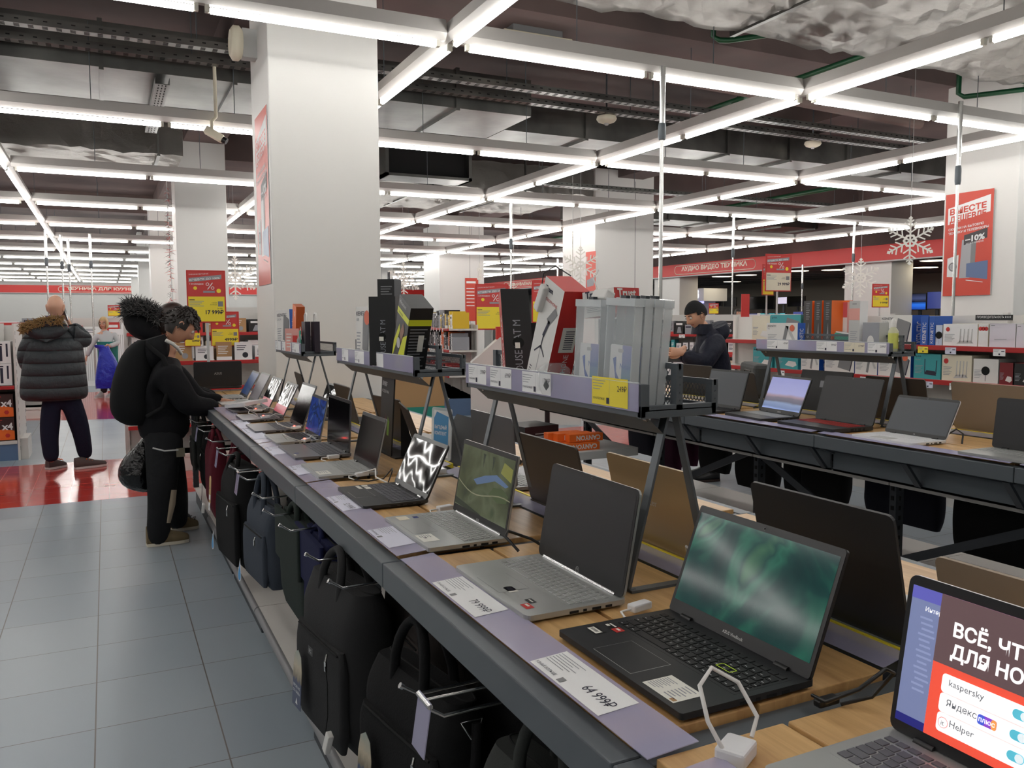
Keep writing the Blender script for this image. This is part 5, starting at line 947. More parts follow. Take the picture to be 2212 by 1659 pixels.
# the far side of the right table
for lab, y0, y1, zb, m, kw in (('dark bag with a brown paper tag under the right table', 5.05, 4.72, .3, FBLK, {'tags': 'c'}), ('black square bag behind the middle post of the right table', 4.64, 4.22, .25, FBLK, {}), ('black bag beside the square one under the right table', 4.16, 4.02, .3, FBLK, {}), ('slanting black bag under the right table', 4.0, 3.62, .3, FBLK, {}), ('dark blue bag behind the braced post of the right table', 3.5, 2.98, .27, FDNAVY, {}), ('large black bag at the right picture edge under the table', 2.92, 2.42, .2, FBLK, {}), ('ink blue bag with a kraft tag under the right table far end', 6.0, 5.62, .3, FDNAVY, {'tags': 'c'}), ('plum bag beyond the riser legs under the right table', 5.55, 5.3, .22, FPURP, {}), ('second plum bag next to the first under the right table', 5.25, 5.1, .3, FPURP, {})):
    bag(lab, 'bag', 4.08, (y0+y1)/2, .78, abs(y0-y1), .78-zb, .1, m, LEFT, hh=.02, pocket=False, taper=.08, group='bags under the right table', **kw)
# ---------------------------------------------------------------- people
def skin_geo(J, E, root, sub=2):
    names = list(J); me = bpy.data.meshes.new('skin'); me.from_pydata([J[n][0] for n in names], [(names.index(a), names.index(c)) for a, c in E], [])
    o = bpy.data.objects.new('skin', me); COL.objects.link(o); mo = o.modifiers.new('s', 'SKIN'); mo.use_smooth_shade = True; mo.branch_smoothing = .6
    for i, n in enumerate(names):
        r = J[n][1]; me.skin_vertices[0].data[i].radius = r if isinstance(r, tuple) else (r, r); me.skin_vertices[0].data[i].use_root = n == root
    s = o.modifiers.new('sub', 'SUBSURF'); s.levels = sub; s.render_levels = sub
    dg = bpy.context.evaluated_depsgraph_get(); ev = o.evaluated_get(dg); m2 = ev.to_mesh(); v = [tuple(p.co) for p in m2.vertices]; f = [tuple(p.vertices) for p in m2.polygons]; ev.to_mesh_clear()
    bpy.data.objects.remove(o); bpy.data.meshes.remove(me); return v, f
LIP = mat('lip_skin', (172, 104, 92), .5); EYEW = mat('eye_white', (226, 222, 216), .3); IRIS = mat('dark_iris', (40, 28, 22), .2)
def head_geo(b, M, skin, s=1.0):
    nu, nv = 36, 26; v = []; f = []
    for j in range(nv+1):
        ph = -PI/2+PI*j/nv
        for i in range(nu):
            th = 2*PI*i/nu; th = th-2*PI if th > PI else th
            cx, sz = math.cos(ph), math.sin(ph); x = .074*math.sin(th)*cx; y = -.094*math.cos(th)*cx; z = .118*sz; t = max(0, -sz); fr = max(0, math.cos(th))
            x *= 1-.38*t**1.6; y = y*(1-.12*t*fr) if y < 0 else y*(1-.45*t)
            g = lambda th0, ph0, a, c: math.exp(-((abs(th)-th0)/a)**2-((ph-ph0)/c)**2)
            q = .026*g(0, -.30, .17, .13)+.014*g(0, -.08, .12, .22)-.009*g(.42, .02, .2, .12)+.005*g(.4, .24, .4, .1)+.006*g(0, -.62, .3, .09)+.008*g(0, -1.0, .4, .2)+.004*g(.75, -.25, .3, .25)
            d = Vector((math.sin(th), -math.cos(th), 0)); x += d.x*q; y += d.y*q
            v.append((x*s, y*s, z*s))
    for j in range(nv):
        for i in range(nu): f.append((j*nu+i, j*nu+(i+1) % nu, (j+1)*nu+(i+1) % nu, (j+1)*nu+i))
    lipf = [k for k in range(len(f)) if (k % nu in (0, 1, 2, nu-1, nu-2, nu-3)) and (k//nu) in (8,)]
    b.add(v, [q for k, q in enumerate(f) if k not in lipf], skin, M, True); b.add(v, [f[k] for k in lipf], LIP, M, True)
    for sx in (-1, 1):
        b.lathe([(.001, -.012), (.009, -.008), (.0118, 0), (.009, .008), (.001, .012)], EYEW, M @ T(sx*.033*s, -.079*s, .004*s), 10); b.disc(0, 0, .0055, IRIS, M @ T(sx*.033*s, -.0915*s, .003*s) @ RX(PI/2), 10)
        b.tube([(sx*.02*s, -.092*s, .024*s), (sx*.034*s, -.092*s, .029*s), (sx*.05*s, -.08*s, .024*s)], .003, IRIS, 5, M)
        P = [(sx*(.073+.006*math.sin(a))*s, (.008+.014*math.cos(a))*s, (-.008+.03*math.sin(a))*s) for a in [2*PI*i/12 for i in range(12)]]
        b.tube(P, .006*s, skin, 6, M, closed=True); b.lathe([(.001, -.02), (.016, -.014), (.02, 0), (.016, .014), (.001, .02)], skin, M @ T(sx*.071*s, .006*s, -.006*s) @ Matrix.Diagonal((.35, .7, 1, 1)), 8)
def hand_geo(b, M, skin, curl=.5, s=1.0, spread=.0, mirror=1):
    """palm from the wrist at the origin along +x, back of the hand up (+z), thumb towards +y*mirror"""
    b.loft([[(x*s, (y*w)*s, (z*h)*s) for y, z in [(math.cos(2*PI*i/10), math.sin(2*PI*i/10)) for i in range(10)]] for x, w, h in ((-.02, .026, .02), (.0, .028, .018), (.03, .036, .016), (.07, .042, .014), (.09, .04, .012), (.097, .034, .008))], skin, M)
    for k, (L, y) in enumerate(((.07, .03), (.08, .0105), (.074, -.0105), (.058, -.03))):
        y *= mirror; c = curl*(1+.12*k); p = Vector((.085, y, 0)); P = [p.copy()]; a = -.12
        for q in (.45, .32, .23): a -= c*.7; p = p+Vector((math.cos(a)*L*q, y*spread*q, math.sin(a)*L*q)); P.append(p.copy())
        b.tube([tuple(q*s) for q in P], [.0095*s, .009*s, .008*s, .006*s], skin, 8, M)
    b.tube([tuple(Vector(q)*s) for q in ((.012, .026*mirror, -.004), (.04, .046*mirror, -.012), (.066, .052*mirror, -.018-.01*curl), (.086, .046*mirror, -.022-.015*curl))], [.013*s, .012*s, .0095*s, .007*s], skin, 8, M)
def shoe(name, parent, heel, toe, m, sole=WHITE, L=None, h=.1, accent=None):
    h0 = Vector(heel); d = Vector(toe)-h0; L = d.length; a = math.atan2(d.y, d.x); M = T(*h0) @ RZ(a); b = MB(M)
    prof = [(0, .03, h*.95), (.06*L/.28, .036, h), (.12*L/.28, .04, h*.8), (.18*L/.28, .044, h*.55), (.24*L/.28, .042, h*.42), (L*.97, .03, h*.3), (L, .012, h*.2)]
    b.loft([[(x, w*math.cos(q), .018+hh*max(0, math.sin(q))**.8 if math.sin(q) > 0 else .018) for q in [2*PI*i/14 for i in range(14)]] for x, w, hh in prof], m); o = b.build(name, parent)
    s = MB(M); s.loft([[(x, (w+.005)*c, z) for c, z in ((1, .002), (1, .022), (-1, .022), (-1, .002))] for x, w, _ in prof], sole, smooth=False); s.build('sole', o)
    if accent: q = MB(M); [q.tube([(x, -.03, .02+hz), (x+.012, 0, .03+hz), (x, .03, .02+hz)], .004, accent, 5) for x, hz in ((.1, .07), (.125, .06), (.15, .05))]; q.build('laces', o)
def tuft_hair(b, M, rad, n, L, m, seed, region, droop=.5, r=.006):
    R_ = random.Random(seed)
    for _ in range(n):
        for _t in range(20):
            th, ph = R_.uniform(-PI, PI), R_.uniform(-.9, PI/2)
            if region(th, ph): break
        d = Vector((math.sin(th)*math.cos(ph), -math.cos(th)*math.cos(ph), math.sin(ph))); p = Vector((d.x*rad[0], d.y*rad[1], d.z*rad[2])); l = L*R_.uniform(.6, 1.2)
        q = p+d*l*.45+Vector((R_.uniform(-.3, .3), R_.uniform(-.3, .3), -droop))*l*.6; b.tube([tuple(p*.97), tuple((p*1.03+q)/2+d*l*.1), tuple(q)], [r, r*.8, .001], m, 5, M)
def hair_cap(b, M, m, region, k=1.06, s=1.0):
    nu, nv = 36, 20; v = []; f = []
    for j in range(nv+1):
        ph = -.9+(PI/2+.9)*j/nv
        for i in range(nu):
            th = 2*PI*i/nu-PI; t = max(0, -math.sin(ph)); y = -.094*math.cos(th)*math.cos(ph); y = y*(1-.45*t) if y > 0 else y
            v.append((.074*math.sin(th)*math.cos(ph)*k*1.02*s, y*k*s, .118*math.sin(ph)*k*s))
    for j in range(nv):
        for i in range(nu):
            th = 2*PI*(i+.5)/nu-PI; ph = -.9+(PI/2+.9)*(j+.5)/nv
            if region(th, ph): f.append((j*nu+i, j*nu+(i+1) % nu, (j+1)*nu+(i+1) % nu, (j+1)*nu+i))
    b.add(v, f, m, M, True)
def look(p, fwd, tilt=0, roll=0):
    """head frame: local -y looks along fwd (degrees from +x, flat), tilt in degrees looks down"""
    return T(*p) @ RZ(math.radians(fwd)+PI/2) @ RX(math.radians(tilt)) @ RY(math.radians(roll))
def person(label, J, legs, top, trousers, head, headM, hands, skin=SKIN, loc=None, extra=None, headscale=1.0, name='person'):
    """J: joints for the whole figure as world points"""
    P = lambda n: Vector(J[n]); o0 = (J['pelvis'][0], J['pelvis'][1], 0)
    b = MB(T(-o0[0], -o0[1], 0)); D = {}
    body = {'pelvis': .1, 'waist': .1, 'chest': .11, 'neck': .05, 'nape': .048, 'shl': .055, 'shr': .055, 'ell': .042, 'elr': .042, 'wrl': .026, 'wrr': .026, 'hil': .085, 'hir': .085, 'knl': .055, 'knr': .055, 'anl': .036, 'anr': .036}
    E = [('pelvis', 'waist'), ('waist', 'chest'), ('chest', 'neck'), ('neck', 'nape'), ('chest', 'shl'), ('chest', 'shr'), ('shl', 'ell'), ('ell', 'wrl'), ('shr', 'elr'), ('elr', 'wrr'), ('pelvis', 'hil'), ('hil', 'knl'), ('knl', 'anl'), ('pelvis', 'hir'), ('hir', 'knr'), ('knr', 'anr')]
    v, f = skin_geo({n: (J[n], r) for n, r in body.items()}, E, 'pelvis'); b.add(v, f, skin, None, True)
    head_geo(b, headM, skin, headscale)
    for M, c, mi in hands: hand_geo(b, M, skin, c, mirror=mi)
    bo = b.build(name); bo.location = o0; tag(bo, label, 'person')
    K = lambda: MB(T(-o0[0], -o0[1], 0))
    rl = legs; v, f = skin_geo({'pelvis': (J['pelvis'], rl[0]), 'waist': (tuple(P('pelvis')*.15+P('waist')*.85), rl[0]*.95), 'hil': (J['hil'], rl[1]), 'knl': (J['knl'], rl[2]), 'anl': (J['anl'], rl[3]), 'hir': (J['hir'], rl[1]), 'knr': (J['knr'], rl[2]), 'anr': (J['anr'], rl[3])},
        [('pelvis', 'waist'), ('pelvis', 'hil'), ('hil', 'knl'), ('knl', 'anl'), ('pelvis', 'hir'), ('hir', 'knr'), ('knr', 'anr')], 'pelvis'); K().add(v, f, trousers, None, True).build('trousers', bo)
    if top:
        m, r, nm = top; rr = {'hem': r[0], 'waist': r[1], 'chest': r[2], 'collar': r[3], 'shl': r[4], 'shr': r[4], 'ell': r[5], 'elr': r[5], 'wrl': r[6], 'wrr': r[6]}; J2 = dict(J); J2['collar'] = tuple(P('neck')*.9+P('chest')*.1); J2.setdefault('hem', J['pelvis'])
        v, f = skin_geo({n: (J2[n], q) for n, q in rr.items()}, [('hem', 'waist'), ('waist', 'chest'), ('chest', 'collar'), ('chest', 'shl'), ('chest', 'shr'), ('shl', 'ell'), ('ell', 'wrl'), ('shr', 'elr'), ('elr', 'wrr')], 'chest'); K().add(v, f, m, None, True).build(nm, bo)
    if extra: extra(bo, K)
    return bo
def quilt(name, rgb, pitch=14):
    m, nt, b = nodes(name); tc = N(nt, 'ShaderNodeNewGeometry'); s = N(nt, 'ShaderNodeSeparateXYZ'); nt.links.new(tc.outputs['Position'], s.inputs[0])
    q = MATH(nt, 'ABSOLUTE', MATH(nt, 'SINE', MATH(nt, 'MULTIPLY', s.outputs['Z'], pitch*1.0))); n = N(nt, 'ShaderNodeTexNoise', i_Scale=18.0, i_Detail=3.0); nt.links.new(tc.outputs['Position'], n.inputs['Vector'])
    bp = N(nt, 'ShaderNodeBump', i_Strength=.9, i_Distance=.03); nt.links.new(MATH(nt, 'ADD', MATH(nt, 'POWER', q, .45), MATH(nt, 'MULTIPLY', n.outputs['Fac'], .5)), bp.inputs['Height']); nt.links.new(bp.outputs['Normal'], b.inputs['Normal'])
    b.inputs['Base Color'].default_value = lin(rgb); b.inputs['Roughness'].default_value = .6; return m
def folds(name, rgb, sc=9, st=.6, rough=.85, dist=.02): return mat(name, rgb, rough, bump=(sc, st, dist), spec=.25)
HAIRD = mat('dark_brown_hair', (34, 26, 22), .45); HAIRB = mat('blonde_hair', (196, 168, 120), .5); FURG = mat('grey_fur', (92, 90, 90), .9); FURD = mat('dark_fur', (40, 40, 42), .9); FURT = mat('tan_fur', (150, 118, 74), .9)
# ---- young man leaning over a laptop, seen from his right side
Y0 = 5.78; q = lambda px, py, dy=0: at(px, py, Y0+dy)
JM = folds('black_jacket', (20, 20, 23), 10, .5); TM = folds('black_trousers', (30, 31, 33), 9, .8); SHOE = mat('olive_suede', (124, 108, 80), .8); SOLE = mat('cream_sole', (222, 214, 196), .6)
J = {'pelvis': q(355, 955), 'waist': q(350, 890), 'chest': q(352, 800), 'neck': q(362, 765), 'nape': q(374, 742), 'shl': q(368, 800, .2), 'shr': q(362, 805, -.2), 'ell': q(425, 868, .24), 'elr': q(408, 878, -.2), 'wrl': q(482, 868, .1), 'wrr': q(470, 880, -.08),
     'hil': q(358, 975, .1), 'hir': q(352, 975, -.09), 'knl': q(378, 1070, .15), 'knr': q(350, 1080, -.08), 'anl': q(384, 1140, .25), 'anr': q(338, 1182, -.03), 'hem': q(357, 966)}
hm = look(q(389, 703), 5, 34)
def yx(bo, K):
    h = K(); reg = lambda th, ph: ph > .42 or (abs(th) > 1.25 and ph > -.15) or (abs(th) > 2.0 and ph > -.62) or (abs(th) < 1.25 and ph > .32)
    hair_cap(h, hm, HAIRD, reg, 1.09); tuft_hair(h, hm, (.079, .1, .126), 150, .07, HAIRD, 'ym', lambda th, ph: ph > .3 and abs(th) < 2.2, .75, .008); tuft_hair(h, hm, (.079, .1, .126), 90, .05, HAIRD, 'ym2', lambda th, ph: abs(th) > 1.7 and ph > -.3, .8, .007); h.build('hair', bo)
    h = K(); c = Vector(q(342, 762)); h.loft([[tuple(c+Vector((.07*k*math.cos(a)*1.1-.02, .13*k*math.sin(a), z+.02*math.cos(a)))) for a in [2*PI*i/16 for i in range(16)]] for k, z in ((.5, -.1), (1, -.07), (1.25, 0), (1.15, .06), (.85, .1))], JM); h.build('hood', bo, sub=1)
    h = K(); h.tube([q(358, 735, -.13), q(372, 742, -.12), q(384, 752, -.08), q(392, 764, -.02)], .012, mat('white_lining', (214, 212, 206), .7), 6); h.build('collar_lining', bo)
    h = K(); h.tube([q(330, 968, -.2), q(355, 974, -.23), q(385, 972, -.2)], .005, LGREY, 6); h.build('reflective_cord', bo)
    h = K(); M_ = T(*q(390, 978, -.16)); h.box((-.025, -.01, -.025), (.025, .002, .03), mat('khaki_patch', (110, 104, 88), .8), M_); h.build('belt_patch', bo)
    h = K(); h.loft([[q(px-w, py, -.2), q(px+w, py, -.2), q(px+w, py, -.17), q(px-w, py, -.17)] for px, py, w in ((376, 1058, 6), (372, 1090, 7), (364, 1130, 4))], mat('khaki_panel', (140, 126, 108), .8)); h.build('knee_panel', bo)
    for hx, tx, nm in ((q(318, 1208, -.05), q(410, 1196, -.05), 'shoe'), (q(371, 1176, .3), q(430, 1160, .3), 'shoe')): shoe(nm, bo, (hx[0]-bo.location.x, hx[1]-bo.location.y, 0), (tx[0]-bo.location.x, tx[1]-bo.location.y+.02, 0), SHOE, SOLE, h=.12, accent=BLACK)
hand1 = (frame(q(474, 880, -.08), (1, .05, -.12), (0, 1, 0)), .45, 1); hand2 = (frame(q(484, 866, .1), (1, -.05, -.15), (0, 1, 0)), .35, -1)
person('person with short dark hair in black jacket leaning over a laptop with a backpack', J, (.15, .12, .092, .07), (JM, ((.17, .2), (.17, .2), (.17, .215), .085, .105, .082, .055), 'jacket'), TM, None, hm, [hand1, hand2], skin=mat('warm_skin', (202, 150, 122), .5), extra=yx)
t = thing('backpack', 'black backpack worn by the young man leaning over the laptop', 'backpack', q(290, 830)); o = Vector(q(290, 830)); b = MB(T(*(-o)))
rg = random.Random(3); b.loft([[q(cx+w*math.cos(a), cy, 0) if 0 else tuple(Vector(q(cx, cy))+Vector((math.cos(a)*w/333*1.0, math.sin(a)*.155*k, 0))) for a in [2*PI*i/18 for i in range(18)]] for cx, cy, w, k in ((308, 735, 10, .5), (300, 750, 26, .8), (292, 790, 38, 1), (286, 840, 44, 1.05), (284, 880, 44, 1.02), (288, 905, 38, .9), (296, 916, 22, .6))], fabric('black_pack_cloth', (22, 23, 24)), T(0, 0, 0)); b.build('pack_body', t, sub=1)
b = MB(T(*(-o))); b.loft([[tuple(Vector(q(cx, cy))+Vector((math.cos(a)*w/333, math.sin(a)*.12*k, 0))) for a in [2*PI*i/14 for i in range(14)]] for cx, cy, w, k in ((262, 845, 12, .6), (258, 870, 18, 1), (262, 895, 18, 1), (270, 908, 10, .6))], fabric('black_pack_cloth', (22, 23, 24))); b.build('pack_pocket', t, sub=1)
for s in (-1, 1): MB(T(*(-o))).tube([q(318, 745, s*.13), q(352, 772, s*.2), q(372, 820, s*.24), q(352, 880, s*.22), q(318, 900, s*.15)], .016, FBLK, 6).build('shoulder_strap', t)
b = MB(T(*(-o))); b.tube([q(272, 865, -.12), q(270, 885, -.12)], .004, CHROME, 6); b.build('zip_pull', t)
t = thing('plastic_bag', 'bulging shiny black plastic bag hanging behind the young man', 'plastic bag', q(296, 1055, .05)); o = Vector(q(296, 1055, .05)); PLAST = mat('black_polythene', (14, 14, 16), .22, bump=(16, .9, .03))
b = MB(T(*(-o))); b.loft([[tuple(Vector(q(cx, cy, .05))+Vector((math.cos(a)*w/333*(1+rg.uniform(-.06, .06)), math.sin(a)*.12*k*(1+rg.uniform(-.08, .08)), rg.uniform(-.006, .006)))) for a in [2*PI*i/20 for i in range(20)]] for cx, cy, w, k in ((318, 935, 5, .25), (314, 955, 12, .5), (300, 985, 32, .8), (294, 1010, 38, 1), (296, 1035, 38, 1), (304, 1052, 30, .8), (312, 1060, 12, .4))], PLAST); b.build('sack', t, sub=1)
MB(T(*(-o))).tube([q(318, 938, .05), q(322, 915, .02), q(326, 895, .1), q(322, 915, .1), q(318, 938, .06)], .006, PLAST, 6).build('carry_handle', t)
# ---- woman behind him with a fur trimmed hood
Y1 = 6.35; g = lambda px, py, dy=0: at(px, py, Y1+dy)
J = {'pelvis': g(360, 920), 'waist': g(345, 860), 'chest': g(335, 790), 'neck': g(350, 742), 'nape': g(358, 722), 'shl': g(345, 785, .18), 'shr': g(340, 785, -.16), 'ell': g(410, 850, .2), 'elr': g(400, 850, -.14), 'wrl': g(468, 858, .1), 'wrr': g(466, 862, -.04), 'hil': g(362, 945, .1), 'hir': g(358, 945, -.08), 'knl': g(378, 1040, .12), 'knr': g(372, 1042, -.05), 'anl': g(384, 1100, .15), 'anr': g(378, 1112, -.05), 'hem': g(352, 940)}
hm2 = look(g(366, 690), 0, 40)
def gx(bo, K):
    h = K(); hair_cap(h, hm2, mat('chestnut_hair', (52, 36, 30), .4), lambda th, ph: ph > .4 or abs(th) > 1.0, 1.12); h.build('hair', bo)
    h = K(); c = Vector(g(308, 705)); h.loft([[tuple(c+Vector((.13*k*math.cos(a), .15*k*math.sin(a), z+.06*k*math.cos(a)*-1))) for a in [2*PI*i/16 for i in range(16)]] for k, z in ((.4, -.1), (.9, -.08), (1, -.0), (.9, .06), (.4, .08))], JM); ho = h.build('hood', bo, sub=1)
    h = K(); R_ = random.Random(5)
    for i in range(1500):
        u = R_.random(); px = 268+u*78; py = 668-24*math.sin(u*2.3)+u*36+R_.uniform(-13, 18); p = Vector(g(px, py, R_.uniform(-.16, .05))); d = Vector((R_.uniform(-1, .6), R_.uniform(-1, .3), R_.uniform(-.3, 1.1))).normalized(); L = R_.uniform(.04, .075)
        h.tube([tuple(p), tuple(p+d*L*.6), tuple(p+d*L+Vector((0, 0, -.01)))], [.0028, .002, .0006], FURG if R_.random() < .6 else FURD, 4)
    h.build('fur_trim', bo)
    for hx, tx in ((g(372, 1112, .18), g(404, 1098, .18)), (g(368, 1135, -.02), g(412, 1128, -.02))): shoe('shoe', bo, (hx[0]-bo.location.x, hx[1]-bo.location.y, 0), (tx[0]-bo.location.x, tx[1]-bo.location.y, 0), BLACK, SOLE)
person('person with brown hair and grey fur trimmed hood standing behind the young man', J, (.14, .11, .08, .055), (JM, ((.15, .19), (.15, .19), (.16, .2), .08, .1, .075, .05), 'jacket'), TM, None, hm2, [(frame(g(470, 858, -.04), (1, .1, -.1), (0, 1, 0)), .4, 1), (frame(g(472, 856, .1), (1, 0, -.1), (0, 1, 0)), .4, -1)], extra=gx)
# ---- bald man on the phone, back to the camera
Y2 = 9.05; q2 = lambda px, py, dy=0: at(px, py, Y2+dy); PUFF = quilt('grey_green_quilting', (48, 54, 58), 27); NAVYT = folds('navy_trousers', (26, 30, 50), 10, .7)
J = {'pelvis': q2(138, 860), 'waist': q2(122, 805), 'chest': q2(116, 740), 'neck': q2(116, 700), 'nape': q2(118, 680), 'shl': q2(72, 728), 'shr': q2(158, 722), 'ell': q2(58, 775, .05), 'elr': q2(190, 742, .06), 'wrl': q2(64, 808, .1), 'wrr': q2(152, 700, .1), 'hil': q2(112, 870), 'hir': q2(156, 868), 'knl': q2(106, 940), 'knr': q2(176, 935, .05), 'anl': q2(112, 1000), 'anr': q2(186, 992, .1), 'hem': q2(116, 838)}
hm3 = look(q2(120, 664), 78, 6)
def bx_(bo, K):
    h = K(); R_ = random.Random(9)
    for i in range(1300):
        u = R_.random(); px = 44+u*92; py = 712-u*20+R_.uniform(-9, 9)-6*math.sin(u*PI); p = Vector(q2(px, py, -.24+R_.uniform(-.03, .08))); d = Vector((R_.uniform(-1, 1), R_.uniform(-1, .1), R_.uniform(-.9, .7))).normalized(); L = R_.uniform(.02, .05); h.tube([tuple(p), tuple(p+d*L)], [.004, .001], FURT, 4)
    h.build('fur_trim', bo)
    h = K(); h.loft([[tuple(Vector(q2(cx, cy, -.16))+Vector((math.cos(a)*w/227, math.sin(a)*.1, 0))) for a in [2*PI*i/14 for i in range(14)]] for cx, cy, w in ((100, 738, 6), (98, 728, 30), (98, 714, 46), (100, 702, 42), (108, 690, 24))], PUFF); h.build('hood', bo, sub=1)
    h = K(); h.loft([[tuple(Vector(q2(116, cy))+Vector((math.cos(a)*.068, math.sin(a)*.07, 0))) for a in [2*PI*i/14 for i in range(14)]] for cy in (698, 682)], mat('royal_blue_cloth', (34, 48, 150), .7)); h.build('blue_collar', bo)
    h = K(); c = Vector(q2(118, 668)); h.loft([[tuple(Vector(q2(cx, cy, .02))+Vector((math.cos(a)*w/227, math.sin(a)*d, 0))) for a in [2*PI*i/18 for i in range(18)]] for cx, cy, w, d in ((119, 863, 58, .2), (118, 858, 68, .245), (117, 835, 67, .245), (117, 800, 63, .235), (117, 765, 60, .225), (116, 738, 56, .2), (115, 718, 44, .16), (116, 706, 26, .1))], PUFF); h.build('jacket_body', bo, sub=1)
    for hx, tx in ((q2(103, 1026, .12), q2(142, 1010, .25)), (q2(162, 1014, .02), q2(230, 1004, .12))): shoe('shoe', bo, (hx[0]-bo.location.x, hx[1]-bo.location.y, 0), (tx[0]-bo.location.x, tx[1]-bo.location.y, 0), mat('orange_grey_knit', (96, 84, 82), .8), WHITE, accent=ORANGE)
person('bald person in quilted grey jacket with tan fur hood talking on a phone', J, (.16, .115, .085, .07), (PUFF, ((.26, .2), (.25, .19), (.235, .18), .085, .12, .1, .06), 'jacket'), NAVYT, None, hm3, [(frame(q2(150, 698, .08), (-.35, .25, 1), (0, -1, .2)), .7, 1), (frame(q2(64, 810, .1), (.1, .3, -1), (1, 0, 0)), .5, 1)], extra=bx_)
b = MB(frame(q2(142, 676, .06), (.2, 1, 0), (-.3, 0, 1))); b.prism(rrect(.075, .15, .012), -.004, .004, BLACK); b.rect(-.033, -.068, .033, .068, mat('phone_glass', (20, 24, 34), .1), T(0, 0, .0045)); tag(b.build('mobile_phone'), 'black mobile phone held to the ear of the bald person', 'phone')
# ---- shop woman with a blue sack
Y3 = 17.4; q3 = lambda px, py, dy=0: at(px, py, Y3+dy); TEALS = mat('teal_uniform', (34, 120, 112), .8); GREYS = mat('pale_grey_uniform', (190, 194, 196), .8)
J = {'pelvis': q3(234, 775), 'waist': q3(232, 755), 'chest': q3(230, 725), 'neck': q3(226, 713), 'nape': q3(225, 708), 'shl': q3(247, 721), 'shr': q3(211, 723), 'ell': q3(256, 741, -.05), 'elr': q3(200, 743), 'wrl': q3(236, 748, -.25), 'wrr': q3(187, 770), 'hil': q3(241, 782), 'hir': q3(228, 782), 'knl': q3(244, 818), 'knr': q3(226, 818), 'anl': q3(243, 848), 'anr': q3(224, 850), 'hem': q3(234, 783)}
hm4 = look(q3(224, 699), -108, 0)
def wx(bo, K):
    h = K(); hair_cap(h, hm4, HAIRB, lambda th, ph: ph > .45 or abs(th) > .95, 1.14); h.build('hair', bo)
    h = K(); h.loft([[tuple(Vector(q3(cx, cy))+Vector((math.cos(a)*w/114, math.sin(a)*.16, 0))) for a in [2*PI*i/14 for i in range(14)]] for cx, cy, w in ((234, 790, 20), (233, 760, 20), (232, 738, 21))], TEALS); h.build('teal_panel', bo)
    h = K(); [h.ring(0, 0, .022, .026, IRIS, hm4 @ T(s*.034, -.1, .004) @ RX(PI/2)) for s in (-1, 1)]; h.build('glasses', bo)
    for p in ((222, 858), (246, 855)): a = q3(*p); shoe('shoe', bo, (a[0]-bo.location.x, a[1]-bo.location.y, 0), (a[0]-bo.location.x-.12, a[1]-bo.location.y-.2, 0), LGREY)
person('blonde person with glasses in grey and teal uniform carrying a blue sack', J, (.14, .11, .08, .06), (GREYS, ((.16, .13), (.15, .12), (.16, .12), .06, .07, .05, .045), 'tunic'), BLACK, None, hm4, [(frame(q3(236, 748, -.25), (-.6, -.5, -.2), (0, 0, 1)), .8, 1), (frame(q3(187, 770), (-.4, 0, -1), (0, -1, 0)), .4, 1)], extra=wx)
t = thing('rubbish_sack', 'bright blue rubbish sack held by the blonde person', 'sack', q3(232, 800, -.3)); o = Vector(q3(232, 800, -.3)); BSACK = mat('blue_polythene', (24, 44, 176), .35, bump=(7, .9, .05))
b = MB(T(*(-o))); b.loft([[tuple(Vector(q3(cx, cy, -.3))+Vector((math.cos(a)*w/114*(1+rg.uniform(-.05, .05)), math.sin(a)*.17*k, 0))) for a in [2*PI*i/18 for i in range(18)]] for cx, cy, w, k in ((222, 748, 12, .5), (226, 756, 10, .5), (231, 772, 17, .8), (234, 800, 24, 1), (232, 825, 25, 1), (230, 838, 20, .8))], BSACK); b.build('sack_body', t, sub=1); b = MB(T(*(-o))); b.loft([[tuple(Vector(q3(cx, cy, -.3))+Vector((math.cos(a)*w/114, math.sin(a)*.07, 0))) for a in [2*PI*i/12 for i in range(12)]] for cx, cy, w in ((226, 756, 8), (218, 750, 12), (214, 745, 9))], BSACK); b.build('gathered_neck', t)
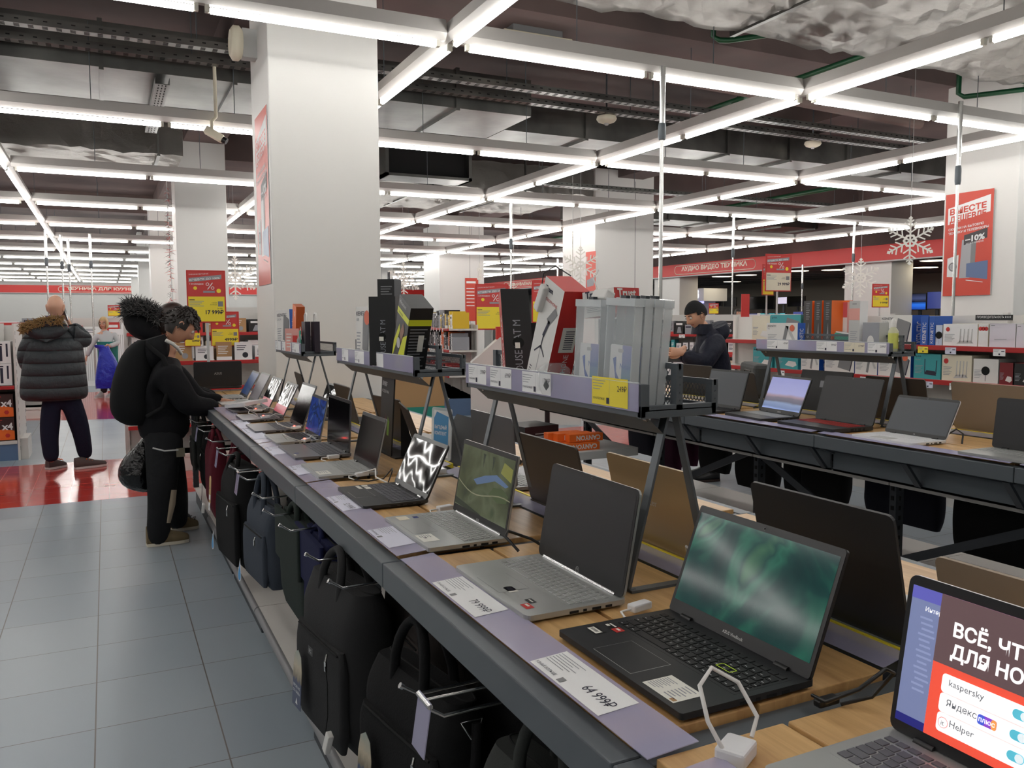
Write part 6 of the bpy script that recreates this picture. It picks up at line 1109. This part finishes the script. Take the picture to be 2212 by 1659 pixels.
# ---- man in a beanie reading a phone
Y4 = 5.85; q4 = lambda px, py, dy=0: at(px, py, Y4+dy); PARKA = folds('dark_navy_parka', (24, 27, 42), 7, .9, .6, .03)
J = {'pelvis': q4(1540, 905), 'waist': q4(1540, 850), 'chest': q4(1537, 760), 'neck': q4(1520, 705), 'nape': q4(1512, 695), 'shl': q4(1545, 735, -.2), 'shr': q4(1530, 735, .22), 'ell': q4(1520, 788, -.28), 'elr': q4(1505, 785, .2), 'wrl': q4(1475, 765, -.16), 'wrr': q4(1470, 762, .1), 'hil': q4(1545, 920, -.08), 'hir': q4(1535, 920, .1), 'knl': q4(1545, 975, -.08), 'knr': q4(1532, 975, .12), 'anl': q4(1545, 1022, -.08), 'anr': q4(1530, 1020, .14), 'hem': q4(1542, 880)}
hm5 = look(q4(1504, 681), 175, 22)
def mx(bo, K):
    h = K(); hair_cap(h, hm5, mat('beanie_knit', (20, 20, 22), .9, bump=(120, .5, .004)), lambda th, ph: ph > .33-.3*(abs(th) > 1.2)-.25*(abs(th) > 2), 1.13); h.build('beanie', bo)
    h = K(); c = Vector(q4(1546, 716)); h.loft([[tuple(c+Vector((.1*k*math.cos(a), .15*k*math.sin(a), z*.8+.04*math.cos(a)))) for a in [2*PI*i/16 for i in range(16)]] for k, z in ((.6, -.12), (1, -.08), (1.05, 0), (.8, .07))], PARKA); h.build('hood', bo, sub=1)
    h = K(); h.loft([[tuple(Vector(q4(1517, cy))+Vector((.085*k*math.cos(a), .1*k*math.sin(a), .0))) for a in [2*PI*i/14 for i in range(14)]] for cy, k in ((722, 1.1), (700, .95))], PARKA); h.build('collar', bo)
    for p, dy in ((1552, -.08), (1540, .14)): a = q4(p, 1038, dy); shoe('shoe', bo, (a[0]-bo.location.x, a[1]-bo.location.y, 0), (a[0]-bo.location.x-.24, a[1]-bo.location.y+.06, 0), BLACK, BROWN)
person('person in black beanie and dark navy parka reading a phone behind the right table', J, (.15, .115, .085, .075), (PARKA, ((.18, .22), (.18, .22), (.18, .225), .09, .12, .095, .06), 'parka'), folds('olive_grey_trousers', (62, 58, 52), 9, .8), None, hm5, [(frame(q4(1472, 762, -.16), (-1, .25, .1), (0, 0, -1)), .9, 1), (frame(q4(1476, 752, .02), (-1, -.3, -.25), (0, -1, 0)), .6, 1)], extra=mx)
b = MB(frame(q4(1452, 757, -.08), (-.8, .35, .2), (-.1, -1, .3))); b.prism(rrect(.15, .075, .01), -.004, .004, mat('phone_case', (70, 28, 30), .4)); b.rect(-.068, -.033, .068, .033, mat('phone_glass', (20, 24, 34), .1), T(0, 0, .0045)); tag(b.build('mobile_phone'), 'dark red cased phone held by the person in the beanie', 'phone')
# ---- distant shoppers
def far_person(label, px, py, Y, top, hair, face):
    f = lambda dx, z, dy=0: (X_+dx*math.cos(ca), Y+dx*-math.sin(ca)+dy, z); X_ = at(px, py, Y)[0]; ca = .45; zt = at(px, py, Y)[2]; k = zt/1.7
    J = {'pelvis': f(0, .92*k), 'waist': f(0, 1.08*k), 'chest': f(0, 1.28*k), 'neck': f(0, 1.44*k), 'nape': f(0, 1.5*k), 'shl': f(-.19, 1.38*k), 'shr': f(.19, 1.38*k), 'ell': f(-.26, 1.1*k), 'elr': f(.26, 1.1*k), 'wrl': f(-.24, .88*k, -.1), 'wrr': f(.24, .88*k, -.1), 'hil': f(-.09, .88*k), 'hir': f(.09, .88*k), 'knl': f(-.1, .48*k), 'knr': f(.1, .48*k), 'anl': f(-.1, .1), 'anr': f(.1, .1)}
    hm = look(f(0, 1.59*k), face, 5)
    def ex(bo, K):
        hair_cap(h := K(), hm, hair, lambda th, ph: ph > .4 or abs(th) > 1.1, 1.1); h.build('hair', bo)
        for s in (-.1, .1): a = f(s, 0); shoe('shoe', bo, (a[0]-bo.location.x, a[1]-bo.location.y+.06, 0), (a[0]-bo.location.x, a[1]-bo.location.y-.2, 0), BLACK)
    person(label, J, (.14, .1, .08, .06), (top, ((.18, .13), (.17, .12), (.19, .13), .07, .09, .07, .05), 'coat'), NAVYT, None, hm, [(frame(J['wrl'], (0, -.2, -1), (1, 0, 0)), .5, 1), (frame(J['wrr'], (0, -.2, -1), (-1, 0, 0)), .5, 1)], extra=ex)
far_person('distant person in a black coat behind the yellow headset carton', 870, 668, 16, JM, BLACK, 95)
far_person('distant dark haired person facing the hall beside the black coat', 894, 668, 16.5, JM, HAIRD, -110)
far_person('distant person among the televisions above the parka hood', 1594, 668, 15.5, mat('brown_coat', (70, 60, 54), .8), HAIRD, -100)
# ---------------------------------------------------------------- fascia bands with department names
BAND = mat('fascia_red', (206, 44, 40), .45); LETW = mat('letter_cream', (240, 232, 214), .5)
def band(label, o, xd, L, z0, z1, texts=()):
    t = thing('fascia_sign', label, 'sign', (o[0], o[1], z0)); M = frame((0, 0, 0), xd, (0, 0, 1)); H = z1-z0; b = MB(M); b.box((0, 0, -.12), (L, H, 0), BAND); b.box((0, -.03, -.12), (L, 0, 0), LGREY); b.build('band_panel', t)
    for s, x0, w in texts:
        b = MB(M); r = H*.34; P = [(p[0], p[1]) for p in rrect(w+.7, H*.72, r, 6, cx=x0+w/2, cy=H*.5)]; b.tube([(p[0], p[1], .004) for p in P], .012, LETW, 4, closed=True); b.text(s, x0, H*.33, H*.34, LETW, D2, bold=.035, wid=w); b.build('department_name', t)
band('red fascia band naming the kitchen department on the back wall', (-14, 44.85), (1, 0, 0), 30.6, 2.75, 3.1, [('ТЕХНИКА ДЛЯ КУХНИ', 12.4, 2.9)])
band('red fascia band with audio video lettering over the television hall', (16.95, 44.8), (0, -1, 0), 40.5, 2.82, 3.2, [('АУДИО ВИДЕО ТЕХНИКА', 44.8-22.1, 3.1), ('ВСТРАИВАЕМАЯ ТЕХНИКА', 44.8-35.2, 4.2)])
# ---------------------------------------------------------------- posters on the columns
DGREY = mat('poster_dark_grey', (70, 66, 68), .5); APPL = mat('appliance_silver', (168, 168, 172), .4); TVB = mat('poster_tv_blue', (96, 116, 156), .4); POST = mat('poster_red', (206, 70, 52), .4)
def poster_art(b, W, H):
    k = H/1.2; z = lambda i: T(0, 0, .0006*i)
    b.rect(0, 0, W, H, POST); b.flat([(W*.06, H*.70), (W*.06, H*.86), (W*.94, H*.95), (W*.94, H*.79)], PAPER, z(1)); Mx = T(0, 0, .0012) @ Matrix(((1, 0, 0, 0), (.10, 1, 0, 0), (0, 0, 1, 0), (0, 0, 0, 1)))
    b.text('ВМЕСТЕ', W*.1, H*.785, H*.055, POST, Mx, bold=.04, wid=W*.76); b.text('ДЕШЕВЛЕ', W*.1, H*.70, H*.055, POST, Mx, bold=.04, wid=W*.76)
    b.text('СКИДКИ НА БЫТОВУЮ', W*.08, H*.63, H*.022, PAPER, Mx, bold=.02, wid=W*.74); b.text('ТЕХНИКУ И ТЕЛЕВИЗОРЫ', W*.08, H*.595, H*.022, PAPER, Mx, bold=.02, wid=W*.84)
    b.flat([(W*.42, H*.49), (W*.42, H*.585), (W*.9, H*.64), (W*.9, H*.545)], DGREY, z(3)); b.text('–10%', W*.45, H*.49, H*.055, PAPER, T(0, 0, .001) @ Mx, bold=.04, wid=W*.4); b.text('от 3-х товаров', W*.47, H*.465, H*.018, PAPER, T(0, 0, .001) @ Mx, wid=W*.36)
    b.flat([(W*.34, H*.17), (W*.38, H*.54), (W*.58, H*.56), (W*.56, H*.17)], APPL, z(1)); b.flat([(W*.56, H*.17), (W*.58, H*.56), (W*.68, H*.55), (W*.66, H*.2)], MGREY, z(1))
    b.flat([(W*.08, H*.19), (W*.08, H*.37), (W*.32, H*.40), (W*.31, H*.18)], PAPER, z(2)); b.ring(W*.2, H*.285, W*.06, W*.09, MGREY, z(3), 18); b.disc(W*.2, H*.285, W*.055, APPL, z(3))
    b.flat([(W*.49, H*.18), (W*.49, H*.31), (W*.93, H*.33), (W*.93, H*.15)], TVB, z(3)); b.line(W*.49, H*.15, W*.84, H*.125, W*.012, PAPER, z(3))
def on_column(label, X, y0, y1, z0, z1, art):
    b = MB(frame((X-.004, y1, z0), (0, -1, 0), (0, 0, 1))); W, H = y1-y0, z1-z0; b.box((0, 0, -.003), (W, H, -.0005), PAPER); art(b, W, H); return tag(b.build('poster'), label, 'poster')
on_column('red sale poster with washing machine and television on the right column', 9.08, 6.16, 6.76, 1.70, 2.90, poster_art)
on_column('red sale poster seen edge on along the front white column', 1.048, 5.96, 6.46, 1.70, 2.92, poster_art)
def pct(b, cx, cy, r, m, M=D1): b.ring(cx-r*.5, cy+r*.4, r*.22, r*.34, m, M, 12); b.ring(cx+r*.5, cy-r*.4, r*.22, r*.34, m, M, 12); b.line(cx-r*.5, cy-r*.7, cx+r*.5, cy+r*.7, r*.16, m, M)
def banner_art(b, W, H): b.rect(0, 0, W, H, POST); b.flat([(W*.1, H*.5), (W*.9, H*.56), (W*.8, H*.4), (W*.15, H*.38)], GREY2, D1); b.disc(W*.5, H*.15, W*.4, PINKP, D1); pct(b, W*.5, H*.15, W*.3, PAPER, D2)
a_, c_ = atx(1266, 545, 8.76), atx(1287, 655, 8.76); on_column('tall red percent banner on the middle column', 8.76, c_[1], a_[1], c_[2]-.1, a_[2], banner_art)
def list_art(b, W, H):
    b.rect(0, 0, W, H, POST); [b.rect(W*.1, H*(.75-.08*k), W*.7, H*(.77-.08*k), PAPER, D1) for k in range(6)]; b.rect(W*.1, H*.88, W*.8, H*.93, PAPER, D1)
a_ = at(1010, 600, 22.3); b = MB(frame((a_[0], 22.49, a_[2]-1.25), (1, 0, 0), (0, 0, 1))); list_art(b, .42, 1.25); tag(b.build('poster'), 'red list poster on the far seamed column', 'poster')
# ---------------------------------------------------------------- price boards on poles
def price_board(label, px0, py0, px1, py1, Y, price, lower=YELLOW, base=0, old='', rz=0.0):
    a = at(px0, py0, Y); c = at(px1, py1, Y); W = (Vector(a)-Vector(c)); W = math.hypot(c[0]-a[0], 0)*1.06; H = a[2]-c[2]; t = thing('price_board', label, 'price board', ((a[0]+c[0])/2, Y, base), -.1+rz)
    M = frame((-W/2, 0, c[2]-base), (1, 0, 0), (0, 0, 1)); b = MB(M); e = W*.035; b.box((0, 0, -.012), (W, H, 0), RED); b.build('frame', t, bevel=.004)
    b = MB(M @ T(0, 0, .001)); h2 = H*.5; b.rect(e, h2, W-e, H-e, mat('board_red', (206, 66, 62), .5)); b.rect(e, e, W-e, h2, lower)
    b.flat([(W*.06, H*.77), (W*.06, H*.85), (W*.9, H*.92), (W*.9, H*.84)], GREY2, D1); b.text('КЭШБЭК ДО 100%', 0, 0, H*.035, PAPER, T(W*.08, H*.785, .0012) @ RZ(.085), bold=.03, wid=W*.78); b.text('СНЕЖИНЫ ВЫГОДНЫЕ', 0, 0, H*.022, PAPER, T(W*.07, H*.9, .0012) @ RZ(.06), wid=W*.5); b.text('+ И СКИДКИ', W*.07, H*.72, H*.025, PAPER, D2, bold=.02, wid=W*.36)
    pct(b, W*.6, H*.7, W*.13, PAPER, D2); b.rect(W*.42, H*.57, W*.72, H*.61, GREY2, D1); b.disc(W*.82, H*.61, W*.06, YELLOW, D1, 10); b.disc(W*.22, H*.66, W*.05, YELLOW, D1, 8)
    lines(b, W*.06, H*.3, W*.45, H*.42, 4, INK if 0 else GREY2); b.rect(W*.06, H*.43, W*.2, H*.445, INK, D1); b.rect(W*.79, H*.31, W*.92, H*.41, MGREY, D1); b.text('УЗНАЙ', W*.76, H*.37, H*.02, INK, D1, al='R'); b.text('БОЛЬШЕ', W*.76, H*.335, H*.02, INK, D1, al='R')
    if price: b.text(price, W*.93, H*.16, H*.075, INK, D1, al='R', bold=.03, wid=W*.46)
    if old: b.text(old, W*.9, H*.26, H*.025, INK, D1, al='R')
    b.build('printed_face', t); MB().tube([(0, .02, 0), (0, .02, c[2]-base+H*.4)], .012, LGREY, 8).build('pole', t)
    if base < .3: MB().lathe([(.16, 0), (.16, .015), (.03, .03)], LGREY, n=16).build('base_disc', t)
price_board('large yellow price board reading 17 999 beside the young man', 404, 583, 487, 697, 7.5, '17 999₽', old='26 990', base=.9)
price_board('yellow price board reading 4999 behind the large one', 456, 673, 516, 748, 8.62, '4999₽', base=1.08); price_board('yellow price board half hidden by the young man face', 398, 690, 433, 748, 8.55, '15999₽', base=1.08)
price_board('yellow price board reading 94 999 behind the microphone carton', 1152, 605, 1207, 697, 9.0, '94 999₽', old='114 990'); price_board('red topped price board behind the leaning black carton', 1030, 613, 1096, 712, 11.6, '')
price_board('cream price board reading 29 999 before the television hall', 1658, 548, 1705, 630, 8.3, '29 999₽', lower=CREAM); price_board('yellow price board tilted beside the cream one', 1643, 570, 1676, 638, 8.7, '9 999₽', rz=.4)
price_board('small yellow price board before the hall column', 1888, 613, 1917, 664, 9.6, '9 999₽'); price_board('tiny yellow price board above the woman with the sack', 233, 659, 260, 683, 21.3, '', base=1.5); price_board('small price board above the parka hood', 1533, 655, 1551, 678, 12.5, '')
# ---------------------------------------------------------------- shelves stocked in the background
PAL = {'white': PAPER, 'black': BLK, 'red': RED, 'cream': CREAM, 'grey': GREY2, 'blue': BLUE, 'yellow': mat('warm_yellow', (222, 184, 40), .5), 'orange': ORANGE, 'brown': CARD, 'teal': TEAL}
def stock(shelf, M, x0, x1, z, d, hs, seed, cols, level, wr=(.1, .2), noun='carton', gap=.02):
    R_ = random.Random(seed); x = x0; n = 0; cnt = []
    while x < x1-.06:
        w = min(R_.uniform(*wr), x1-x); c = R_.choice(cols); h = R_.uniform(*hs); fr = PAL[c]; other = PAPER if c not in ('white', 'cream', 'grey') else INK; kind = R_.randrange(3)
        def art(f, W, H, kind=kind, other=other):
            if kind == 0: lines(f, W*.12, H*.5, W*.7, H*.85, 3, other); f.disc(W*.6, H*.28, min(W, H)*.17, DSTEEL if other is INK else GREY2, D1, 12)
            elif kind == 1: f.rect(W*.1, H*.7, W*.9, H*.85, other, D1); f.flat([(W*.2, H*.1), (W*.8, H*.1), (W*.66, H*.55), (W*.34, H*.55)], GREY2, D1)
            else: f.rect(0, 0, W, H*.2, RED if other is INK else other, D1); lines(f, W*.1, H*.3, W*.8, H*.8, 5, other)
        p = M @ Vector((x+w/2, -d*.55, z)); Q = M.to_3x3().to_4x4()
        carton('product_carton', '%s %s, %s from left, %s, %s' % (c, noun, ORD[n] if n < 16 else 'last', level, shelf), noun, p, (w-gap*.4, min(d*.6, .25), h), Q, fr, fr if kind else PAL['grey'], art=art, group='%s of %s' % (level, shelf)); x += w+gap; n += 1
def unit(shelf, M, L, d, levels, back_h, fills, **kw):
    gondola(shelf, M, L, d, levels, back_h, **kw)
    for i, fl in enumerate(fills):
        if fl is None: continue
        z, hs, cols, wr = fl; stock(shelf.replace('white ', '').replace('accessory ', '').replace('shelf ', ''), M, .05, L-.05, z+.003, d, hs, shelf+str(i), cols, ['bottom shelf', 'second shelf', 'third shelf', 'top shelf'][i], wr)
BLUEP = mat('blue_plinth', (92, 116, 150), .5)
M = T(-3.0, 10.4, 0); gondola('white shelf unit end at the left picture edge', M, 2.13, .45, [.77], 1.4, .2, basecol=BLUEP)
b = MB(T(-.87, 9.95, 0)); b.box((0, 0, 0), (.02, .85, 1.42), SHELFW); b.box((0, .05, 0), (.09, .5, .22), SHELFW)
for k in range(16): b.box((.0195, .04, .1+.08*k), (.021, .055, .14+.08*k), DARKI); b.box((.0195, .8, .1+.08*k), (.021, .815, .14+.08*k), DARKI)
tag(b.build('slotted_end_panel'), 'white slotted end panel of the left edge shelf unit', 'shelf panel')
def x4(f, w, h): f.flat([(0, 0), (w, 0), (w, h*.4), (w*.6, h*.5), (0, h*.3)], ORANGE, D1); f.text('x4', w*.55, h*.45, h*.3, PAPER, D2, bold=.03, wid=w*.4); lines(f, w*.1, h*.75, w*.6, h*.92, 2, RED); f.disc(w*.75, h*.2, h*.1, RED, D2, 6)
for k, (x, z) in enumerate(((-1.02, .213), (-1.02, .455), (-1.28, .213), (-1.28, .455))): carton('wheel_carton', 'dark brown and orange carton, %s stack, %s one' % (('outer', 'outer', 'inner', 'inner')[k], ('lower', 'upper')[k % 2]), 'carton', (x, 10.14, z), (.25, .32, .235), I4, mat('dark_wine', (58, 30, 26), .45), BROWN, art=x4, group='dark orange cartons at the left edge')
def tower(f, w, h): f.rect(w*.4, h*.1, w*.55, h*.8, INK, D1); f.flat([(w*.35, h*.84), (w*.6, h*.84), (w*.55, h*.9), (w*.4, h*.9)], INK, D1); f.rect(w*.75, h*.3, w*.85, h*.9, INK, D1)
for k, (x, z) in enumerate(((-.98, .782), (-.98, 1.01), (-1.2, .782), (-1.2, 1.01))): carton('slim_carton', 'white carton with black print at the left edge, %s stack, %s one' % (('outer', 'outer', 'inner', 'inner')[k], ('lower', 'upper')[k % 2]), 'carton', (x, 10.14, z), (.17 if k < 2 else .24, .3, .225), I4, PAPER if k < 2 else mat('ink_navy', (24, 26, 44), .4), PAPER, art=tower, group='white cartons at the left edge')
W1 = (.12, .26)
unit('shelf unit behind the bald person', T(-5.2, 14.6, 0), 4.4, .5, [.5, .9, 1.3], 1.36, [None, None, (.9, (.15, .3), ['white', 'grey'], W1), (1.3, (.1, .26), ['black', 'white', 'grey', 'white'], (.2, .34))])
b = MB(); b.box((-5.2, 14.08, 1.3), (-.8, 14.1, 1.42), RED); tag(b.build('red_header_strip'), 'red header strip over the shelf unit behind the bald person', 'header strip')
unit('tall white shelf unit beside the woman', T(-1.0, 21.5, 0), 5.2, .6, [.55, 1.0], 1.5, [None, (.55, (.25, .4), ['white', 'white', 'grey'], (.3, .5)), (1.0, (.3, .42), ['white', 'grey', 'white', 'red'], (.3, .5))])
for k in range(4): carton('white_heater', 'white panel heater standing behind the woman, %s from left' % ORD[k], 'heater', (-.35+.75*k, 20.6, 0), (.68, .1, 1.15+.1*(k % 2)), I4, PAPER, LGREY, art=lambda f, w, h: [f.rect(w*(.08+.06*i), h*.1, w*(.1+.06*i), h*.9, LGREY, D1) for i in range(14)], group='white panel heaters')
unit('shelf unit with speaker cartons past the narrow table end', T(.15, 8.95, 0), 1.75, .45, [.45, .8, 1.05], 1.1, [None, None, None, (1.05, (.13, .2), ['white', 'white', 'yellow', 'brown', 'white'], (.12, .22))])
unit('shelf unit with stacked pale cartons before the second column', T(.2, 10.6, 0), 2.3, .45, [.5, .95, 1.3], 1.6, [None, None, (.95, (.2, .32), ['cream', 'white', 'brown'], W1), (1.3, (.15, .3), ['red', 'white', 'black', 'brown'], W1)])
unit('far shelf unit left of the front column', T(1.6, 16.2, 0), 3.2, .45, [.55, .95, 1.35], 1.5, [None, None, (.95, (.2, .3), ['black', 'brown', 'red'], W1), (1.35, (.15, .3), ['white', 'grey', 'cream'], W1)])
MC = T(5.95, 15.6, 0) @ RZ(math.atan2(-4.2, -.95))
unit('accessory shelf unit in the middle aisle', MC, 4.3, .45, [.6, .98, 1.3], 1.36, [None, (.6, (.05, .14), ['red', 'orange', 'black', 'red'], (.07, .14)), (.98, (.18, .28), ['black', 'white', 'grey', 'orange', 'black'], (.07, .15)), (1.3, (.2, .3), ['yellow', 'black', 'white', 'black', 'grey'], (.08, .16))], base_h=.26, basecol=BLUEP, tags=[(.15+.33*i, z, PAPER) for i in range(12) for z in (.6, .98, 1.3)])
unit('low white shelf unit with red edge behind the yellow carton', T(2.6, 17.6, 0), 3.0, .5, [.8, 1.25], 1.32, [None, (.8, (.1, .3), ['white', 'grey', 'white'], W1), (1.25, (.05, .2), ['white', 'red', 'black', 'grey'], W1)])
MG = T(7.6, 11.2, 0) @ RZ(-.9)
unit('accessory shelf unit behind the parka', MG, 2.6, .45, [.55, .9, 1.2], 1.5, [None, (.55, (.2, .28), ['white', 'cream', 'white'], W1), (.9, (.15, .24), ['black', 'red', 'teal', 'white', 'black'], (.06, .12)), (1.2, (.14, .22), ['black', 'grey', 'white', 'red'], (.07, .13))], tags=[(.1+.4*i, z, PAPER) for i in range(6) for z in (.9, 1.2)])
a_ = at(1600, 740, 8.2); b = MB(frame((a_[0], a_[1], .5), (.8, -.5, 0), (0, 0, 1))); b.box((0, 0, -.03), (.1, 1.25, 0), RED); [b.rect(.03, .55+.07*k, .07, .6+.07*k, PAPER, D1) for k in range(6)]; b.box((-.05, -.5, -.08), (.15, 0, .04), RED); tag(b.build('red_end_board'), 'tall narrow red board with white lettering beside the parka', 'board')
t = thing('padded_case', 'dark grey padded case standing behind the thin black laptop lid', 'case', (4.19, 4.6, TZ), -.5); MB().box((-.05, -.2, 0), (.07, .26, .24), mat('soot_case', (50, 52, 52), .7)).build('shell', t, bevel=.03); MB(frame((-.051, .12, .03), (0, -1, 0), (0, 0, 1))).tube([(p[0]+.12, p[1]+.09, 0) for p in rrect(.2, .14, .03)], .004, BLACK, 6, closed=True).build('handle_recess', t)
t = thing('black_panel', 'black slanted display panel with socket pictures behind the dusk laptop', 'display panel', (3.76, 3.56, TZ)); b = MB(frame((-.03, .19, .0), (0, -1, 0), (.25, 0, 1))); b.box((0, 0, -.012), (.38, .26, 0), BLACK); [b.rect(.16+.07*k, .16, .19+.07*k, .2, GREY2, D1) for k in range(3)]; b.build('front_board', t); MB().box((-.02, -.18, 0), (.1, .18, .02), BLACK).build('foot', t)
# cash desk and chair
t = thing('cash_desk', 'white sloping cash desk behind the leaning cartons', 'desk', (4.95, 10.05, 0)); b = MB(RZ(-.4)); b.add([(-.6, 0, 0), (.9, 0, 0), (.9, 0, 1.12), (-.2, 0, 1.2), (-.6, 0, .85), (-.6, .6, 0), (.9, .6, 0), (.9, .6, 1.12), (-.2, .6, 1.2), (-.6, .6, .85)], [(0, 1, 2, 3, 4), (9, 8, 7, 6, 5), (0, 5, 6, 1), (1, 6, 7, 2), (2, 7, 8, 3), (3, 8, 9, 4), (4, 9, 5, 0)], SHELFW); b.build('desk_body', t); MB(RZ(-.4)).box((-.25, .05, 1.17), (.1, .4, 1.34), RED).build('red_top_box', t)
t = thing('office_chair', 'black high backed chair below the 94 999 price board', 'chair', (4.55, 8.7, 0), .3); b = MB(); b.loft([[(p[0], p[1], z) for p in rrect(w, .09, .04)] for z, w in ((.62, .34), (.8, .42), (1.1, .43), (1.3, .38), (1.4, .26))], FBLK); b.build('backrest', t, sub=1); MB().box((-.24, -.45, .44), (.24, 0, .53), FBLK).build('seat', t, bevel=.03); MB().tube([(0, -.2, .44), (0, -.2, .08)], .03, BLACK).build('gas_column', t); MB().bar((0, .02, .48), (0, .0, .7), .06, .02, BLACK).build('back_bracket', t)
for k in range(5): MB().bar((0, -.2, .09), (.28*math.cos(k*1.2566), -.2+.28*math.sin(k*1.2566), .05), .05, .03, BLACK).build('base_arm', t)
# ---------------------------------------------------------------- television hall
SCRB = mat('television_glass', (12, 12, 14), .12)
def tv(label, px0, py0, px1, py1, X, scr=None, rz=PI/2):
    a, c = atx(px0, py0, X), atx(px1, py1, X); W = a[1]-c[1]; H = a[2]-c[2]; t = thing('television', label, 'television', (X, (a[1]+c[1])/2, c[2])); M = frame((0, W/2, 0), (0, -1, 0), (0, 0, 1)); b = MB(M); b.box((0, 0, -.05), (W, H, 0), BLACK); b.build('housing', t, bevel=.005)
    MB(M).rect(.012, .02, W-.012, H-.012, scr or SCRB, T(0, 0, .001)).build('screen', t); MB().box((.05, -.15, -c[2] if c[2] < 1.0 else H*.3), (.1, .15, H*.6 if c[2] >= 1 else 0), DSTEEL).build('mount', t)
    if c[2] >= 1.0: MB().box((.08, -.04, -c[2]), (.12, .04, H*.5), DSTEEL).build('stand_post', t)
    return t
TEALSC = aerial_screen('teal_test_screen', [(.4, (20, 60, 70)), (.5, (70, 190, 200)), (.6, (90, 200, 210)), (.7, (30, 50, 60))], .8, (3, 3, 3), 1.0); BLUSC = grad_mat('blue_menu_screen', [(0, (20, 60, 150)), (.3, (40, 110, 220)), (.5, (10, 14, 30)), (.7, (60, 70, 110)), (1, (14, 18, 40))], .2, .8, 'Z'); PINKSC = EM('pale_advert_screen', (196, 190, 214), .7); BLSC2 = EM('dim_blue_display', (44, 56, 120), .7)
for lab, p, X, s in (('large black television beneath the glowing maker sign', (1456, 652, 1500, 700), 17.9, None), ('black wall television, left of the pair above the parka', (1533, 643, 1559, 662), 22, None), ('black wall television, right of the pair above the parka', (1563, 643, 1590, 662), 22, None), ('wide black television left of the cream price board', (1618, 641, 1672, 668), 21, None), ('small television with a pale advert screen', (1677, 642, 1700, 657), 19, PINKSC), ('black television right of the pale advert screen', (1701, 640, 1738, 662), 21, None), ('teal screen television above the router cartons', (1640, 676, 1696, 694), 14, TEALSC), ('blue lit television behind the price board poles', (1614, 677, 1640, 690), 16, BLSC2), ('small blue screen beside the dark cartons', (1713, 673, 1735, 690), 16, BLSC2), ('television with a blue menu left of the right column', (1965, 634, 2000, 670), 18, BLUSC), ('dim blue television touching the right column edge', (2003, 630, 2036, 668), 18, BLSC2)): tv(lab, *p, X, s)
t = thing('maker_stand', 'white stand with glowing violet and white maker sign', 'display stand', (18.2, 22, 0)); a, c = atx(1416, 628, 18.2), atx(1520, 650, 18.2); M = frame((-18.2+18.2, a[1]-22, 0), (0, -1, 0), (0, 0, 1)); W = a[1]-c[1]; b = MB(M); b.box((0, c[2], -1.0), (W, a[2], 0), PAPER); b.build('header', t); MB(M).box((.1, 0, -1.0), (W-.6, c[2], -.3), mat('lilac_wall', (206, 206, 230), .6)).build('back_wall', t)
VG = mat('violet_glow', (214, 90, 240), .4, em=2.2); WG = mat('white_glow', (245, 245, 255), .4, em=2.2); b = MB(M); zc = (a[2]+c[2])/2; xl = a[1]-atx(1481, 640, 18.2)[1]; b.ring(xl, zc, .14, .18, VG, T(0, 0, .01)); b.line(xl, zc-.05, xl, zc+.08, .03, VG, T(0, 0, .01)); b.line(xl, zc-.05, xl+.06, zc-.05, .03, VG, T(0, 0, .01)); b.text('LG', xl+.28, zc-.12, .26, WG, T(0, 0, .01), bold=.05); b.build('glowing_logo', t)
b = MB(M); b.box((0, c[2]-.08, -.02), (W, c[2]-.01, .0), mat('lilac_glow', (170, 170, 255), .4, em=1.6)); b.build('light_strip', t)
DISC = mat('warm_downlight', (255, 240, 205), .4, em=6)
for k, (px, X) in enumerate(((1612, 18.6), (1582, 21.5), (1722, 18.4), (1688, 21), (2018, 18.2), (1998, 20.5), (1800, 19), (1560, 18.5), (1900, 18.6))):
    y = atx(px, 590, X)[1]; t = thing('downlight', 'round warm ceiling light of the television hall, %s one' % ORD[k], 'ceiling light', (X, y, 2.83), 0, 'round lights of the television hall'); MB().lathe([(.34, .015), (.36, -.005), (.33, -.012)], WHITE, n=20).build('rim', t); MB().disc(0, 0, .325, DISC, T(0, 0, -.0125) @ RX(PI), 20).build('diffuser', t)
t = thing('tinsel_garland', 'silver and red tinsel garland hanging by the second column', 'garland', (.93, 14.1, 0)); R_ = random.Random(2); b = MB(); b.tube([(.0, 0, 4.6), (.0, 0, 3.6), (.01, .01, 2.6), (.03, 0, 1.7)], .006, LGREY, 5)
for i in range(220): z = 1.5+2.0*R_.random(); a = R_.uniform(0, 6.3); l = R_.uniform(.03, .1); b.tube([(.01, 0, z), (.01+l*math.cos(a), l*math.sin(a), z+R_.uniform(-.06, .02))], [.004, .001], CHROME if i % 3 else RED, 4)
b.build('tinsel', t)
